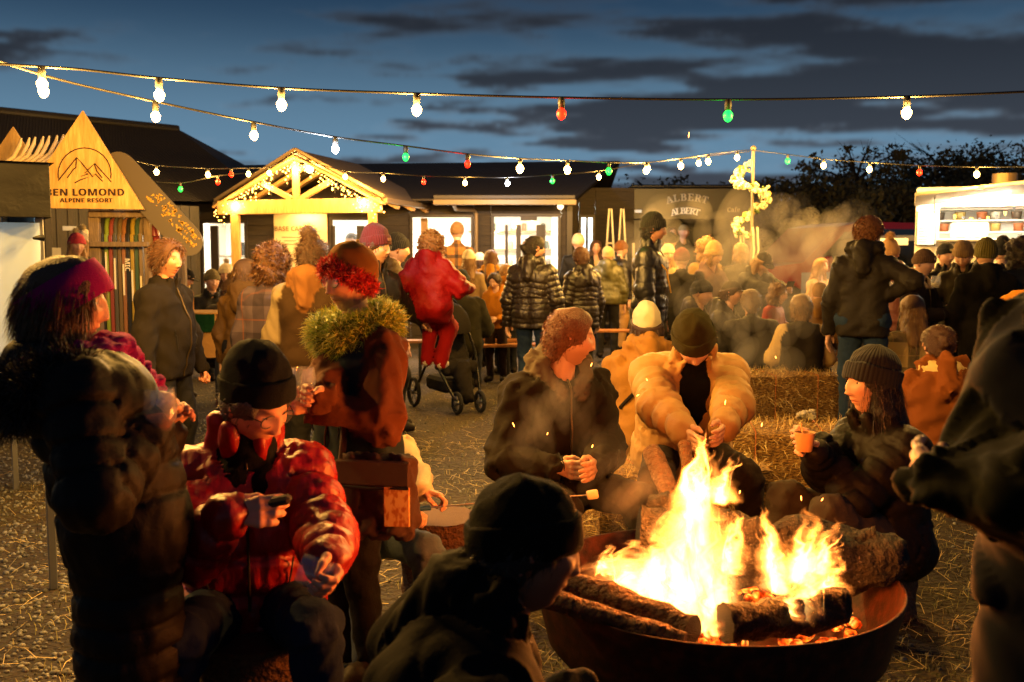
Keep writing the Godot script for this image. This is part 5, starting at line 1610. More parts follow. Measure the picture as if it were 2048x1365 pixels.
func food_truck() -> void:
	var z := 12.6
	var p := at(1830, 510, z)
	var o := thing("food_truck", Vector3(p.x, 0, p.z), "white food truck with a raised flap and brightly lit hatch", "food truck", "", -0.38)
	var white := mat("white truck panel", Color(0.80, 0.79, 0.76), 0.45)
	var k := z / FOCAL
	var bw := 4.2
	var oy0 := 1.5 - (482 - 510) * k + 0.0
	oy0 = wy(482, z)
	var oy1 := wy(415, z)
	var x0 := 0.27
	var top := wy(385, z)
	part(o, "lower_panel", Shape.new().box(Vector3(bw / 2, (oy0 + 0.35) / 2, 0), Vector3(bw, oy0 - 0.35, 0.05)), white)
	part(o, "upper_panel", Shape.new().box(Vector3(bw / 2, (oy1 + top) / 2, 0), Vector3(bw, top - oy1, 0.05)), white)
	part(o, "hatch_jamb", Shape.new().box(Vector3(x0 / 2, (oy0 + oy1) / 2, 0), Vector3(x0, oy1 - oy0, 0.05)), white)
	part(o, "hatch_jamb", Shape.new().box(Vector3(1.62 + (bw - 1.62) / 2, (oy0 + oy1) / 2, 0), Vector3(bw - 1.62, oy1 - oy0, 0.05)), white)
	part(o, "roof", Shape.new().box(Vector3(bw / 2, top + 0.03, -1.1), Vector3(bw, 0.06, 2.2), Basis(), 0.02), white)
	part(o, "end_wall", Shape.new().box(Vector3(0.025, (top + 0.35) / 2, -1.1), Vector3(0.05, top - 0.35, 2.1)), white)
	part(o, "back_wall", Shape.new().box(Vector3(bw / 2, (top + 0.35) / 2, -2.15), Vector3(bw, top - 0.35, 0.05)), white)
	part(o, "floor", Shape.new().box(Vector3(bw / 2, 0.5, -1.08), Vector3(bw - 0.1, 0.05, 2.0)), white)
	var flap := part(o, "flap", Shape.new().box(Vector3(0.95, oy1 + 0.17, 0.42), Vector3(1.95, 0.035, 0.85), Basis(Vector3.RIGHT, -0.10) * Basis(Vector3.BACK, 0.10)), mat("flap grey", Color(0.55, 0.52, 0.47), 0.6))
	part(flap, "strut", Shape.new().bar(Vector3(0.2, oy1 - 0.2, 0.03), Vector3(0.2, oy1 + 0.08, 0.65), 0.02, 0.02), mat("steel", Color(0.5, 0.5, 0.5), 0.3))
	for q in 4: part(flap, "bracket", Shape.new().box(Vector3(0.2 + 0.48 * q, oy1 + 0.20 + 0.048 * (q - 1.5), 0.82), Vector3(0.07, 0.04, 0.06)), mat("steel", Color(0.5, 0.5, 0.5), 0.3))
	part(o, "counter", Shape.new().box(Vector3(0.95, oy0, 0.14), Vector3(1.4, 0.035, 0.30)), mat("steel counter", Color(0.6, 0.58, 0.54), 0.35, {"metallic": 0.7}))
	part(o, "light_tube", Shape.new().box(Vector3(0.95, oy1 + 0.05, -0.25), Vector3(1.3, 0.035, 0.05)), glow("truck tube light", Color(1.0, 0.97, 0.88), 12.0))
	area(o, Transform3D(Basis(Vector3.RIGHT, -PI / 2), Vector3(0.95, oy1 + 0.02, -0.25)), Vector2(1.3, 0.08), Color(1.0, 0.95, 0.85), 12.0)
	part(o, "outside_light_tube", Shape.new().box(Vector3(0.6, oy1 + 0.10, 0.30), Vector3(0.9, 0.03, 0.04)), glow("truck tube light", Color(1.0, 0.97, 0.88), 12.0))
	area(o, Transform3D(Basis(Vector3.RIGHT, -PI / 2 + 0.5), Vector3(0.6, oy1 + 0.075, 0.30)), Vector2(0.9, 0.06), Color(1.0, 0.92, 0.78), 4.0)
	# shelves and things in the hatch
	for q in 3: part(o, "shelf", Shape.new().box(Vector3(1.0, oy0 + 0.14 + 0.16 * q, -1.9), Vector3(1.6, 0.025, 0.3)), mat("steel counter", Color(0.6, 0.58, 0.54), 0.35))
	for q in 12:
		var c: Color = [Color(0.6, 0.35, 0.2), Color(0.75, 0.72, 0.65), Color(0.35, 0.3, 0.25), Color(0.65, 0.55, 0.3)][q % 4]
		part(o, "tub", Shape.new().lathe([Vector2(0, 0), Vector2(0.06, 0), Vector2(0.07, 0.10), Vector2(0.072, 0.11), Vector2(0, 0.115)], 12, Transform3D(Basis(), Vector3(0.35 + 0.24 * (q % 6) + rnd(-0.04, 0.04), oy0 + 0.153 + 0.16 * (q / 6), -1.86))), mat("tub %d" % (q % 4), c, 0.5))
	part(o, "warmer", Shape.new().box(Vector3(0.62, oy0 + 0.12, -0.12), Vector3(0.42, 0.2, 0.3), Basis(), 0.02), mat("warmer glass", Color(0.85, 0.72, 0.5), 0.2))
	var cloth_red := part(o, "apron", Shape.new().tube([Vector3(1.52, oy1 - 0.02, -0.1), Vector3(1.47, oy0 + 0.26, -0.08), Vector3(1.36, oy0 + 0.16, -0.06)], [0.05, 0.10, 0.06], 10), mat("red cloth", Color(0.62, 0.05, 0.05), 0.8))
	cloth_red.set_meta("label", "red cloth hanging in the hatch")
	for q in 9:   # bunting
		var t := q / 8.0
		var bp := Vector3(0.45 + 0.75 * t, oy1 - 0.10 + 0.14 * t - 0.10 * sin(PI * t), -0.04)
		part(o, "pennant", Shape.new().prism([Vector2(-0.02, 0), Vector2(0.02, 0), Vector2(0, -0.05)], Vector3.RIGHT, Vector3.UP, Vector3(0, 0, 0.004), bp), mat("pennant %d" % (q % 2), [Color(0.85, 0.7, 0.2), Color(0.1, 0.12, 0.15)][q % 2], 0.8))
	var menu := part(o, "menu_board", Shape.new().box(Vector3(0.12, wy(458, z), 0.05), Vector3(0.23, 0.43, 0.02)), mat("menu frame", Color(0.08, 0.08, 0.08), 0.5))
	part(menu, "menu_sheet", Shape.new().box(Vector3(0.12, wy(458, z), 0.063), Vector3(0.20, 0.40, 0.01)), mat("menu paper", Color(0.86, 0.85, 0.82), 0.7))
	for q in 11: part(menu, "printed_line", Shape.new().box(Vector3(0.115 - 0.01 * (q % 3), wy(458, z) + 0.165 - 0.033 * q, 0.069), Vector3(0.15 - 0.025 * (q % 3), 0.008, 0.002), Basis(), 0.0), mat("menu ink", Color(0.2, 0.2, 0.2), 0.8))
	part(o, "roof_vent", Shape.new().tube([Vector3(1.05, top + 0.05, -0.8), Vector3(1.05, top + 0.26, -0.8)], [0.15], 14), mat("vent metal", Color(0.5, 0.42, 0.30), 0.5, {"metallic": 0.5}))
	part(o, "number_plate", Shape.new().box(Vector3(-0.25, wy(483, z), -0.3), Vector3(0.34, 0.09, 0.02)), mat("plate", Color(0.75, 0.78, 0.85), 0.5))
	part(o, "tow_bar", Shape.new().bar(Vector3(0, 0.5, -0.9), Vector3(-0.9, 0.5, -0.9), 0.08, 0.08), mat("tyre", Color(0.04, 0.04, 0.04), 0.9))
	for e in [1.6, 2.5]: part(o, "wheel", Shape.new().tube([Vector3(e, 0.33, -0.02), Vector3(e, 0.33, 0.06)], [0.33], 18), mat("tyre", Color(0.04, 0.04, 0.04), 0.9))

# ---------------------------------------------------------------- hills and trees
func far_land() -> void:
	var s := Shape.new()
	var fn := FastNoiseLite.new()
	fn.seed = 3
	fn.frequency = 0.03
	var n := 60
	var m := 14
	for r in m + 1:
		for q in n + 1:
			var x := -120.0 + 300.0 * q / n
			var z := -55.0 - 10.0 * r
			var side := sm(10.0, 75.0, x) * 9.5 + 3.0
			var h := side * sm(0, 9, r) * (1.0 - 0.3 * sm(9, 14, r)) + fn.get_noise_2d(x, z) * 2.2 * sm(0, 4, r)
			s.vert(Vector3(x, h - 0.3, z), Vector3.UP, Vector2(x, z))
	for r in m:
		for q in n:
			var a := r * (n + 1) + q
			s.face(a, a + 1, a + n + 1)
			s.face(a + 1, a + n + 2, a + n + 1)
	normals(s)
	tag(part(self, "hill", s, mat("dark hillside", Color(0.17, 0.16, 0.09), 0.95, bumpy(noise_tex("clods", 0.05, FastNoiseLite.TYPE_CELLULAR, 3), 30.0, 0.1, true))), "dark wooded hillside behind the yard", "", "", "structure")
	# trees: trunk, limbs and a crown of leaf clumps
	var spots := [[1715, 300, 34, 1.0, 1], [1560, 352, 30, 0.9, 0], [1610, 345, 33, 0.9, 0], [1660, 350, 30, 0.9, 0], [1700, 348, 31, 1.0, 0], [1750, 338, 34, 1.0, 0], [1790, 322, 36, 1.1, 0], [1830, 306, 40, 1.0, 1], [1865, 292, 42, 1.1, 0], [1900, 283, 43, 1.1, 1], [1935, 282, 44, 1.1, 0], [1975, 292, 40, 1.2, 0], [2020, 290, 40, 1.2, 0], [2075, 288, 38, 1.3, 0], [1510, 360, 34, 0.8, 0], [1450, 362, 38, 0.8, 0], [1640, 385, 26, 0.8, 0], [1720, 380, 25, 0.8, 0], [1790, 372, 26, 0.8, 0], [1360, 352, 42, 0.8, 0], [1300, 345, 44, 0.8, 0]]
	for q in spots.size():
		var t: Array = spots[q]
		tree(t[0], t[1], t[2], t[3], t[4] == 1, q)

const TREE_SAID := ["bare-limbed tree standing alone above the red car", "bushy dark tree behind the black trailer's end", "bushy dark tree behind the windscreen of the red car", "round dark tree behind the red car roof", "dense dark tree under the lone bare tree", "dark tree between the red car and the food truck", "dark tree on the rising edge of the wood", "thin-crowned tree halfway up the wooded slope", "broad dark tree near the top of the slope", "thin-crowned tree on the top of the slope", "broad dark tree on the crest above the food truck", "dark tree behind the food truck vent", "dark tree above the food truck roof", "dark tree beyond the end of the food truck", "low dark tree behind the flower pole", "low dark tree behind the black trailer roof", "low shrubby tree just behind the red car", "low shrubby tree behind the tall man in the dark coat", "low shrubby tree beside the food truck", "dark tree above the black trailer", "dark tree above the step ladders"]
func tree(px: float, py: float, depth: float, wide: float, thin: bool, k: int) -> void:
	var r := RandomNumberGenerator.new()
	r.seed = 300 + k
	var top := at(px, py, depth)
	var o := thing("tree", Vector3(top.x, 0, top.z), TREE_SAID[k], "tree", "trees on the slope behind the yard")
	var h := top.y
	var rad := clampf(h * 0.42, 1.1, 3.4) * wide
	var bark := mat("bark", Color(0.16, 0.125, 0.09), 0.9, bumpy(noise_tex("grain relief", 0.03, FastNoiseLite.TYPE_SIMPLEX, 3, [], 256), 1.5, 1.0))
	var s := Shape.new()
	s.tube([Vector3(0, -0.2, 0), Vector3(0.05, h * 0.3, 0), Vector3(-0.05, h * 0.55, 0.05), Vector3(0, h * 0.85, 0)], [h * 0.035, h * 0.028, h * 0.02, h * 0.004], 8)
	var tips := []
	for q in (26 if thin else 12):
		var a := r.randf() * TAU
		var y := h * r.randf_range(0.35, 0.8)
		var e := Vector3(cos(a) * rad * r.randf_range(0.45, 0.95), minf(y + h * r.randf_range(0.08, 0.25), h * 0.98), sin(a) * rad * r.randf_range(0.45, 0.95))
		s.tube([Vector3(0, y, 0), Vector3(0, y, 0).lerp(e, 0.5) + Vector3(0, 0.15, 0), e], [h * 0.012, h * 0.008, 0.008], 5)
		tips.append(e)
		if thin:
			for j in 5:
				var e2 := e + Vector3(r.randf_range(-0.5, 0.5), r.randf_range(0.0, 0.5), r.randf_range(-0.5, 0.5)) * rad * 0.4
				s.tube([Vector3(0, y, 0).lerp(e, r.randf_range(0.5, 1.0)), e2], [0.014, 0.004], 3, false)
				tips.append(e2)
	part(o, "trunk", s, bark)
	var cr := Shape.new()
	var clumps := 60
	for q in clumps:
		var c: Vector3
		if thin: c = tips[r.randi() % tips.size()]
		else:
			var d := Vector3(r.randfn(), r.randfn() * 0.9, r.randfn()).normalized() * pow(r.randf(), 0.4)
			c = Vector3(d.x * rad, h * 0.62 + d.y * h * 0.36, d.z * rad)
		var cs := rad * (r.randf_range(0.16, 0.34) if not thin else 0.12)
		for j in (46 if not thin else 22):
			var p := c + Vector3(r.randfn(), r.randfn(), r.randfn()) * cs * 0.55
			if p.y > h: p.y = h - r.randf() * 0.3
			var l := r.randf_range(0.05, 0.13)
			var u := Vector3(r.randfn(), r.randfn(), r.randfn()).normalized()
			var w := u.cross(Vector3(r.randfn(), r.randfn(), r.randfn())).normalized()
			cr.col = Color(0.075, 0.075, 0.032).lerp(Color(0.12, 0.095, 0.035), r.randf()) * r.randf_range(0.6, 1.1)
			var f := cr.v.size()
			var nn := u.cross(w)
			cr.vert(p - u * l, nn); cr.vert(p + w * l * 0.5, nn); cr.vert(p + u * l, nn); cr.vert(p - w * l * 0.5, nn)
			cr.i.append_array(PackedInt32Array([f, f + 1, f + 2, f, f + 2, f + 3]))
	part(o, "crown", cr, mat("dark leaves", Color.WHITE, 0.8, {"vertex_color_use_as_albedo": true}))

# ---------------------------------------------------------------- ski rack, tent
func ski_rack() -> void:
	var z := 7.0
	var o := thing("ski_rack", Vector3.ZERO, "timber ski rack frame under a triangular plywood sign", "rack")
	var ply := wood("plywood", Color(0.68, 0.52, 0.26), Color(0.80, 0.65, 0.37), 0.55, Vector3(4.5, 0.8, 4.5))
	var grey := wood("weathered timber", Color(0.33, 0.27, 0.20), Color(0.47, 0.39, 0.29), 0.8)
	var xl := wx(186, z)
	var xr := wx(292, z)
	var y1 := wy(425, z)
	for x in [xl, xr]:
		part(o, "post", Shape.new().box(Vector3(x, y1 / 2, -z - 0.05), Vector3(0.075 if x == xl else 0.045, y1, 0.07)), grey)
		part(o, "post", Shape.new().box(Vector3(x, y1 / 2, -z - 0.75), Vector3(0.06, y1, 0.06)), grey)
	part(o, "rail", Shape.new().box(Vector3((xl + xr) / 2, wy(489, z), -z), Vector3(xr - xl + 0.04, 0.035, 0.05)), grey)
	part(o, "rail", Shape.new().box(Vector3((xl + xr) / 2, wy(428, z), -z - 0.02), Vector3(xr - xl + 0.05, 0.05, 0.05)), grey)
	part(o, "side_board", Shape.new().box(Vector3(xl + 0.09, wy(545, z) - 0.1, -z - 0.3), Vector3(0.03, 1.4, 0.36)), grey)
	part(o, "foot", Shape.new().box(Vector3((xl + xr) / 2, 0.04, -z - 0.02), Vector3(xr - xl + 0.3, 0.08, 0.07)), grey)
	# triangle sign with cut lines and lettering
	var sg := thing("plywood_sign", Vector3.ZERO, "yellow plywood triangle sign with mountain drawing and lettering", "sign")
	var P := func(px: float, py: float) -> Vector3: return at(px, py, z - 0.12)
	var a: Vector3 = P.call(164, 221)
	var b: Vector3 = P.call(287, 419)
	var c: Vector3 = P.call(98, 415)
	var d: Vector3 = P.call(95, 330)
	var org: Vector3 = P.call(164, 350)
	var flat := func(p: Vector3) -> Vector2: return Vector2(p.x - org.x, p.y - org.y)
	part(sg, "panel", Shape.new().prism([flat.call(a), flat.call(b), flat.call(P.call(72, 416)), flat.call(P.call(90, 330))], Vector3.RIGHT, Vector3.UP, Vector3(0, 0, -0.02), org), ply)
	var ink := mat("burnt line", Color(0.16, 0.09, 0.03), 0.9)
	var stroke := func(pts: Array, called: String) -> void:
		var l := []
		for p in pts:
			var v: Vector3 = P.call(p[0], p[1])
			v.z = org.z + 0.0015
			l.append(v)
		part(sg, called, Shape.new().tube(l, [0.0042], 5), ink)
	var arc := []
	for k in 19:
		var t := PI * (1.05 - 1.1 * k / 18.0)
		arc.append([168.5 + 53 * cos(t), 349 - 53 * sin(t)])
	stroke.call(arc, "sun_arc")
	stroke.call([[116, 361], [153, 315], [166, 330], [185, 354], [190, 348], [205, 363]], "mountain_line")
	stroke.call([[174, 341], [189, 327], [222, 364]], "mountain_line")
	stroke.call([[153, 315], [151, 336], [147, 338], [134, 356]], "mountain_line")
	stroke.call([[188, 328], [193, 342], [204, 356]], "mountain_line")
	stroke.call([[174, 343], [169, 346], [176, 348], [161, 353], [175, 355], [160, 360], [149, 366]], "river_line")
	letters(sg, "lettering", "BEN LOMOND", "Droid Sans", 0.047, 0.006, ink, Transform3D(Basis.from_scale(Vector3(1.26, 1, 1)), Vector3(at(169, 385, z - 0.12).x, at(169, 385, z - 0.12).y, org.z + 0.002)), 700)
	letters(sg, "lettering", "ALPINE RESORT", "Droid Sans", 0.028, 0.006, ink, Transform3D(Basis.from_scale(Vector3(1.25, 1, 1)), Vector3(at(172, 401, z - 0.12).x, at(172, 401, z - 0.12).y, org.z + 0.002)), 700)
	var sg2 := thing("plywood_sign", Vector3.ZERO, "smaller bare plywood triangle behind the lettered sign", "sign")
	var o2 := at(20, 290, z + 0.5)
	var u := 0.0037
	part(sg2, "panel", Shape.new().prism([Vector2(6, 36) * u, Vector2(40, -20) * u, Vector2(-50, -40) * u], Vector3.RIGHT, Vector3.UP, Vector3(0, 0, -0.02), o2), ply)
	# white skis laid over the ridge, tips bent up
	for k in 8:
		var px := 42 + 14 * k + (k % 2) * 2
		var t := at(px, 268 + (7 - k) * 1.2, z + 0.15)
		var s := Shape.new()
		s.tube([t + Vector3(-0.27, -0.25, 0.05), t + Vector3(-0.15, -0.20, 0.02), t + Vector3(-0.06, -0.13, 0), t + Vector3(-0.015, -0.05, 0), t], [0.013, 0.014, 0.015, 0.014, 0.006], 8)
		tag(part(self, "ski", s, mat("pale ski", Color(0.80, 0.72, 0.58), 0.5)), "pale ski lying over the rack behind the sign, tip up", "ski", "pale skis over the ski rack")
	# skis standing in the rack
	var cols := [Color(0.12, 0.12, 0.12), Color(0.40, 0.46, 0.14), Color(0.44, 0.20, 0.16), Color(0.26, 0.25, 0.22), Color(0.34, 0.28, 0.18), Color(0.45, 0.30, 0.18), Color(0.10, 0.10, 0.10), Color(0.50, 0.42, 0.14), Color(0.2, 0.28, 0.22), Color(0.42, 0.36, 0.28)]
	var said := ["black", "olive green", "dark red", "charcoal", "brown black", "brown", "black and white", "mustard", "dark green", "grey brown"]
	for k in 10:
		var x := wx(203 + 8.6 * k, z + 0.05)
		var y0 := 0.1
		var yt := wy(432 + (k % 3) * 2, z)
		var so := thing("ski", Vector3(x, 0, -z - 0.08), "%s ski standing upright in the timber rack" % said[k], "ski", "skis standing in the rack")
		var m := mat("ski %d" % k, cols[k], 0.35)
		part(so, "blade", Shape.new().box(Vector3(0, (y0 + yt - 0.12) / 2, 0), Vector3(0.024, yt - 0.12 - y0, 0.06)), m)
		part(so, "tip", Shape.new().tube([Vector3(0, yt - 0.13, 0), Vector3(0.004, yt - 0.06, 0.01), Vector3(0.022, yt - 0.015, 0.035), Vector3(0.045, yt, 0.06)], [0.018, 0.018, 0.016, 0.006], 8), m)
		if k == 6: letters(so, "lettering", "MIC", "Droid Sans", 0.035, 0.003, mat("ski print", Color(0.75, 0.72, 0.65), 0.6), Transform3D(Basis(Vector3.BACK, -PI / 2), Vector3(0, wy(530, z), 0.04)), 700)
		elif k % 2: part(so, "stripe", Shape.new().box(Vector3(0, wy(530 + 6 * k, z), 0.036), Vector3(0.012, 0.22, 0.003), Basis(), 0.0), mat("ski print", Color(0.75, 0.72, 0.65), 0.6))
	var rs := thing("ski", Vector3(wx(300, z), 0, -z - 0.1), "broad crimson ski leaning outside the rack post", "ski")
	part(rs, "blade", Shape.new().bar(Vector3(0.02, 0.1, 0), Vector3(0, wy(470, z), 0), 0.07, 0.02), mat("crimson ski", Color(0.42, 0.03, 0.07), 0.35))
	part(rs, "tip", Shape.new().tube([Vector3(0, wy(472, z), 0), Vector3(-0.005, wy(455, z), 0), Vector3(0.0, wy(446, z), 0.01)], [0.035, 0.032, 0.012], 10), mat("crimson ski", Color(0.42, 0.03, 0.07), 0.35))
	# snowboard hung slantwise
	var sb := thing("snowboard", at(307, 408, z - 0.05), "grey snowboard with gold flakes slanting down from the sign", "snowboard")
	var dir := Vector2(104, -116).normalized()
	var nrm := Vector2(-dir.y, dir.x)
	var out := []
	var L := 0.44
	var W := 0.105
	for k in 13:
		var t := -PI / 2 + PI * k / 12.0
		out.append(dir * (L - 0.12 + 0.13 * cos(t)) + nrm * W * sin(t))
	for k in 13:
		var t := PI / 2 + PI * k / 12.0
		out.append(dir * (-L + 0.12 + 0.13 * cos(t)) + nrm * W * sin(t))
	part(sb, "deck", Shape.new().prism(out, Vector3.RIGHT, Vector3.UP, Vector3(0, 0, -0.012), Vector3.ZERO), mat("snowboard grey", Color(0.30, 0.26, 0.19), 0.45))
	var fl := Shape.new()
	for k in 90:
		var t := rnd(-0.1, 0.95)
		var p := dir * (L * t - 0.02) + nrm * W * rnd(-0.1, 0.9) * (1.0 - 0.5 * absf(t - 0.4))
		var e := rnd(0.006, 0.022)
		var an := rnd(0, TAU)
		fl.poly_n([Vector3(p.x, p.y, 0.002) + Vector3(cos(an), sin(an), 0) * e, Vector3(p.x, p.y, 0.002) + Vector3(cos(an + 2.3), sin(an + 2.3), 0) * e, Vector3(p.x, p.y, 0.002) + Vector3(cos(an + 3.6), sin(an + 3.6), 0) * e * 0.7], Vector3.BACK)
	var fp := part(sb, "gold_flakes", fl, mat("gold print", Color(0.70, 0.52, 0.12), 0.4))
	fp.set_meta("kind", "stuff")

func tent() -> void:
	var z := 4.3
	var o := thing("market_tent", at(84, 0, 4.3) * Vector3(1, 0, 1), "dark canopy tent with a white side wall", "tent")
	var canvas := mat("dark canvas", Color(0.05, 0.042, 0.035), 0.85, bumpy(noise_tex("crumple", 0.010, FastNoiseLite.TYPE_SIMPLEX_SMOOTH, 3, [], 512, 45.0), 0.7, 0.8, true))
	o.rotation.y = 0.53
	var a := Vector3(0, at(96, 326, z).y, 0)
	var b := Vector3(0, at(96, 436, z).y, 0)
	var far := Vector3(-2.4, 0, 0)
	var s := Shape.new()
	s.box((a + b) / 2 + far / 2, Vector3(absf(far.x), a.y - b.y, 0.02))
	s.box((a + b) / 2 + Vector3(-0.01, 0, -1.2), Vector3(0.02, a.y - b.y, 2.38))
	part(o, "valance", s, canvas)
	var r := Shape.new()
	var peak := a + Vector3(-1.2, 0.03, -1.2)
	var cs := [a + Vector3(0.02, 0, 0.02), a + Vector3(0.02, 0, -2.4), a + Vector3(-2.4, 0, -2.4), a + Vector3(-2.4, 0, 0.02)]
	for k in 4: r.poly([cs[k], cs[(k + 1) % 4], peak], peak - Vector3(0, 1, 0))
	part(o, "canopy", r, canvas)
	var w := Shape.new()   # the white wall, slightly billowed
	var n := 24
	var m := 18
	for q in m + 1:
		for k in n + 1:
			var x := -0.06 - 2.2 * k / n
			var y := 0.98 + (b.y - 0.02 - 0.98) * q / m
			w.vert(Vector3(x + 0.02 * sin(y * 5.0), y, -0.06 + 0.03 * sin(x * 5.0 + y * 2.0) + 0.012 * sin(x * 17.0 + y * 4.0)), Vector3.BACK, Vector2(x, y))
	for q in m:
		for k in n:
			var f := q * (n + 1) + k
			w.face(f, f + 1, f + n + 1)
			w.face(f + 1, f + n + 2, f + n + 1)
	normals(w)
	for k in w.n.size():
		if w.n[k].z < 0: w.n[k] = -w.n[k]
	part(o, "side_wall", w, mat("white tent cloth", Color(0.62, 0.68, 0.70), 0.8, {"backlight_enabled": true, "backlight": Color(0.85, 0.9, 0.92)}))
	for p in [Vector3(-0.04, 0, -0.1), Vector3(-0.04, 0, -2.3), Vector3(-2.35, 0, -2.3)]:
		part(o, "pole", Shape.new().box(Vector3(p.x, a.y / 2, p.z), Vector3(0.035, a.y, 0.035)), mat("tent pole", Color(0.5, 0.5, 0.5), 0.4, {"metallic": 0.6}))
	part(o, "clamp", Shape.new().tube([Vector3(-0.07, 1.57, -0.02), Vector3(-0.05, 1.572, 0.0), Vector3(-0.03, 1.57, 0.0)], [0.006, 0.012, 0.014], 8), mat("black clamp", Color(0.03, 0.03, 0.03), 0.5))
	var lp := Vector3(-1.0, 1.75, -1.2)
	var lt := part(o, "work_light", Shape.new().box(lp, Vector3(0.5, 0.05, 0.08)), glow("tent lamp", Color(0.85, 0.96, 1.0), 4.0))
	area(lt, Transform3D(Basis(Vector3.RIGHT, -0.25).rotated(Vector3.UP, PI), lp + Vector3(0, -0.03, 0.05)), Vector2(0.5, 0.1), Color(0.70, 0.92, 1.0), 0.35)

# ---------------------------------------------------------------- benches, tables, stroller
func bench_set() -> void:
	var top := wood("bench pine", Color(0.48, 0.28, 0.10), Color(0.62, 0.40, 0.17), 0.55, Vector3(0.9, 5, 5))
	var leg := mat("bench leg", Color(0.07, 0.065, 0.06), 0.5)
	var defs := [
		[928, 693, 12.2, 1.5, 0.25, 0.46, 0.12, "bench", "pine bench beside the pushchair"],
		[1000, 640, 12.6, 1.9, 0.5, 0.74, 0.10, "table", "pine trestle table where the boy in yellow stands"],
		[1015, 672, 11.6, 1.3, 0.25, 0.46, 0.2, "bench", "pine bench behind the person with the low bun"],
		[440, 640, 12.4, 1.5, 0.26, 0.46, -0.2, "bench", "pine bench below the seated group at the porch post"],
		[480, 600, 13.4, 2.0, 0.6, 0.74, -0.1, "table", "pine table with the seated group by the porch post"],
		[1212, 628, 13.8, 1.0, 0.3, 0.46, 0.0, "bench", "pine bench behind the person in beige trousers"]]
	for d in defs:
		var p := at(d[0], d[1], d[2])
		var o := thing("trestle_" + d[7], Vector3(p.x, 0, p.z), d[8], d[7], "beer-tent furniture", d[6])
		var h: float = d[5]
		var n := 2 if d[7] == "bench" else 4
		for k in n: part(o, "plank", Shape.new().box(Vector3(0, h - 0.015, (k - (n - 1) / 2.0) * d[4] / n), Vector3(d[3], 0.03, d[4] / n - 0.006)), top)
		for e in [-1.0, 1.0]:
			for f in [-1.0, 1.0]: part(o, "leg", Shape.new().box(Vector3(e * d[3] * 0.36, (h - 0.03) / 2, f * d[4] * 0.34), Vector3(0.035, h - 0.03, 0.035)), leg)
			part(o, "crossbar", Shape.new().box(Vector3(e * d[3] * 0.36, h * 0.4, 0), Vector3(0.03, 0.03, d[4] * 0.62)), leg)
	# round table under a tan cloth with a green runner
	var p := at(402, 612, 9.6)
	var t := thing("cloth_table", Vector3(p.x, 0, p.z), "small table under a tan cloth behind the young man in the dark sweater", "table")
	part(t, "table_top", Shape.new().box(Vector3(0, 0.93, 0), Vector3(0.5, 0.03, 0.5)), top)
	var s := Shape.new()
	for k in 37:
		var a := TAU * k / 36.0
		var sq := 0.27 / maxf(absf(cos(a)), absf(sin(a)))
		for q in 7:
			var f := q / 6.0
			var r := minf(sq, 0.33) * (1.0 + 0.10 * f + 0.05 * f * sin(a * 7.0))
			s.vert(Vector3(cos(a) * r, 0.955 - 0.42 * f, sin(a) * r), Vector3(cos(a), 0, sin(a)))
	for k in 36:
		for q in 6:
			var f := k * 7 + q
			s.face(f, f + 7, f + 1)
			s.face(f + 7, f + 8, f + 1)
	var rim := []
	for k in 36: rim.append(s.v[k * 7])
	s.poly_n(rim, Vector3.UP)
	part(t, "tablecloth", s, cloth(Color(0.62, 0.46, 0.24)))
	part(t, "runner", Shape.new().box(Vector3(0.12, 0.86, 0.305), Vector3(0.19, 0.17, 0.02), Basis(Vector3.RIGHT, -0.05)), cloth(Color(0.06, 0.22, 0.10)))
	for e in [-0.2, 0.2]:
		for f in [-0.2, 0.2]: part(t, "leg", Shape.new().box(Vector3(e, 0.46, f), Vector3(0.04, 0.92, 0.04)), leg)

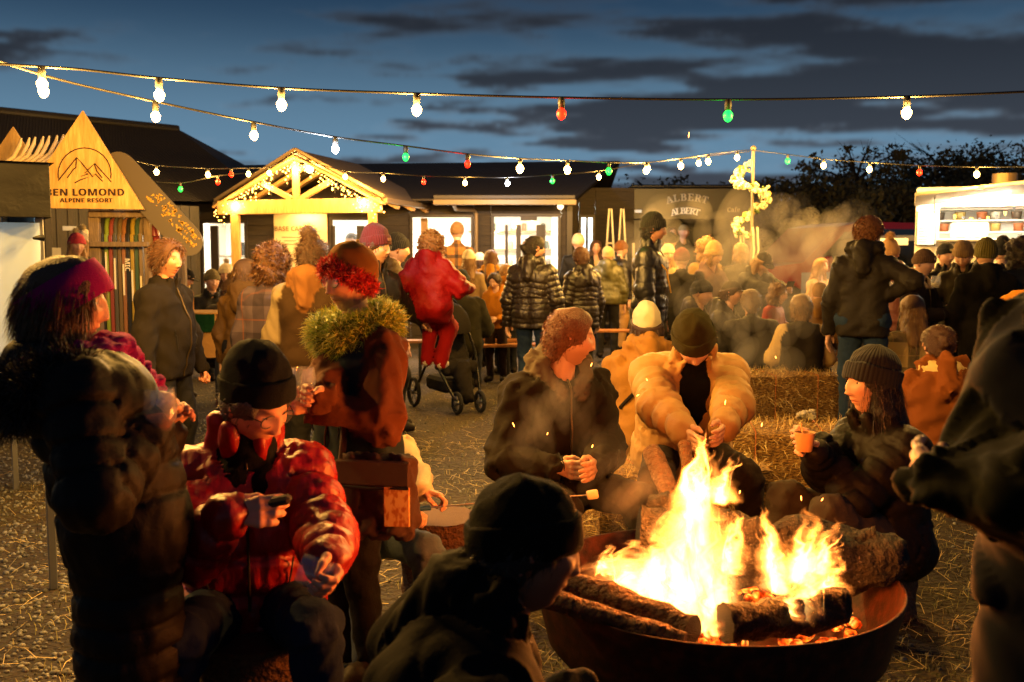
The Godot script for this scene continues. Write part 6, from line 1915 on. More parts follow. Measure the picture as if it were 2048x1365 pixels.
func stroller() -> void:
	var p := on_ground(905, 818)
	var o := thing("pushchair", Vector3(p.x, 0, p.z), "black pushchair with a hooded seat beside the man holding the child", "pushchair", "", 0.5)
	var bar := mat("pushchair frame", Color(0.10, 0.095, 0.09), 0.3, {"metallic": 0.6})
	var fabric := cloth(Color(0.11, 0.095, 0.07))
	var wheel_at := [Vector3(0.28, 0.15, -0.30), Vector3(-0.28, 0.15, -0.30), Vector3(-0.12, 0.11, 0.36), Vector3(0.12, 0.11, 0.36)]
	for k in 4:
		var c: Vector3 = wheel_at[k]
		var r := c.y
		var ring := []
		for q in 25: ring.append(c + Vector3(0, sin(TAU * q / 24.0), cos(TAU * q / 24.0)) * (r - 0.02))
		var w := part(o, "wheel", Shape.new().tube(ring, [0.02], 8, false), mat("tyre", Color(0.04, 0.04, 0.04), 0.9))
		var s := Shape.new()
		for q in 6: s.tube([c, c + Vector3(0, sin(TAU * q / 6.0), cos(TAU * q / 6.0)) * (r - 0.02)], [0.006], 5)
		s.tube([c - Vector3(0.03, 0, 0), c + Vector3(0.03, 0, 0)], [0.022], 10)
		part(w, "spokes", s, mat("wheel rim", Color(0.5, 0.5, 0.5), 0.3, {"metallic": 0.8}))
	for e in [-1.0, 1.0]:
		part(o, "frame_tube", Shape.new().tube([Vector3(e * 0.13, 0.12, 0.36), Vector3(e * 0.24, 0.55, 0.02), Vector3(e * 0.25, 0.98, -0.36), Vector3(e * 0.22, 1.04, -0.44)], [0.014], 8), bar)
		part(o, "frame_tube", Shape.new().tube([Vector3(e * 0.27, 0.15, -0.30), Vector3(e * 0.24, 0.55, 0.02)], [0.013], 8), bar)
	part(o, "handle", Shape.new().tube([Vector3(-0.22, 1.04, -0.44), Vector3(-0.1, 1.07, -0.48), Vector3(0.1, 1.07, -0.48), Vector3(0.22, 1.04, -0.44)], [0.017], 8), bar)
	var l := []
	bone(l, Vector3(-0.13, 0.42, 0.12), Vector3(0.13, 0.42, 0.12), 0.07, 0.07)
	bone(l, Vector3(-0.12, 0.45, 0.0), Vector3(-0.12, 0.80, -0.14), 0.06, 0.05)
	bone(l, Vector3(0.12, 0.45, 0.0), Vector3(0.12, 0.80, -0.14), 0.06, 0.05)
	bone(l, Vector3(0, 0.45, 0.0), Vector3(0, 0.80, -0.14), 0.07, 0.06)
	bone(l, Vector3(0, 0.4, 0.2), Vector3(0, 0.16, 0.33), 0.09, 0.07)
	field_job(o, "seat", l, fabric, 0.02, {"disp": {"fold": 0.01, "freq": 9.0}})
	var s := Shape.new()
	for q in 9:
		var a := -0.5 + 2.2 * q / 8.0
		for k in 13:
			var b := PI * k / 12.0
			var n := Vector3(cos(b), sin(b) * cos(a), sin(b) * sin(a))
			s.vert(Vector3(0, 0.78, -0.12) + Vector3(n.x * 0.22, n.y * 0.27, n.z * 0.30), n)
	for q in 8:
		for k in 12:
			var f := q * 13 + k
			s.face(f, f + 1, f + 13)
			s.face(f + 1, f + 14, f + 13)
	part(o, "hood", s, fabric)
	part(o, "basket", Shape.new().box(Vector3(0, 0.25, -0.05), Vector3(0.34, 0.14, 0.44), Basis(), 0.03), fabric)

# ---------------------------------------------------------------- straw bales, logs
func bale(px: float, py: float, depth: float, size: Vector3, turn: float, said: String) -> void:
	var p := at(px, py, depth)
	var o := thing("straw_bale", Vector3(p.x, 0, p.z), said, "straw bale", "straw bales used as seats", turn)
	var s := Shape.new()
	var fn := FastNoiseLite.new()
	fn.seed = int(px)
	fn.frequency = 9.0
	var nx := 30
	for f in 6:
		var ax := f / 2
		var sg := 1.0 if f % 2 else -1.0
		var first := s.v.size()
		for a in 17:
			for b in 17:
				var d := Vector3.ZERO
				d[ax] = sg; d[(ax + 1) % 3] = a / 8.0 - 1.0; d[(ax + 2) % 3] = b / 8.0 - 1.0
				var q := d * size * 0.5
				var rr := maxf(0.0, d.length() - 1.15) * 0.10
				q -= d.normalized() * size.y * rr
				q += d.normalized() * (0.03 * fn.get_noise_3dv(q) + 0.015 * fn.get_noise_3dv(q * 3.0))
				q -= d * 0.02 * bell(absf(q.x) - size.x * 0.22, 0.03) * (0.0 if ax == 0 else 1.0)
				var n := Vector3.ZERO
				n[ax] = sg
				s.vert(q + Vector3(0, size.y / 2, 0), n)
		for a in 16:
			for b in 16:
				var k := first + a * 17 + b
				s.face(k, k + 1, k + 17)
				s.face(k + 1, k + 18, k + 17)
	normals(s)
	var m := mat("bale straw", Color.WHITE, 0.85, {"albedo_texture": noise_tex("bale", 0.03, FastNoiseLite.TYPE_SIMPLEX, 5, [[0.2, Color(0.30, 0.19, 0.06)], [0.5, Color(0.52, 0.37, 0.14)], [0.8, Color(0.68, 0.52, 0.24)]], 512, 20.0), "uv1_triplanar": true, "uv1_scale": Vector3(1.2, 5, 3), "heightmap_enabled": true, "heightmap_texture": noise_tex("bale relief", 0.04, FastNoiseLite.TYPE_SIMPLEX, 4), "heightmap_scale": 2.0})
	part(o, "block", s, m)
	var fz := fuzz(s, {"n": 4200, "len": 0.085, "w": 0.0017, "stand": 0.28, "jitter": 0.9, "curl": 0.5, "droop": 0.25, "cols": [Color(0.78, 0.66, 0.40), Color(0.84, 0.74, 0.48), Color(0.62, 0.50, 0.28), Color(0.72, 0.58, 0.32)]}, int(px))
	var st := part(o, "loose_straw", fz, mat("straw blades", Color.WHITE, 0.65, {"vertex_color_use_as_albedo": true}))
	st.set_meta("kind", "stuff")
	for e in [-1.0, 1.0]:
		var x: float = e * size.x * 0.22
		var h := size * 0.5 + Vector3.ONE * 0.002
		part(o, "twine", Shape.new().tube([Vector3(x, 0.0, h.z), Vector3(x, size.y, h.z), Vector3(x, size.y, -h.z), Vector3(x, 0, -h.z)], [0.004], 5), mat("orange twine", Color(0.60, 0.32, 0.10), 0.8))

func log_mat(charred: float) -> StandardMaterial3D:
	var k := "log bark %.1f" % charred
	var a := Color(0.30, 0.19, 0.11).lerp(Color(0.012, 0.010, 0.009), charred)
	var b := Color(0.46, 0.31, 0.18).lerp(Color(0.055, 0.042, 0.036), charred)
	return mat(k, Color.WHITE, 0.9, {"albedo_texture": noise_tex(k, 0.02, FastNoiseLite.TYPE_CELLULAR, 3, [[0.1, a], [0.6, b]], 256, 25.0), "uv1_triplanar": true, "uv1_scale": Vector3(6, 6, 6), "heightmap_enabled": true, "heightmap_texture": noise_tex("bark relief", 0.03, FastNoiseLite.TYPE_CELLULAR, 3, [], 256, 20.0), "heightmap_scale": 2.5})

func timber(parent: Node3D, called: String, a: Vector3, b: Vector3, r: float, charred: float, lump: float = 0.012) -> Node3D:
	var s := Shape.new()
	var pts := []
	var rr := []
	var n := 14
	for k in n + 1:
		pts.append(a.lerp(b, float(k) / n))
		rr.append(r)
	s.tube(pts, rr, 22, false)
	var fn := FastNoiseLite.new()
	fn.seed = int(a.x * 77.0 + r * 1000.0)
	fn.frequency = 7.0
	for k in s.v.size(): s.v[k] += s.n[k] * (fn.get_noise_3dv(s.v[k]) * lump * 2.0 + fn.get_noise_3dv(s.v[k] * 3.0) * lump)
	var seam := 23
	for k in n + 1: s.v[k * seam + 22] = s.v[k * seam]
	normals(s)
	var o := part(parent, called, s, log_mat(charred))
	for e in [0, n]:
		var ring := []
		for k in 22: ring.append(s.v[e * seam + k])
		var c := Shape.new()
		c.poly_n(ring, (a - b).normalized() if e == 0 else (b - a).normalized())
		part(o, "cut_end", c, mat("cut wood %.1f" % charred, Color(0.55, 0.36, 0.19).lerp(Color(0.03, 0.024, 0.02), sqrt(charred)), 0.8, bumpy(noise_tex("rings", 0.06, FastNoiseLite.TYPE_SIMPLEX, 2), 0.4, 6.0)))
	return o

func logs() -> void:
	for d in [[882, 925, 3.9, 0.155, 0.46, "dark upright log stump beside the woman with the satchel"], [1646, 818, 7.2, 0.11, 0.22, "short pale log lying upright behind the straw bale"], [1062, 940, 4.35, 0.17, 0.40, "log stump under the man in the olive jacket"]]:
		var p := at(d[0], d[1], d[2])
		var o := thing("log_stump", Vector3(p.x, 0, p.z), d[5], "log", "")
		timber(o, "trunk", Vector3(0, 0, 0), Vector3(0, d[4], 0), d[3], 0.15)
	for d in [[505, 2.85, 0.19, 0.40, "log stump under the man in the red jacket"], [1000, 1.95, 0.18, 0.24, "low log under the person in the dark olive beanie"], [1750, 4.1, 0.18, 0.38, "log stump under the woman with the paper cup"], [1890, 5.95, 0.18, 0.40, "log stump under the person in the brown fleece"], [1830, 8.1, 0.18, 0.42, "log stump under the person in the checked jacket"]]:
		var p := at(d[0], 900, d[1])
		var o := thing("log_stump", Vector3(p.x, 0, p.z), d[4], "log", "")
		timber(o, "trunk", Vector3(0, 0, 0), Vector3(0, d[3], 0), d[2], 0.1)
	# white gloves or paper left on the bale
	var g := at(1600, 832, 6.9)
	var l := []
	bone(l, g, g + Vector3(0.10, -0.01, 0.0), 0.022, 0.016)
	bone(l, g + Vector3(0.03, 0.02, 0.02), g + Vector3(0.1, 0.03, -0.02), 0.016, 0.012)
	var go := thing("paper_bag", Vector3.ZERO, "crumpled white paper bag lying on the straw beside the pale log", "bag")
	field_job(go, "crumpled_paper", l, mat("white paper", Color(0.74, 0.70, 0.6), 0.8), 0.008, {"disp": {"fold": 0.012, "freq": 25.0}, "blend": 0.01})

# ---------------------------------------------------------------- the fire
const BOWL := Vector3(0.62, 0, -2.98)
const BOWL_R := 0.555
const RIM := 0.515
func flame(o: Node3D, base: Vector3, h: float, w: float, lean: Vector3, k: int, inner: Material, outer: Material) -> void:
	var r := RandomNumberGenerator.new()
	r.seed = 900 + k
	for sheet in 5:   # crossing, twisting tongues of hot gas: three bright, two thin and wide
		var s := Shape.new()
		var thin := sheet > 2
		var turn := PI * sheet / 3.0 + r.randf() * 0.5
		var rows := 22
		var ph := r.randf() * TAU
		var hh := h * (r.randf_range(0.7, 1.0) if not thin else 1.12)
		var ww := w * (1.0 if not thin else 1.35)
		var col := r.randi() % 5
		for q in rows + 1:
			var t := q / float(rows)
			var tw := turn + 1.2 * t * sin(ph)
			var side := Vector3(cos(tw), 0, sin(tw))
			var mid := base + Vector3(0, hh * t, 0) + lean * t * t + Vector3(sin(ph + t * 4.0) * 0.06, 0, cos(ph * 1.7 + t * 3.5) * 0.05) * w * 4.0 * t
			for c in 9:
				var e := c / 4.0 - 1.0
				s.vert(mid + side * e * ww + side.cross(Vector3.UP) * 0.25 * ww * (1.0 - e * e), side.cross(Vector3.UP), Vector2((e * 0.5 + 0.5 + col) * 0.2, 1.0 - t))
		for q in rows:
			for c in 8:
				var f := q * 9 + c
				s.i.append_array(PackedInt32Array([f, f + 9, f + 1, f + 1, f + 9, f + 10]))
		part(o, "flame_tongue", s, outer if thin else inner)

func flame_tex(most: float, soft: float) -> Array:
	var w := 320
	var h := 192
	var fn := FastNoiseLite.new()
	fn.seed = 5
	fn.frequency = 0.018
	fn.fractal_octaves = 2
	var alpha := Image.create(w, h, false, Image.FORMAT_RGBA8)
	var hot := Image.create(w, h, false, Image.FORMAT_RGBA8)
	for y in h:
		var t := 1.0 - float(y) / h     # 0 at the base, 1 at the tip
		for x in w:
			var cell := x / 64
			var e0 := (x % 64 + 0.5) / 32.0 - 1.0
			var e := e0 + 0.5 * t * fn.get_noise_2d(cell * 97.0, y * 1.2) + 0.16 * fn.get_noise_2d(x * 1.5 + cell * 31, y * 1.6)
			var width := maxf(0.78 * pow(1.0 - t, 0.65) * (0.55 + 0.7 * sin(PI * minf(1.0, t * 1.4 + 0.25))), 0.001)
			var lick := fn.get_noise_2d(x * 1.3 + cell * 50, y * 0.4)
			var g := absf(e) / width
			var a := exp(-g * g * soft) * sm(1.0, 0.7, t) * clampf(0.75 + 1.5 * lick, 0.05, 1.0) * sm(0.0, 0.08, t) * sm(1.0, 0.72, absf(e0))
			var heat := clampf(a * (1.2 - 0.85 * t), 0.0, 1.0)
			alpha.set_pixel(x, y, Color(1, 1, 1, a * most))
			var c := Color(1.0, 0.26, 0.04).lerp(Color(1.0, 0.52, 0.12), sm(0.05, 0.4, heat)).lerp(Color(1.0, 0.80, 0.45), sm(0.35, 0.9, heat))
			var k := lerpf(0.2, 1.0, sm(0.05, 0.8, heat))
			hot.set_pixel(x, y, Color(c.r * k, c.g * k, c.b * k))
	return [ImageTexture.create_from_image(alpha), ImageTexture.create_from_image(hot)]

func fire() -> void:
	var o := thing("fire_bowl", BOWL, "wide rusty steel fire bowl full of burning logs", "fire bowl")
	var steel := mat("rusty steel", Color.WHITE, 0.6, {"metallic": 0.35, "albedo_texture": noise_tex("rust", 0.015, FastNoiseLite.TYPE_SIMPLEX, 5, [[0.2, Color(0.12, 0.07, 0.05)], [0.5, Color(0.24, 0.12, 0.07)], [0.8, Color(0.36, 0.17, 0.08)]], 512), "uv1_triplanar": true, "uv1_scale": Vector3.ONE * 2.0, "heightmap_enabled": true, "heightmap_texture": noise_tex("nap", 0.09, FastNoiseLite.TYPE_SIMPLEX, 3), "heightmap_scale": 0.1})
	var prof := [Vector2(0.0, 0.10), Vector2(0.22, 0.115), Vector2(0.40, 0.20), Vector2(0.51, 0.33), Vector2(BOWL_R, RIM), Vector2(BOWL_R - 0.004, RIM + 0.003), Vector2(BOWL_R - 0.012, RIM), Vector2(0.495, 0.335), Vector2(0.39, 0.215), Vector2(0.21, 0.13), Vector2(0.0, 0.118)]
	part(o, "bowl", Shape.new().lathe(prof, 96), steel)
	part(o, "foot_ring", Shape.new().lathe([Vector2(0.26, 0.0), Vector2(0.28, 0.0), Vector2(0.27, 0.15), Vector2(0.25, 0.15)], 40), steel)
	var ash := thing("embers", BOWL, "bed of glowing embers in the fire bowl", "embers")
	var s := Shape.new()
	for k in 420:
		var a := rnd(0, TAU)
		var r := 0.44 * sqrt(rng.randf())
		var q := Vector3(cos(a) * r, 0.20 + 0.16 * (r / 0.44) * (r / 0.44) + rnd(0, 0.04), sin(a) * r)
		s.ball(q, Vector3(rnd(0.012, 0.035), rnd(0.01, 0.02), rnd(0.012, 0.03)), 5, Basis(Vector3.UP, rnd(0, TAU)))
	part(ash, "coals", s, mat("coals", Color(0.05, 0.03, 0.025), 0.9, {"emission_enabled": true, "emission_texture": noise_tex("ember", 0.02, FastNoiseLite.TYPE_SIMPLEX, 4, [[0.35, Color(0.02, 0.0, 0.0)], [0.55, Color(0.5, 0.08, 0.0)], [0.7, Color(1.0, 0.35, 0.05)], [0.9, Color(1.0, 0.7, 0.3)]], 256), "emission_operator": BaseMaterial3D.EMISSION_OP_MULTIPLY, "emission": Color.WHITE, "emission_energy_multiplier": 2.5, "uv1_triplanar": true, "uv1_world_triplanar": true, "uv1_scale": Vector3.ONE * 3.0})).set_meta("kind", "stuff")
	ash.set_meta("kind", "stuff")
	# logs: two great charred ones across the back, split ones leaning on the rim
	var T := func(called: String, said: String, a: Vector3, b: Vector3, r: float, ch: float, lump: float) -> void:
		var t := thing(called, BOWL, said, "log")
		timber(t, "wood", a, b, r, ch, lump)
	T.call("burning_log", "huge charred log lying across the back of the fire bowl", at(1275, 1085, 3.1) - BOWL, at(1735, 1125, 3.05) - BOWL, 0.11, 0.93, 0.03)
	T.call("burning_log", "charred log with orange cracks behind the tallest flame", at(1290, 1030, 3.26) - BOWL, at(1450, 1070, 3.2) - BOWL, 0.085, 0.95, 0.03)
	T.call("burning_log", "half burnt round log leaning on the front rim", at(1135, 1165, 2.85) - BOWL, at(1385, 1262, 2.56) - BOWL, 0.042, 0.35, 0.008)
	T.call("burning_log", "thin pale split log along the front rim", at(1095, 1195, 2.66) - BOWL, at(1370, 1285, 2.50) - BOWL, 0.026, 0.2, 0.006)
	T.call("burning_log", "black log end beneath the small flame", at(1450, 1250, 2.58) - BOWL, at(1690, 1215, 2.68) - BOWL, 0.05, 0.9, 0.015)
	T.call("burning_log", "charred branch rising at the back of the bowl", at(1600, 1110, 2.95) - BOWL, at(1790, 1120, 3.0) - BOWL, 0.075, 0.95, 0.02)
	T.call("split_log", "pale split log standing against the back of the bowl", at(1305, 905, 3.75) - BOWL, at(1350, 1010, 3.45) - BOWL, 0.036, 0.0, 0.004)
	T.call("split_log", "orange-lit split plank leaning on the bowl's back rim", at(1370, 890, 3.72) - BOWL, at(1385, 990, 3.5) - BOWL, 0.025, 0.0, 0.004)
	# flames
	var fm := []
	for q in 2:
		var tx := flame_tex([0.6, 0.2][q], [2.2, 1.3][q])
		fm.append(mat(["flame", "flame edge"][q], Color.WHITE, 1.0, {"transparency": BaseMaterial3D.TRANSPARENCY_ALPHA, "albedo_texture": tx[0], "emission_enabled": true, "emission_texture": tx[1], "emission_operator": BaseMaterial3D.EMISSION_OP_MULTIPLY, "emission": Color.WHITE, "emission_energy_multiplier": [2.5, 1.4][q], "cull_mode": BaseMaterial3D.CULL_DISABLED}))
	var f1 := thing("flame", BOWL, "tall white-hot flame in the middle of the bowl", "flame")
	var big := [[1360, 1235, 2.80, 0.44, 0.10, 0.02], [1330, 1210, 2.85, 0.36, 0.10, 0.04], [1400, 1245, 2.75, 0.50, 0.09, -0.01], [1300, 1200, 2.9, 0.28, 0.09, 0.05], [1430, 1240, 2.72, 0.34, 0.08, 0.02], [1380, 1180, 2.95, 0.52, 0.085, 0.03], [1415, 1150, 3.0, 0.42, 0.08, 0.02], [1250, 1180, 2.9, 0.16, 0.10, 0.03], [1350, 1260, 2.68, 0.24, 0.10, 0.0], [1415, 1275, 2.60, 0.22, 0.06, 0.0], [1455, 1150, 2.9, 0.2, 0.05, 0.03], [1210, 1150, 2.95, 0.10, 0.06, 0.02], [1445, 1010, 3.1, 0.18, 0.05, 0.05], [1400, 1000, 3.1, 0.16, 0.05, -0.02]]
	for k in big.size():
		var b: Array = big[k]
		flame(f1, at(b[0], b[1], b[2]) - BOWL, b[3] * 0.88, b[4] * 1.12, Vector3(b[5], 0, 0), k, fm[0], fm[1])
	var f2 := thing("flame", BOWL, "smaller leaning flame on the black log end", "flame")
	var small := [[1580, 1240, 2.62, 0.14, 0.07, 0.05], [1620, 1225, 2.66, 0.17, 0.07, 0.04], [1560, 1190, 2.72, 0.18, 0.06, -0.02], [1650, 1200, 2.72, 0.12, 0.06, 0.05], [1600, 1170, 2.8, 0.22, 0.06, 0.02], [1545, 1150, 2.85, 0.2, 0.04, -0.04], [1640, 1150, 2.85, 0.16, 0.05, 0.06]]
	for k in small.size():
		var b: Array = small[k]
		flame(f2, at(b[0], b[1], b[2]) - BOWL, b[3] * 0.95, b[4] * 1.05, Vector3(b[5], 0, 0), 40 + k, fm[0], fm[1])
	var fc := Color(1.0, 0.53, 0.18)
	omni(f1, at(1385, 1010, 2.88) - BOWL, fc, 0.6, 0.09, "flame_light")
	omni(f1, at(1395, 900, 2.95) - BOWL, fc, 0.5, 0.07, "flame_light")
	omni(f1, at(1350, 1190, 2.75) - BOWL, fc, 0.18, 0.06, "flame_light")
	omni(f2, at(1600, 1120, 2.7) - BOWL, fc, 0.3, 0.06, "flame_light")
	# sparks
	for p in [[1095, 868, 4.0, 0.3], [1276, 791, 3.9, 0.9], [1294, 760, 3.8, -0.7], [1451, 805, 3.5, 0.1], [1552, 715, 4.2, -0.4], [1480, 985, 3.3, 0.2], [1603, 997, 3.2, -0.1], [1645, 1000, 3.2, 0.5], [1378, 270, 3.6, 0.1], [1027, 850, 3.9, -0.4], [1185, 893, 3.6, 0.3], [1183, 730, 3.9, 0.4], [1524, 850, 3.4, 0.1]]:
		var c := at(p[0], p[1], p[2])
		var d := Vector3(sin(p[3]), cos(p[3]), 0.1) * rnd(0.004, 0.010)
		tag(part(self, "spark", Shape.new().tube([c - d, c, c + d], [0.0006, 0.0015, 0.0006], 5), glow("spark", Color(1.0, 0.55, 0.2), 12.0)), "glowing spark flying up from the fire", "spark", "sparks over the fire")

func smoke() -> void:
	var o := Node3D.new()
	o.name = "smoke"
	add_child(o)
	tag(o, "pale wood smoke drifting from the fire across the crowd", "smoke", "", "stuff")
	var r := RandomNumberGenerator.new()
	r.seed = 8
	# px, py, depth, half width, half height (m), density
	var puffs := [[1400, 470, 12.5, 1.1, 0.5, 0.12], [1480, 520, 10.5, 0.9, 0.55, 0.22], [1530, 590, 8.2, 0.5, 0.35, 0.35], [1470, 660, 7.2, 0.5, 0.3, 0.4], [1580, 490, 13.5, 0.8, 0.5, 0.20], [1650, 455, 14.5, 0.55, 0.45, 0.38], [1690, 430, 15.0, 0.42, 0.35, 0.4], [1600, 540, 12.0, 0.8, 0.5, 0.22], [1430, 430, 15.0, 1.4, 0.5, 0.08], [1560, 420, 16.0, 1.6, 0.6, 0.07], [1100, 800, 3.75, 0.10, 0.085, 1.6], [1065, 850, 3.75, 0.085, 0.09, 1.5], [1160, 790, 3.75, 0.07, 0.12, 1.1], [1230, 960, 3.4, 0.14, 0.10, 1.2], [1280, 1000, 3.2, 0.10, 0.09, 1.4], [1200, 900, 3.55, 0.09, 0.10, 1.1], [1620, 610, 9.0, 0.35, 0.35, 0.35], [1500, 600, 6.6, 0.35, 0.28, 0.4], [1440, 545, 9.5, 0.6, 0.4, 0.25]]
	for p in puffs:
		var near: bool = p[2] < 5.0
		for k in (12 if near else 20 if p[2] < 9.8 else 11):
			var f := FogVolume.new()
			f.name = "puff"
			f.shape = RenderingServer.FOG_VOLUME_SHAPE_ELLIPSOID
			var q := r.randf_range(0.2, 0.6) if near else r.randf_range(0.12, 0.42) if p[2] < 9.8 else r.randf_range(0.15, 0.55)
			f.size = Vector3(p[3] * (3.6 if near else 2.0) * q * r.randf_range(0.35, 0.7), p[4] * (4.0 if near else 2.6) * q * r.randf_range(0.7, 1.3), p[3] * 1.2 * q)
			f.position = at(p[0], p[1], p[2]) + Vector3(r.randf_range(-1, 1) * p[3] * 0.8, r.randf_range(-1, 1) * p[4] * 0.8, r.randf_range(-0.05, 0.1))
			f.position.y = minf(f.position.y, at(1500, 420, p[2]).y)
			f.rotation.z = r.randf_range(-1.0, 0.5)
			var m := FogMaterial.new()
			m.density = p[5] * (0.30 if near else 0.85 if p[2] < 9.8 else 1.1)
			m.albedo = Color(0.92, 0.90, 0.88)
			f.material = m
			o.add_child(f, true)

# ---------------------------------------------------------------- the crowd
const BLACK := Color(0.085, 0.08, 0.075)
const INK := Color(0.12, 0.115, 0.115)
const OLIVE := Color(0.20, 0.19, 0.10)
const SAND := Color(0.66, 0.53, 0.34)
const CREAM := Color(0.78, 0.72, 0.58)
const JEAN := Color(0.13, 0.19, 0.27)
const BROWN := Color(0.27, 0.15, 0.07)
const BLOND := Color(0.62, 0.44, 0.22)
const GINGER := Color(0.45, 0.22, 0.08)

func plaid(key: String, ground: Color, band: Color, thin: Color, n: float) -> StandardMaterial3D:
	var t := image_tex("plaid " + key, 128, 128, func(x, y):
		var a := 1.0 if x % 128 < 40 else 0.0
		var b := 1.0 if y % 128 < 40 else 0.0
		var c := ground.lerp(band, (a + b) * 0.5)
		if x % 128 in [84, 85, 86, 87] or y % 128 in [84, 85, 86, 87]: c = c.lerp(thin, 0.6)
		return c)
	return mat("plaid cloth " + key, Color.WHITE, 0.92, {"albedo_texture": t, "uv1_triplanar": true, "uv1_scale": Vector3.ONE * n, "heightmap_enabled": true, "heightmap_texture": noise_tex("nap", 0.09, FastNoiseLite.TYPE_SIMPLEX, 3), "heightmap_scale": 0.2})

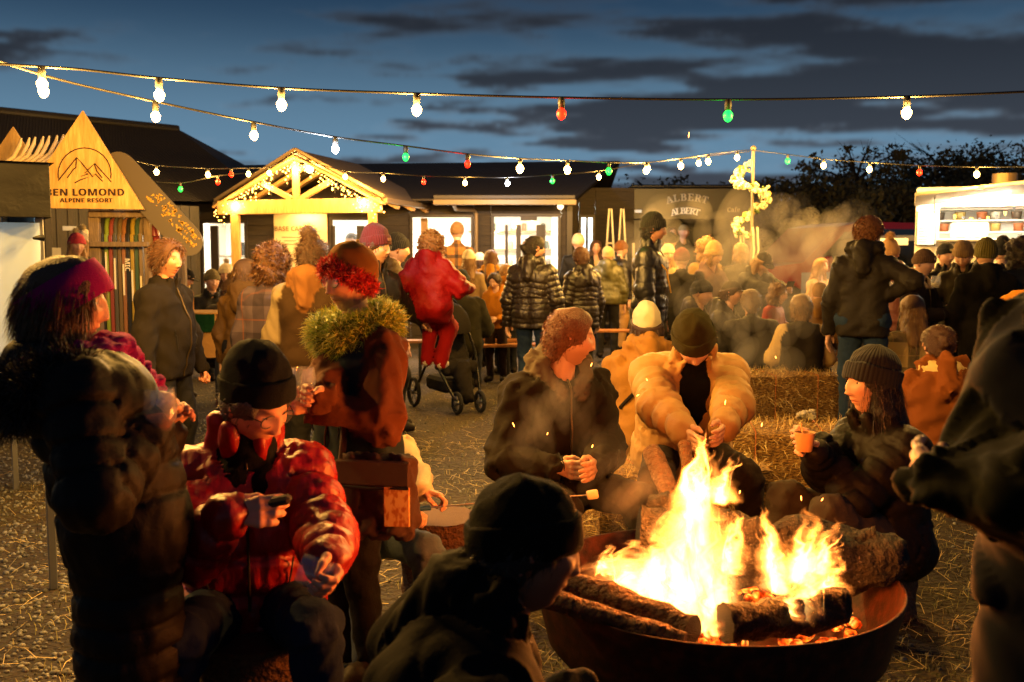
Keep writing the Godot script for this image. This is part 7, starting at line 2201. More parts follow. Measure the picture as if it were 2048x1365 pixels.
func near_people() -> void:
	# woman in the long dark quilted coat
	var furc := [Color(0.16, 0.13, 0.10), Color(0.26, 0.2, 0.14), Color(0.1, 0.09, 0.08)]
	var w := person("woman with magenta headband and scarf in a long dark quilted coat", 135, 612, 2.5, 112, {"lean": -22.0, "tilt": 3.0, "head": [-8, 8, 0], "wide": 1.34, "skin": Color(0.80, 0.58, 0.46),
		"top": {"kind": "puffer", "name": "quilted_coat", "c": Color(0.095, 0.075, 0.055), "len": 0.62, "puff": 0.055, "gap": 0.085, "quilt": 0.018, "hood": 1.25, "cloth": "shell"}, "legs": {"c": BLACK},
		"hair": {"kind": "bob", "c": Color(0.40, 0.25, 0.12), "thick": 0.01, "len": 0.075, "n": 5200}, "hat": {"kind": "band", "c": Color(0.60, 0.06, 0.40), "rib": false, "tip": -34.0, "big": 1.17, "lift": 0.02},
		"scarf": {"c": Color(0.55, 0.05, 0.38), "r": 0.095, "t": 0.042, "tails": [[Vector3(0.02, -0.02, 0.13), Vector3(0.03, -0.18, 0.16)]]},
		"rh": [0, 0, 0, 300, 862, 2.42], "lh": [0, 0, 0, 330, 870, 2.62], "hands": ["grip", "grip"], "palm": [Vector3(0.8, 0, 0.5), Vector3(-0.8, 0, 0.5)], "point": [Vector3(0.1, 0.9, 0.5), Vector3(-0.1, 0.9, 0.5)]})
	var up: Basis = w.get_meta("upb")
	var nk: Vector3 = w.get_meta("neck")
	var l := []
	for k in 7:
		var a := PI * (0.62 + 0.76 * k / 6.0)
		var b := PI * (0.62 + 0.76 * (k + 1) / 6.0)
		bone(l, nk + up * Vector3(sin(a) * 0.15, -0.03, cos(a) * 0.15), nk + up * Vector3(sin(b) * 0.15, -0.03, cos(b) * 0.15), 0.055, 0.055)
	field_job(w, "fur_trim", l, cloth(Color(0.06, 0.05, 0.04), "fleece"), 0.014, {"disp": {"fold": 0.015, "freq": 18.0}, "fuzz": {"n": 5000, "len": 0.05, "w": 0.0012, "jitter": 0.7, "mat": hair_mat(), "cols": furc}})
	wine_glass(Transform3D(Basis(), at(318, 822, 2.40)), "stemless glass with a drink held by the woman in the magenta scarf", Color(0.7, 0.35, 0.1))
	# man in the red puffer
	person("bearded man in a shiny red puffer jacket and charcoal beanie", 512, 808, 2.85, 14, {"sit": true, "lean": 6.0, "head": [42, 26, -8], "face": "beard", "wide": 1.0, "skin": Color(0.82, 0.58, 0.46),
		"top": {"kind": "puffer", "c": Color(0.56, 0.03, 0.035), "puff": 0.045, "gap": 0.105, "quilt": 0.026, "collar": 0.085, "len": 0.03}, "legs": {"c": Color(0.10, 0.14, 0.22)}, "shirt": Color(0.06, 0.05, 0.05), "roll_neck": true,
		"hat": {"c": Color(0.085, 0.095, 0.10), "tall": 0.155, "fold": 0.055, "rib": false, "tip": -22.0, "big": 1.04, "lift": 0.034}, "glasses": true, "hair": {"kind": "short", "c": Color(0.35, 0.33, 0.31), "n": 600},
		"rh": [0, 0, 0, 455, 1030, 2.52], "lh": [0, 0, 0, 655, 1118, 2.50], "hands": ["pinch", "grip"], "palm": [Vector3(0.5, -0.2, -0.9), Vector3(-0.8, 0.3, 0.3)], "point": [Vector3(1.0, 0.1, 0.25), Vector3(0.1, -0.5, 1.0)], "feet": [[-0.24, 0.42], [0.22, 0.44]], "elbow": Vector3(0.4, -0.9, -0.35)})
	wine_glass(Transform3D(Basis(Vector3.BACK, 1.2), at(640, 1150, 2.44)), "small glass held low by the man in the red puffer", Color(0.8, 0.6, 0.4))
	var t := at(560, 1002, 2.42)
	var toast := thing("toasted_biscuit", t, "dark toasted biscuit held up by the man in red", "biscuit")
	part(toast, "biscuit", Shape.new().box(Vector3.ZERO, Vector3(0.055, 0.022, 0.04), Basis(Vector3.BACK, 0.2), 0.008), mat("biscuit", Color(0.22, 0.12, 0.06), 0.8))
	# woman with red curls and a lime scarf
	var red := [Color(0.85, 0.12, 0.06), Color(0.92, 0.22, 0.10), Color(0.72, 0.06, 0.04)]
	var lime := [Color(0.74, 0.76, 0.20), Color(0.58, 0.68, 0.16), Color(0.80, 0.76, 0.30), Color(0.48, 0.58, 0.14)]
	var g := person("woman with bright red curly fringe, glasses and a fuzzy lime scarf", 700, 566, 3.45, -50, {"lean": 0.0, "head": [4, 2, 0], "wide": 1.1, "skin": Color(0.74, 0.54, 0.44), "glasses": true,
		"top": {"kind": "jacket", "name": "anorak", "cols": [Color(0.13, 0.16, 0.17), Color(0.32, 0.18, 0.10), Color(0.14, 0.13, 0.12)], "len": 0.16, "puff": 0.042, "fold": 0.016, "freq": 6.0}, "legs": {"c": BLACK},
		"hat": {"c": Color(0.46, 0.30, 0.12), "fold": 0.0, "tall": 0.125, "rib": false, "tip": -26.0, "big": 1.05, "lift": 0.036},
		"scarf": {"c": Color(0.36, 0.38, 0.05), "r": 0.105, "t": 0.050, "fuzz": {"n": 9000, "len": 0.04, "w": 0.0013, "jitter": 0.8, "curl": 0.7, "droop": 0.5, "mat": hair_mat(), "cols": lime}},
		"rh": [0, 0, 0, 640, 800, 3.12], "lh": [0, 0, 0, 632, 815, 3.25], "hands": ["grip", "grip"], "palm": [Vector3(0.8, 0, 0.4), Vector3(-0.8, 0, 0.4)], "point": [Vector3(0.25, 0.25, 1.0), Vector3(-0.25, 0.2, 1.0)]})
	var hx: Transform3D = g.get_meta("headx")
	l = []
	for k in 9:
		var a := -1.9 + 3.8 * k / 8.0
		bone(l, hx * Vector3(sin(a) * 0.083, 0.074 - 0.055 * absf(a) * 0.75, cos(a) * 0.086), hx * Vector3(sin(a + 0.3) * 0.083, 0.074 - 0.055 * absf(a + 0.3) * 0.75, cos(a + 0.3) * 0.086), 0.020, 0.020)
	field_job(g, "fringe", l, mat("red hair base", Color(0.5, 0.03, 0.015), 0.7), 0.009, {"disp": {"fold": 0.012, "freq": 30.0}, "blend": 0.008, "fuzz": {"name": "curls", "n": 5200, "len": 0.028, "w": 0.0013, "jitter": 1.0, "curl": 1.4, "droop": 0.2, "mat": hair_mat(), "cols": red}})
	part(g, "hat_loop", Shape.new().tube([hx * Vector3(0.01, 0.135, -0.03), hx * Vector3(0.014, 0.155, -0.035), hx * Vector3(0.0, 0.165, -0.045), hx * Vector3(-0.012, 0.152, -0.05), hx * Vector3(-0.008, 0.132, -0.05)], [0.006], 7), cloth(Color(0.50, 0.34, 0.15), "fleece"))
	wine_glass(Transform3D(Basis(), at(606, 770, 3.14)), "stemless wine glass held by the woman with the lime scarf", Color(0.6, 0.5, 0.3))
	satchel()
	# person from behind in the dark olive beanie
	person("person in a dark olive beanie and brown coat with the hood down, back to us", 1052, 1108, 1.98, 96, {"sit": true, "lean": 30.0, "head": [0, -4, 4], "face": "man", "wide": 1.42, "skin": Color(0.55, 0.36, 0.27),
		"top": {"kind": "coat", "c": Color(0.06, 0.042, 0.026), "puff": 0.045, "hood": 1.15, "fold": 0.012, "cloth": "cloth", "len": 0.10}, "legs": {"c": Color(0.08, 0.08, 0.09)}, "hat": {"c": Color(0.085, 0.075, 0.035), "tall": 0.135, "fold": 0.052, "big": 1.05, "rib": false, "tip": -8.0}, "hair": {"kind": "short", "c": Color(0.12, 0.08, 0.05), "n": 900},
		"rh": [0, 0, 0, 1010, 1480, 1.8], "lh": [0, 0, 0, 1060, 1500, 2.1]})
	# tall person at the edge with folded arms
	person("tall person with folded arms in a dark open coat over a slate blue top", 2215, 395, 1.62, -72, {"plain": true, "lean": 2.0, "wide": 1.12, "face": "man",
		"top": {"kind": "coat", "cols": [Color(0.075, 0.07, 0.085), Color(0.06, 0.052, 0.042), Color(0.06, 0.052, 0.042)], "puff": 0.045, "len": 0.28, "fold": 0.016, "freq": 6.0, "hood": 1.3}, "legs": {"c": Color(0.09, 0.06, 0.06)}, "hair": {"kind": "short", "c": BROWN},
		"rh": [0.13, 1.20, 0.19], "lh": [-0.13, 1.12, 0.25], "elbow": Vector3(1.0, -0.9, 0.15), "hands": ["open", "open"], "palm": [Vector3(0.3, 0, -1), Vector3(-0.2, 0, -1)], "point": [Vector3(0.7, 0.6, 0.05), Vector3(-1, 0.1, -0.4)]})
	# child behind the satchel with the roasting stick
	person("child in a cream fleece holding a roasting stick beside the satchel", 742, 806, 3.75, 25, {"sit": true, "scale": 0.82, "lean": 8.0, "face": "boy", "top": {"kind": "hoodie", "c": CREAM, "cloth": "fleece"}, "legs": {"c": Color(0.32, 0.36, 0.40)}, "hair": {"kind": "bob", "c": BLOND},
		"lh": [0, 0, 0, 848, 985, 3.42], "rh": [0, 0, 0, 815, 1030, 3.4], "hands": ["grip", "grip"], "palm": [Vector3(0.2, -1, 0.2), Vector3(-0.2, -1, 0.2)], "point": [Vector3(0.9, -0.2, 0.6), Vector3(0.9, -0.3, 0.6)]})
	stick()
	# seated round the fire
	person("short-haired man in an olive jacket with grey hood, looking over his shoulder", 1140, 677, 4.25, 22, {"sit": true, "lean": 10.0, "head": [66, 4, 0], "face": "man", "wide": 1.1, "skin": Color(0.72, 0.54, 0.43),
		"top": {"kind": "jacket", "cols": [Color(0.125, 0.108, 0.062), Color(0.125, 0.108, 0.062), Color(0.32, 0.28, 0.24)], "puff": 0.045, "hood": 1.1, "fold": 0.013}, "legs": {"c": Color(0.17, 0.14, 0.11)}, "hair": {"kind": "short", "c": Color(0.42, 0.21, 0.07), "len": 0.018, "n": 4200},
		"rh": [0, 0, 0, 1110, 935, 4.0], "lh": [0, 0, 0, 1190, 930, 3.95], "feet": [[-0.2, 0.5], [0.28, 0.46]]})
	person("person in a tan coat and white beanie seen from behind", 1293, 656, 6.3, 176, {"strap": [Vector2(-0.08, 0.44), Vector2(0.17, 0.16)], "sit": true, "lean": 12.0, "wide": 1.08, "top": {"kind": "coat", "c": Color(0.60, 0.42, 0.19), "puff": 0.045, "hood": 1.1, "fold": 0.016, "freq": 6.0, "cloth": "cloth", "len": 0.15}, "legs": {"c": Color(0.2, 0.16, 0.1)}, "hat": {"c": Color(0.86, 0.80, 0.66), "tall": 0.16, "fold": 0.0, "rib": false, "tip": -20.0}, "hair": {"kind": "bob", "c": BROWN}})
	person("man in a sand puffer jacket and olive beanie bending towards the fire", 1388, 684, 4.55, 4, {"sit": true, "lean": 30.0, "head": [-6, 34, -8], "face": "man", "wide": 1.15, "top": {"kind": "puffer", "c": Color(0.62, 0.48, 0.29), "puff": 0.06, "gap": 0.10, "quilt": 0.016, "fold": 0.004, "cloth": "shell", "open": 0.085, "collar": 0.09, "len": 0.06}, "shirt": Color(0.035, 0.035, 0.035), "legs": {"c": Color(0.16, 0.13, 0.10)}, "hat": {"c": Color(0.19, 0.17, 0.07), "tall": 0.14, "fold": 0.05, "rib": false, "tip": -6.0, "big": 1.05}, "hair": {"kind": "short", "c": BROWN, "n": 800},
		"rh": [0, 0, 0, 1392, 905, 4.05], "lh": [0, 0, 0, 1445, 900, 4.05], "hands": ["open", "open"], "feet": [[-0.3, 0.36], [0.28, 0.36]], "elbow": Vector3(1.0, -0.3, -0.1)})
	person("woman with long dark hair and a black beanie holding a paper cup", 1742, 770, 4.0, -72, {"sit": true, "lean": 10.0, "head": [-4, -4, 0], "top": {"kind": "puffer", "c": Color(0.075, 0.055, 0.042), "puff": 0.045, "gap": 0.07, "collar": 0.05, "cloth": "shell"}, "legs": {"c": Color(0.25, 0.22, 0.19)}, "hat": {"c": Color(0.06, 0.056, 0.06), "tall": 0.14, "fold": 0.055, "big": 1.04, "relief": 0.2}, "hair": {"kind": "long", "c": Color(0.08, 0.05, 0.035), "fall": 0.22},
		"rh": [0, 0, 0, 1630, 905, 3.78], "lh": [0, 0, 0, 1640, 890, 3.95], "hands": ["grip", "grip"], "palm": [Vector3(0.8, 0, 0.3), Vector3(-0.8, 0, 0.3)], "point": [Vector3(0.1, 0.5, 1), Vector3(-0.1, 0.5, 1)], "feet": [[-0.1, 0.46], [0.12, 0.42]]})
	paper_cup(at(1610, 884, 3.70), "paper cup with a wooden spoon held by the woman in the black beanie")
	person("person in a brown fleece jacket with cream collar, hair in a bun", 1878, 694, 6.0, 172, {"sit": true, "lean": 14.0, "head": [0, 12, 0], "wide": 1.1, "top": {"kind": "jacket", "name": "fleece_jacket", "c": Color(0.46, 0.25, 0.10), "cloth": "fleece", "puff": 0.05, "fold": 0.022, "freq": 6.0, "hood": 0.9}, "scarf": {"name": "fleece_collar", "c": Color(0.80, 0.70, 0.46), "r": 0.088, "t": 0.03}, "hair": {"kind": "bun", "c": Color(0.30, 0.16, 0.07)}, "legs": {"c": BLACK}})
	person("blonde woman in a cream and black checked jacket, back to us", 1826, 622, 8.2, 178, {"sit": true, "lean": 8.0, "top": {"kind": "jacket", "mat": plaid("cream", Color(0.62, 0.52, 0.34), Color(0.05, 0.045, 0.04), Color(0.62, 0.52, 0.34), 3.4), "puff": 0.035}, "hair": {"kind": "long", "c": Color(0.46, 0.30, 0.13), "fall": 0.12}, "legs": {"c": BLACK}})

func middle_people() -> void:
	var big := person("tall ginger-haired man in a dark hooded jacket and jeans, back to us", 1738, 467, 8.0, 152, {"lean": 2.0, "head": [-22, 10, 0], "face": "man", "fine": true, "wide": 1.0, "top": {"kind": "jacket", "c": Color(0.12, 0.10, 0.07), "len": 0.14, "hood": 1.1, "puff": 0.03, "fold": 0.012}, "legs": {"c": JEAN}, "hair": {"kind": "short", "c": Color(0.42, 0.22, 0.07), "thick": 0.006, "n": 2600},
		"rh": [0, 0, 0, 1780, 590, 7.85], "hands": ["grip", "open"], "cell": 0.016})
	wine_glass(Transform3D(Basis(), at(1786, 577, 7.85)), "glass of drink held by the tall man in the dark hooded jacket", Color(0.8, 0.6, 0.3))
	person("young man with tousled brown hair in a dark knitted sweater", 334, 522, 6.1, 78, {"lean": 0.0, "head": [-14, 2, 0], "face": "smile", "wide": 1.08, "belly": 0.13, "skin": Color(0.74, 0.50, 0.38), "top": {"kind": "sweater", "c": Color(0.115, 0.095, 0.075), "cloth": "fleece", "len": 0.14, "puff": 0.04, "collar": 0.03}, "legs": {"c": BLACK}, "hair": {"kind": "short", "c": Color(0.36, 0.20, 0.08), "thick": 0.008, "len": 0.03, "stand": 0.7, "n": 4200}, "rh": [-0.32, 0.84, 0.06], "lh": [0.32, 0.84, 0.08], "hands": ["fist", "fist"]})
	person("woman with a high messy bun in a brown hooded jacket with grey sleeves", 624, 518, 6.0, 172, {"lean": 2.0, "wide": 1.08, "fine": true, "top": {"kind": "jacket", "cols": [Color(0.17, 0.12, 0.08), Color(0.42, 0.37, 0.28), Color(0.40, 0.26, 0.14)], "hood": 1.15, "puff": 0.04, "len": 0.14}, "hair": {"kind": "topbun", "c": Color(0.24, 0.13, 0.05), "n": 3200}, "legs": {"c": BLACK}})
	person("person with big curly brown hair and a plaid purple scarf", 546, 530, 6.5, 168, {"lean": 2.0, "fine": true, "top": {"kind": "jacket", "mat": plaid("purple", Color(0.30, 0.25, 0.30), Color(0.12, 0.08, 0.14), Color(0.5, 0.25, 0.12), 4.0), "puff": 0.045, "collar": 0.06, "len": 0.14}, "hair": {"kind": "curly", "c": Color(0.36, 0.20, 0.07), "thick": 0.01, "n": 4200}, "legs": {"c": BLACK}})
	person("person with fair brown hair in a tan hooded coat", 492, 548, 7.4, 165, {"top": {"kind": "coat", "c": Color(0.36, 0.26, 0.13), "hood": 1.0, "cloth": "cloth", "fold": 0.02, "len": 0.25}, "hair": {"kind": "bob", "c": Color(0.40, 0.26, 0.12)}, "legs": {"c": BLACK}})
	person("person hunched in a grey coat with a straw-coloured bobble hat", 464, 585, 10.6, 150, {"sit": true, "lean": 18.0, "wide": 1.1, "top": {"kind": "coat", "c": Color(0.21, 0.19, 0.16), "puff": 0.06, "cloth": "cloth"}, "hat": {"c": Color(0.42, 0.3, 0.15), "pom": Color(0.5, 0.36, 0.18)}, "hair": {"kind": "bob", "c": BROWN}})
	person("smiling woman in a cream bobble hat at the porch table", 452, 550, 12.6, 8, {"sit": true, "face": "smile", "fine": true, "hat": {"c": CREAM, "pom": Color(0.8, 0.75, 0.65)}, "hair": {"kind": "long", "c": Color(0.25, 0.12, 0.06), "front": true}, "top": {"kind": "jacket", "c": Color(0.28, 0.22, 0.14)}})
	person("bearded man in an olive beanie and black jacket at the porch table", 424, 563, 12.2, 32, {"sit": true, "face": "beard", "fine": true, "hat": {"c": Color(0.36, 0.32, 0.20)}, "top": {"kind": "jacket", "c": INK, "collar": 0.06}})
	person("person in a mustard corduroy jacket with a sheepskin collar and dark cap", 372, 556, 10.2, 70, {"lean": 16.0, "head": [10, 20, 0], "face": "man", "hat": {"kind": "cap", "c": BLACK}, "top": {"kind": "jacket", "cols": [Color(0.64, 0.44, 0.18), Color(0.64, 0.44, 0.18), Color(0.8, 0.72, 0.56)], "collar": 0.07, "puff": 0.035}, "legs": {"c": BLACK}, "hair": {"kind": "short", "c": BROWN}})
	person("person in a pink beanie and black puffer beside the ski rack", 153, 492, 11.4, 35, {"face": "smile", "hat": {"c": Color(0.65, 0.16, 0.22), "pom": CREAM}, "hair": {"kind": "long", "c": BLOND, "front": true}, "top": {"kind": "puffer", "c": INK}})
	person("person in a white beanie behind the pink beanie", 169, 485, 12.0, 170, {"hat": {"c": Color(0.8, 0.75, 0.66), "pom": CREAM}, "hair": {"kind": "long", "c": BLOND}, "top": {"kind": "puffer", "c": Color(0.18, 0.17, 0.16)}})
	# man with the child in red
	person("man in a maroon beanie and glasses with a child on his arm", 752, 496, 6.8, 55, {"lean": 0.0, "head": [10, 2, 0], "face": "man", "fine": true, "wide": 1.1, "glasses": true, "top": {"kind": "jacket", "c": Color(0.115, 0.095, 0.07), "len": 0.14, "collar": 0.06, "puff": 0.035}, "legs": {"c": JEAN}, "hat": {"c": Color(0.30, 0.035, 0.03), "tall": 0.16, "fold": 0.06, "tip": -10.0, "patch": Color(0.5, 0.3, 0.2)}, "hair": {"kind": "short", "c": BROWN}, "lh": [0, 0, 0, 850, 655, 7.45], "rh": [0, 0, 0, 836, 778, 7.2]})
	person("fair-haired child in a bright red snowsuit carried on the man's arm", 863, 492, 7.35, 165, {"sit": true, "scale": 0.66, "lean": 6.0, "big": 1.25, "fine": true, "top": {"kind": "jacket", "name": "snowsuit", "c": Color(0.46, 0.025, 0.03), "puff": 0.07, "fold": 0.03, "freq": 8.0, "hood": 1.25, "len": 0.2}, "legs": {"c": Color(0.46, 0.025, 0.03), "r": 1.3}, "hair": {"kind": "curly", "c": Color(0.55, 0.33, 0.12), "n": 2400}, "shoe": Color(0.7, 0.65, 0.6), "rh": [0, 0, 0, 938, 578, 7.4], "lh": [0, 0, 0, 800, 560, 7.45], "feet": [[-0.09, 0.12, 1.08], [0.09, 0.14, 1.1]], "knees": 0.1})
	person("person in a dark beanie standing behind the man in maroon", 794, 500, 8.4, 105, {"face": "man", "hat": {"c": BLACK, "tall": 0.14}, "top": {"kind": "jacket", "c": Color(0.24, 0.19, 0.12), "hood": 1.1}, "legs": {"c": BLACK}})
	person("person in a dark green coat and beanie seated beyond the pushchair", 922, 566, 10.9, 178, {"sit": true, "wide": 1.15, "hat": {"c": Color(0.08, 0.10, 0.06)}, "top": {"kind": "coat", "c": Color(0.13, 0.12, 0.07), "puff": 0.05, "len": 0.2, "cloth": "cloth"}})
	person("boy in a yellow hoodie with sunglasses on his head", 989, 563, 11.6, -18, {"head": [-8, 22, 0], "face": "boy", "fine": true, "top": {"kind": "hoodie", "c": Color(0.66, 0.42, 0.10), "hood": 1.0, "cloth": "fleece"}, "legs": {"c": Color(0.15, 0.10, 0.08)}, "hair": {"kind": "short", "c": Color(0.2, 0.11, 0.05)}, "rh": [-0.1, 1.02, 0.3], "lh": [0.1, 1.02, 0.3]})
	person("person in a yellow hooded top behind the boy in yellow", 1012, 545, 12.4, 200, {"hair": {"kind": "bob", "c": BLOND}, "top": {"kind": "hoodie", "c": Color(0.62, 0.40, 0.12), "hood": 1.3, "cloth": "fleece"}})
	person("long-haired woman in a navy vest with mustard sleeves", 982, 518, 13.2, 176, {"hair": {"kind": "long", "c": Color(0.36, 0.2, 0.09), "fall": 0.1}, "top": {"kind": "puffer", "name": "vest", "cols": [Color(0.17, 0.18, 0.22), Color(0.60, 0.42, 0.16), Color(0.60, 0.42, 0.16)], "hood": 0.9}})
	person("person in a white beanie and pale coat below the plaid shirt", 938, 520, 12.9, 172, {"hat": {"c": Color(0.84, 0.78, 0.64)}, "hair": {"kind": "long", "c": Color(0.48, 0.33, 0.16)}, "top": {"kind": "jacket", "c": Color(0.48, 0.40, 0.27)}})
	person("person in a small white beanie beside the long-haired woman in the vest", 959, 523, 14.6, 170, {"hat": {"c": Color(0.86, 0.82, 0.72)}, "hair": {"kind": "bob", "c": BROWN}, "top": {"kind": "jacket", "c": Color(0.44, 0.34, 0.16)}})
	person("person in a yellow and black checked shirt at the serving window", 914, 466, 15.3, 188, {"hat": {"c": Color(0.46, 0.34, 0.18)}, "top": {"kind": "jacket", "name": "shirt", "mat": plaid("gold", Color(0.52, 0.34, 0.08), Color(0.06, 0.05, 0.04), Color(0.3, 0.2, 0.06), 6.0)}, "legs": {"c": BLACK}})
	person("man in a dark cap inside the cafe door", 703, 480, 17.6, -80, {"face": "man", "hat": {"kind": "cap", "c": BLACK}, "top": {"kind": "sweater", "c": INK}})
	person("person with a low bun in a dark quilted jacket and jeans", 1070, 498, 10.0, 158, {"lean": 2.0, "head": [-42, 2, 0], "fine": true, "wide": 1.12, "face": "man", "top": {"kind": "puffer", "c": Color(0.115, 0.085, 0.055), "gap": 0.06, "quilt": 0.015, "hood": 1.0, "len": 0.16, "puff": 0.04}, "legs": {"c": JEAN}, "hair": {"kind": "bun", "c": Color(0.10, 0.055, 0.03)}, "cell": 0.011})
	person("short-haired person in a dark quilted jacket looking aside", 1162, 516, 10.9, -148, {"head": [-24, 4, 0], "fine": true, "top": {"kind": "puffer", "c": Color(0.115, 0.085, 0.055), "gap": 0.06, "quilt": 0.014, "hood": 0.8, "len": 0.18, "puff": 0.04}, "legs": {"c": BLACK}, "hair": {"kind": "short", "c": Color(0.30, 0.15, 0.06)}, "cell": 0.0115})
	person("person in a white beanie and long black coat by the lit side window", 1157, 487, 15.6, 170, {"hat": {"c": Color(0.8, 0.72, 0.58)}, "top": {"kind": "coat", "c": BLACK, "len": 0.4}})
	person("woman in a pale cream sweater facing us by the side window", 1192, 496, 16.6, 6, {"hair": {"kind": "long", "c": BROWN, "front": true}, "top": {"kind": "sweater", "c": Color(0.68, 0.6, 0.44), "cloth": "cloth"}})
	person("person in a hooded pale green jacket", 1216, 512, 14.4, 172, {"hat": {"c": Color(0.62, 0.55, 0.38), "fold": 0.0}, "top": {"kind": "puffer", "c": Color(0.26, 0.25, 0.13), "hood": 1.2}, "legs": {"c": BLACK}})
	person("person in a rust beanie, dark jacket and beige trousers", 1243, 500, 15.6, 112, {"face": "man", "hat": {"c": Color(0.42, 0.25, 0.08), "patch": CREAM}, "top": {"kind": "puffer", "c": Color(0.10, 0.085, 0.065), "len": 0.12}, "legs": {"c": Color(0.56, 0.42, 0.23), "kind": "cloth"}})
	var tall := person("tall man in a black beanie and long dark puffer with a yellow lanyard", 1308, 460, 9.6, 72, {"lean": 0.0, "fine": true, "face": "man", "wide": 1.05, "head": [6, 2, 0], "skin": TAN, "top": {"kind": "puffer", "name": "long_puffer", "c": Color(0.095, 0.09, 0.075), "len": 0.42, "gap": 0.13, "quilt": 0.010, "puff": 0.05, "collar": 0.06}, "legs": {"c": BLACK}, "hat": {"c": Color(0.07, 0.065, 0.05), "tall": 0.15, "fold": 0.06}, "hair": {"kind": "short", "c": BLACK}, "cell": 0.013})
	var ts: float = tall.get_meta("s")
	part(tall, "lanyard", Shape.new().tube([Vector3(-0.10, 1.44, -0.04) * ts, Vector3(-0.17, 1.38, 0.06) * ts, Vector3(-0.13, 1.25, 0.17) * ts, Vector3(-0.03, 1.05, 0.195) * ts], [0.007], 6), mat("yellow strap", Color(0.75, 0.55, 0.08), 0.7))
	person("smiling woman in a white hat behind the long dark puffer", 1336, 510, 12.6, 6, {"face": "smile", "fine": true, "hat": {"c": Color(0.85, 0.78, 0.62)}, "hair": {"kind": "long", "c": BLOND, "front": true}, "top": {"kind": "jacket", "c": Color(0.6, 0.52, 0.36), "hood": 1.2}})
	person("person in a maroon beanie and black coat, back to us", 1364, 520, 10.8, 158, {"wide": 1.08, "hat": {"c": Color(0.36, 0.06, 0.06)}, "top": {"kind": "coat", "c": Color(0.10, 0.09, 0.075), "len": 0.3, "cloth": "cloth"}, "legs": {"c": BLACK}})
	person("person in a black beanie before the drinks trailer", 1341, 485, 15.5, 165, {"hat": {"c": BLACK}, "top": {"kind": "jacket", "c": INK}})
	person("server in a pale cap leaning in the trailer hatch", 1368, 464, 19.4, 20, {"face": "man", "hat": {"kind": "cap", "c": Color(0.5, 0.45, 0.34)}, "top": {"kind": "jacket", "c": INK}})
	person("second server standing in the trailer hatch without a hat", 1345, 468, 20.4, 0, {"face": "man", "hair": {"kind": "short", "c": BROWN}, "top": {"kind": "jacket", "c": INK}})
	person("woman in a lilac jacket and cream pointed beanie", 1428, 512, 11.0, 36, {"fine": true, "head": [6, 8, 0], "hat": {"c": Color(0.68, 0.56, 0.38), "tall": 0.17}, "hair": {"kind": "bob", "c": BLOND}, "top": {"kind": "jacket", "c": Color(0.38, 0.28, 0.27), "hood": 0.9, "cloth": "fleece", "puff": 0.035}, "legs": {"c": BLACK}, "rh": [-0.12, 1.05, 0.3], "lh": [0.14, 1.2, 0.3]})
	person("fair-haired person behind the lilac jacket", 1415, 498, 12.2, 20, {"hair": {"kind": "curly", "c": BLOND}, "top": {"kind": "jacket", "c": Color(0.5, 0.4, 0.24)}})
	person("blonde person in a grey coat standing below the flower pole", 1482, 506, 12.4, 172, {"hair": {"kind": "bob", "c": Color(0.5, 0.36, 0.18)}, "top": {"kind": "coat", "c": Color(0.22, 0.20, 0.16), "cloth": "cloth"}})
	person("blonde woman in a black cap and dark coat looking at her phone", 1527, 524, 10.6, 22, {"lean": 12.0, "head": [2, 34, 0], "fine": true, "hat": {"kind": "cap", "c": Color(0.06, 0.055, 0.05)}, "hair": {"kind": "long", "c": Color(0.58, 0.40, 0.18), "front": true}, "top": {"kind": "jacket", "c": Color(0.10, 0.09, 0.07), "puff": 0.04, "hood": 0.9}, "legs": {"c": BLACK}, "rh": [0, 0, 0, 1562, 585, 10.2], "lh": [0, 0, 0, 1578, 580, 10.3], "hands": ["grip", "grip"]})
	var ph := thing("phone", at(1580, 572, 10.2), "dark phone held by the woman in the black cap", "phone")
	part(ph, "case", Shape.new().box(Vector3.ZERO, Vector3(0.075, 0.15, 0.01), Basis(Vector3.RIGHT, 0.9), 0.003), mat("phone case", Color(0.04, 0.04, 0.05), 0.3))
	person("blonde woman in a white coat by the red car", 1643, 535, 12.2, 40, {"hair": {"kind": "long", "c": Color(0.58, 0.40, 0.2), "front": true}, "top": {"kind": "coat", "c": Color(0.66, 0.54, 0.42), "cloth": "cloth", "len": 0.3}, "legs": {"c": Color(0.4, 0.3, 0.18)}})
	person("child in a tan hood standing before the white coat", 1640, 590, 9.6, 160, {"big": 1.15, "hat": {"c": Color(0.48, 0.34, 0.15), "fold": 0.0}, "top": {"kind": "jacket", "c": Color(0.46, 0.33, 0.16), "hood": 1.2, "cloth": "fleece"}, "legs": {"c": Color(0.3, 0.22, 0.14)}})
	# seated on the far bales
	person("person in a black bobble hat on the far bales", 1404, 588, 10.0, 58, {"sit": true, "face": "man", "hat": {"c": Color(0.055, 0.05, 0.045), "pom": Color(0.05, 0.045, 0.04), "pom_r": 0.045}, "top": {"kind": "jacket", "c": Color(0.17, 0.11, 0.06), "hood": 1.0}})
	person("man in a dark flat cap looking aside on the far bales", 1464, 586, 9.6, 60, {"sit": true, "face": "man", "fine": true, "hat": {"kind": "cap", "c": Color(0.22, 0.19, 0.13)}, "hair": {"kind": "short", "c": BROWN}, "top": {"kind": "jacket", "c": Color(0.12, 0.11, 0.09), "puff": 0.04, "hood": 0.9}})
	person("brown-haired person in a dark grey jacket, back to the fire", 1502, 606, 9.4, 178, {"sit": true, "wide": 1.1, "top": {"kind": "jacket", "c": Color(0.13, 0.12, 0.10), "puff": 0.05}, "hair": {"kind": "short", "c": Color(0.36, 0.23, 0.11)}})
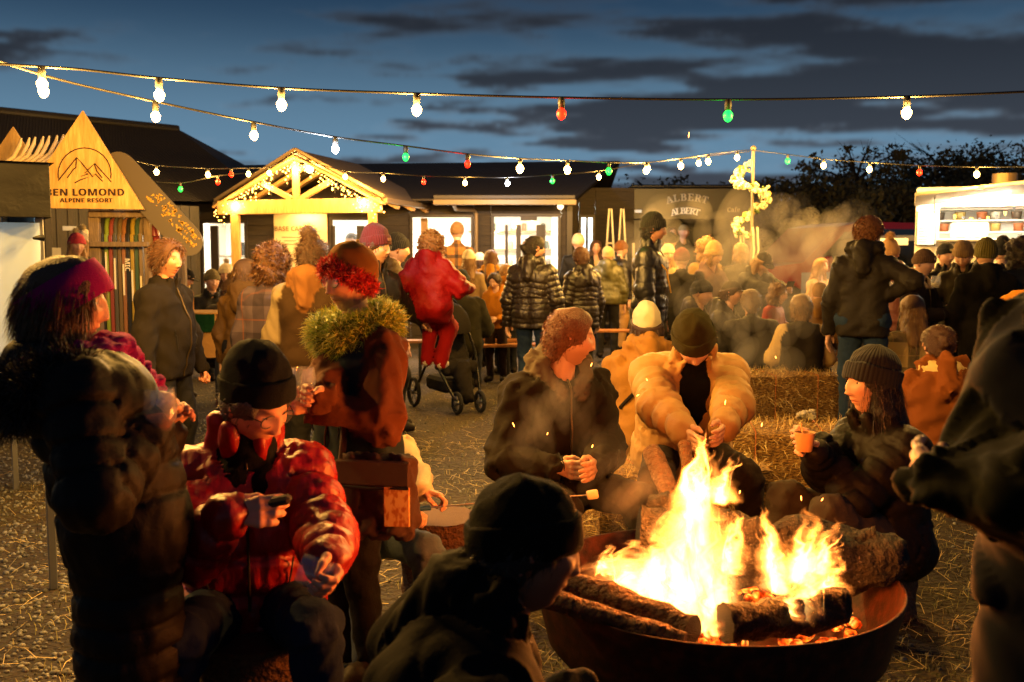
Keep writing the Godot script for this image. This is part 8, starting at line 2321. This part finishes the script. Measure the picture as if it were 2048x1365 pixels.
	person("curly-haired child in a red jacket with white cuffs", 1557, 590, 10.0, 60, {"sit": true, "scale": 0.7, "big": 1.2, "face": "boy", "top": {"kind": "jacket", "c": Color(0.50, 0.06, 0.04), "puff": 0.045}, "hair": {"kind": "curly", "c": Color(0.40, 0.25, 0.12)}})
	person("blonde woman in a black vest with cream knitted sleeves", 1603, 616, 9.0, 174, {"sit": true, "scale": 0.92, "feet": [[-0.14, 0.36], [0.14, 0.36]], "wide": 1.06, "top": {"kind": "puffer", "name": "vest", "cols": [Color(0.14, 0.12, 0.10), Color(0.68, 0.58, 0.40), Color(0.14, 0.12, 0.10)], "quilt": 0.004, "puff": 0.04}, "hair": {"kind": "bob", "c": Color(0.46, 0.31, 0.14), "thick": 0.006}, "legs": {"c": BLACK}})
	# waiting at the food truck
	person("person in a pink puffer and cream bobble hat", 1780, 508, 9.3, 158, {"hat": {"c": Color(0.72, 0.55, 0.36), "pom": Color(0.78, 0.6, 0.4), "pom_r": 0.035}, "top": {"kind": "puffer", "c": Color(0.50, 0.30, 0.25), "hood": 1.3, "gap": 0.1, "puff": 0.05}})
	person("laughing woman in a patterned knit hat and black coat with cream hood", 1849, 528, 8.8, 42, {"face": "smile", "fine": true, "head": [0, 8, 0], "hat": {"c": Color(0.30, 0.20, 0.12), "patch": CREAM, "fold": 0.055}, "top": {"kind": "coat", "cols": [Color(0.12, 0.10, 0.09), Color(0.12, 0.10, 0.09), Color(0.75, 0.66, 0.48)], "hood": 1.15, "puff": 0.045, "len": 0.3}, "rh": [-0.05, 1.12, 0.34], "lh": [0.1, 1.14, 0.32], "hands": ["grip", "grip"]})
	wine_glass(Transform3D(Basis(), at(1872, 565, 8.5)), "clear tumbler held by the laughing woman in the knit hat", Color(0.8, 0.75, 0.6))
	person("bearded man in a black beanie and dark jacket at the truck", 1893, 512, 10.4, 8, {"face": "man", "fine": true, "hat": {"c": Color(0.05, 0.05, 0.05), "patch": Color(0.8, 0.75, 0.5)}, "top": {"kind": "jacket", "c": Color(0.09, 0.085, 0.08), "collar": 0.06}})
	person("man in a ribbed beige beanie looking down at his phone", 1927, 512, 9.1, -28, {"head": [-4, 22, 0], "face": "man", "fine": true, "hat": {"c": Color(0.46, 0.36, 0.22), "ribs": 8.0, "tall": 0.14}, "top": {"kind": "jacket", "c": Color(0.15, 0.13, 0.07), "collar": 0.07, "puff": 0.04}, "rh": [-0.15, 1.08, 0.34], "lh": [0.05, 1.08, 0.34], "hands": ["grip", "grip"]})
	person("person in a chunky ribbed green beanie and black coat, back to us", 1972, 512, 8.6, 172, {"wide": 1.1, "hat": {"c": Color(0.30, 0.27, 0.07), "ribs": 7.0, "relief": 0.9, "tall": 0.145, "fold": 0.0, "big": 1.1}, "top": {"kind": "coat", "c": Color(0.06, 0.05, 0.04), "puff": 0.05, "hood": 0.9, "cloth": "cloth", "len": 0.3}})
	person("woman with long straight black hair in a black puffer with cream hood", 1966, 540, 8.8, -12, {"fine": true, "head": [-6, 0, 4], "skin": Color(0.82, 0.60, 0.46), "top": {"kind": "puffer", "cols": [Color(0.11, 0.09, 0.08), Color(0.11, 0.09, 0.08), Color(0.75, 0.66, 0.48)], "hood": 0.9, "collar": 0.05, "quilt": 0.008, "puff": 0.045, "len": 0.08}, "hair": {"kind": "long", "c": Color(0.07, 0.04, 0.03), "front": true, "fall": 0.2}, "legs": {"c": BLACK}})
	person("person in a black bobble hat with a hand to the face at the truck", 2006, 508, 9.9, 150, {"hat": {"c": Color(0.05, 0.05, 0.05), "tall": 0.18}, "top": {"kind": "jacket", "c": Color(0.13, 0.11, 0.08)}, "rh": [-0.02, 1.52, 0.2]})
	person("dark-curled person in a grey jacket at the end of the queue", 2041, 506, 8.9, 176, {"hair": {"kind": "curly", "c": Color(0.14, 0.08, 0.05)}, "top": {"kind": "jacket", "c": Color(0.15, 0.15, 0.15), "puff": 0.04}})
	person("person in a mustard jacket at the edge of the crowd", 2105, 520, 4.6, 170, {"top": {"kind": "jacket", "c": Color(0.50, 0.31, 0.06), "puff": 0.05, "cloth": "cloth"}, "hair": {"kind": "short", "c": BROWN}, "legs": {"c": BLACK}})

# ---------------------------------------------------------------- things in hands
func glass_mat() -> StandardMaterial3D:
	return mat("drinking glass", Color(0.95, 0.97, 1.0, 0.10), 0.03, {"transparency": BaseMaterial3D.TRANSPARENCY_ALPHA})

func wine_glass(t: Transform3D, said: String, drink: Color) -> void:
	var o := thing("drinking_glass", Vector3.ZERO, said, "glass")
	o.transform = t
	part(o, "bowl", Shape.new().lathe([Vector2(0.0, -0.05), Vector2(0.026, -0.048), Vector2(0.040, -0.02), Vector2(0.043, 0.01), Vector2(0.036, 0.055), Vector2(0.0345, 0.055), Vector2(0.041, 0.01), Vector2(0.038, -0.02), Vector2(0.0, -0.046)], 24), glass_mat())
	part(o, "drink", Shape.new().lathe([Vector2(0.0, -0.044), Vector2(0.024, -0.043), Vector2(0.036, -0.02), Vector2(0.0385, -0.005), Vector2(0.0, -0.005)], 20), mat("drink " + drink.to_html(false), Color(drink.r, drink.g, drink.b, 0.45), 0.05, {"transparency": BaseMaterial3D.TRANSPARENCY_ALPHA}))

func paper_cup(p: Vector3, said: String) -> void:
	var o := thing("paper_cup", p, said, "cup")
	part(o, "cup", Shape.new().lathe([Vector2(0, -0.035), Vector2(0.028, -0.035), Vector2(0.038, 0.032), Vector2(0.040, 0.034), Vector2(0.038, 0.037), Vector2(0.036, 0.034), Vector2(0.027, -0.03), Vector2(0, -0.03)], 28), mat("paper cup", Color(0.72, 0.52, 0.32), 0.7))
	part(o, "drink", Shape.new().lathe([Vector2(0, 0.012), Vector2(0.033, 0.012)], 20), mat("cocoa", Color(0.3, 0.16, 0.08), 0.3))
	part(o, "spoon", Shape.new().bar(Vector3(0.005, -0.02, 0), Vector3(-0.022, 0.075, 0.01), 0.008, 0.003), mat("spoon wood", Color(0.75, 0.6, 0.4), 0.7))

func satchel() -> void:
	var p := at(755, 985, 3.22)
	var o := thing("satchel", p, "brown canvas satchel with a pale printed patch on its flap", "bag", "", -0.18)
	var c := mat("satchel canvas", Color(0.24, 0.125, 0.06), 0.9, bumpy(noise_tex("weave", 0.12, FastNoiseLite.TYPE_SIMPLEX, 2), 0.25, 8.0))
	var l := []
	for x in [-0.085, 0.0, 0.085]: bone(l, Vector3(x, -0.10, 0), Vector3(x, 0.09, 0), 0.05, 0.04)
	field_job(o, "body", l, c, 0.011, {"disp": {"fold": 0.012, "freq": 9.0}, "blend": 0.02})
	part(o, "flap", Shape.new().box(Vector3(0, 0.075, 0.055), Vector3(0.255, 0.085, 0.016), Basis(Vector3.RIGHT, -0.10), 0.007), c)
	part(o, "piping", Shape.new().tube([Vector3(-0.125, 0.032, 0.066), Vector3(0, 0.028, 0.068), Vector3(0.125, 0.032, 0.066)], [0.005], 6), mat("dark piping", Color(0.07, 0.04, 0.025), 0.8))
	var patch := part(o, "patch", Shape.new().box(Vector3(0.085, -0.03, 0.065), Vector3(0.085, 0.13, 0.008), Basis(Vector3.UP, 0.1), 0.003), mat("printed patch", Color.WHITE, 0.85, {"albedo_texture": noise_tex("patch print", 0.05, FastNoiseLite.TYPE_CELLULAR, 2, [[0.3, Color(0.62, 0.35, 0.12)], [0.5, Color(0.78, 0.62, 0.34)]], 128), "uv1_triplanar": true, "uv1_scale": Vector3(9, 5, 9)}))
	patch.set_meta("label", "pale patch printed with small orange strokes")
	part(o, "strap", Shape.new().tube([Vector3(-0.13, 0.10, -0.02), Vector3(-0.13, 0.35, -0.10), Vector3(-0.05, 0.55, -0.15)], [0.012], 6), c)

func stick() -> void:
	var a := at(815, 1020, 3.35)
	var b := at(1185, 990, 3.55)
	var o := thing("roasting_stick", Vector3.ZERO, "long steel roasting stick with a blue handle", "stick")
	part(o, "rod", Shape.new().tube([a, a.lerp(b, 0.5) + Vector3(0, 0.004, 0), b], [0.003], 6), mat("steel rod", Color(0.6, 0.58, 0.55), 0.3, {"metallic": 0.9}))
	part(o, "handle", Shape.new().tube([a - (b - a).normalized() * 0.03, a + (b - a).normalized() * 0.08], [0.009], 8), mat("blue handle", Color(0.05, 0.25, 0.42), 0.5))
	var m := thing("marshmallow", b, "toasted marshmallow on the end of the roasting stick", "marshmallow")
	part(m, "marshmallow", Shape.new().lathe([Vector2(0, -0.021), Vector2(0.013, -0.021), Vector2(0.017, -0.016), Vector2(0.0175, 0.0), Vector2(0.017, 0.016), Vector2(0.013, 0.021), Vector2(0, 0.021)], 18, Transform3D(Basis(Vector3.BACK, -1.4), Vector3.ZERO)), mat("marshmallow", Color(0.82, 0.70, 0.52), 0.7))

func _ready() -> void:
	set_up()
	ground()
	far_land()
	cafe()
	food_truck()
	dark_truck()
	red_car()
	tent()
	ski_rack()
	flower_pole()
	strings()
	bench_set()
	stroller()
	bale(1572, 790, 8.7, Vector3(0.85, 0.47, 0.5), 0.1, "straw bale under the seated blonde woman in the vest")
	bale(1570, 900, 6.0, Vector3(0.9, 0.46, 0.5), -0.15, "shaggy straw bale beside the man in the sand puffer")
	bale(1345, 900, 5.2, Vector3(0.95, 0.40, 0.5), 0.2, "straw bale under the man in the sand puffer and the person in tan")
	bale(1450, 760, 9.7, Vector3(0.95, 0.44, 0.5), 0.0, "straw bale under the people with their backs to the fire")
	bale(1800, 720, 8.6, Vector3(0.7, 0.42, 0.5), 0.3, "straw bale beneath the checked jacket")
	logs()
	fire()
	near_people()
	middle_people()
	run_jobs()
	smoke()
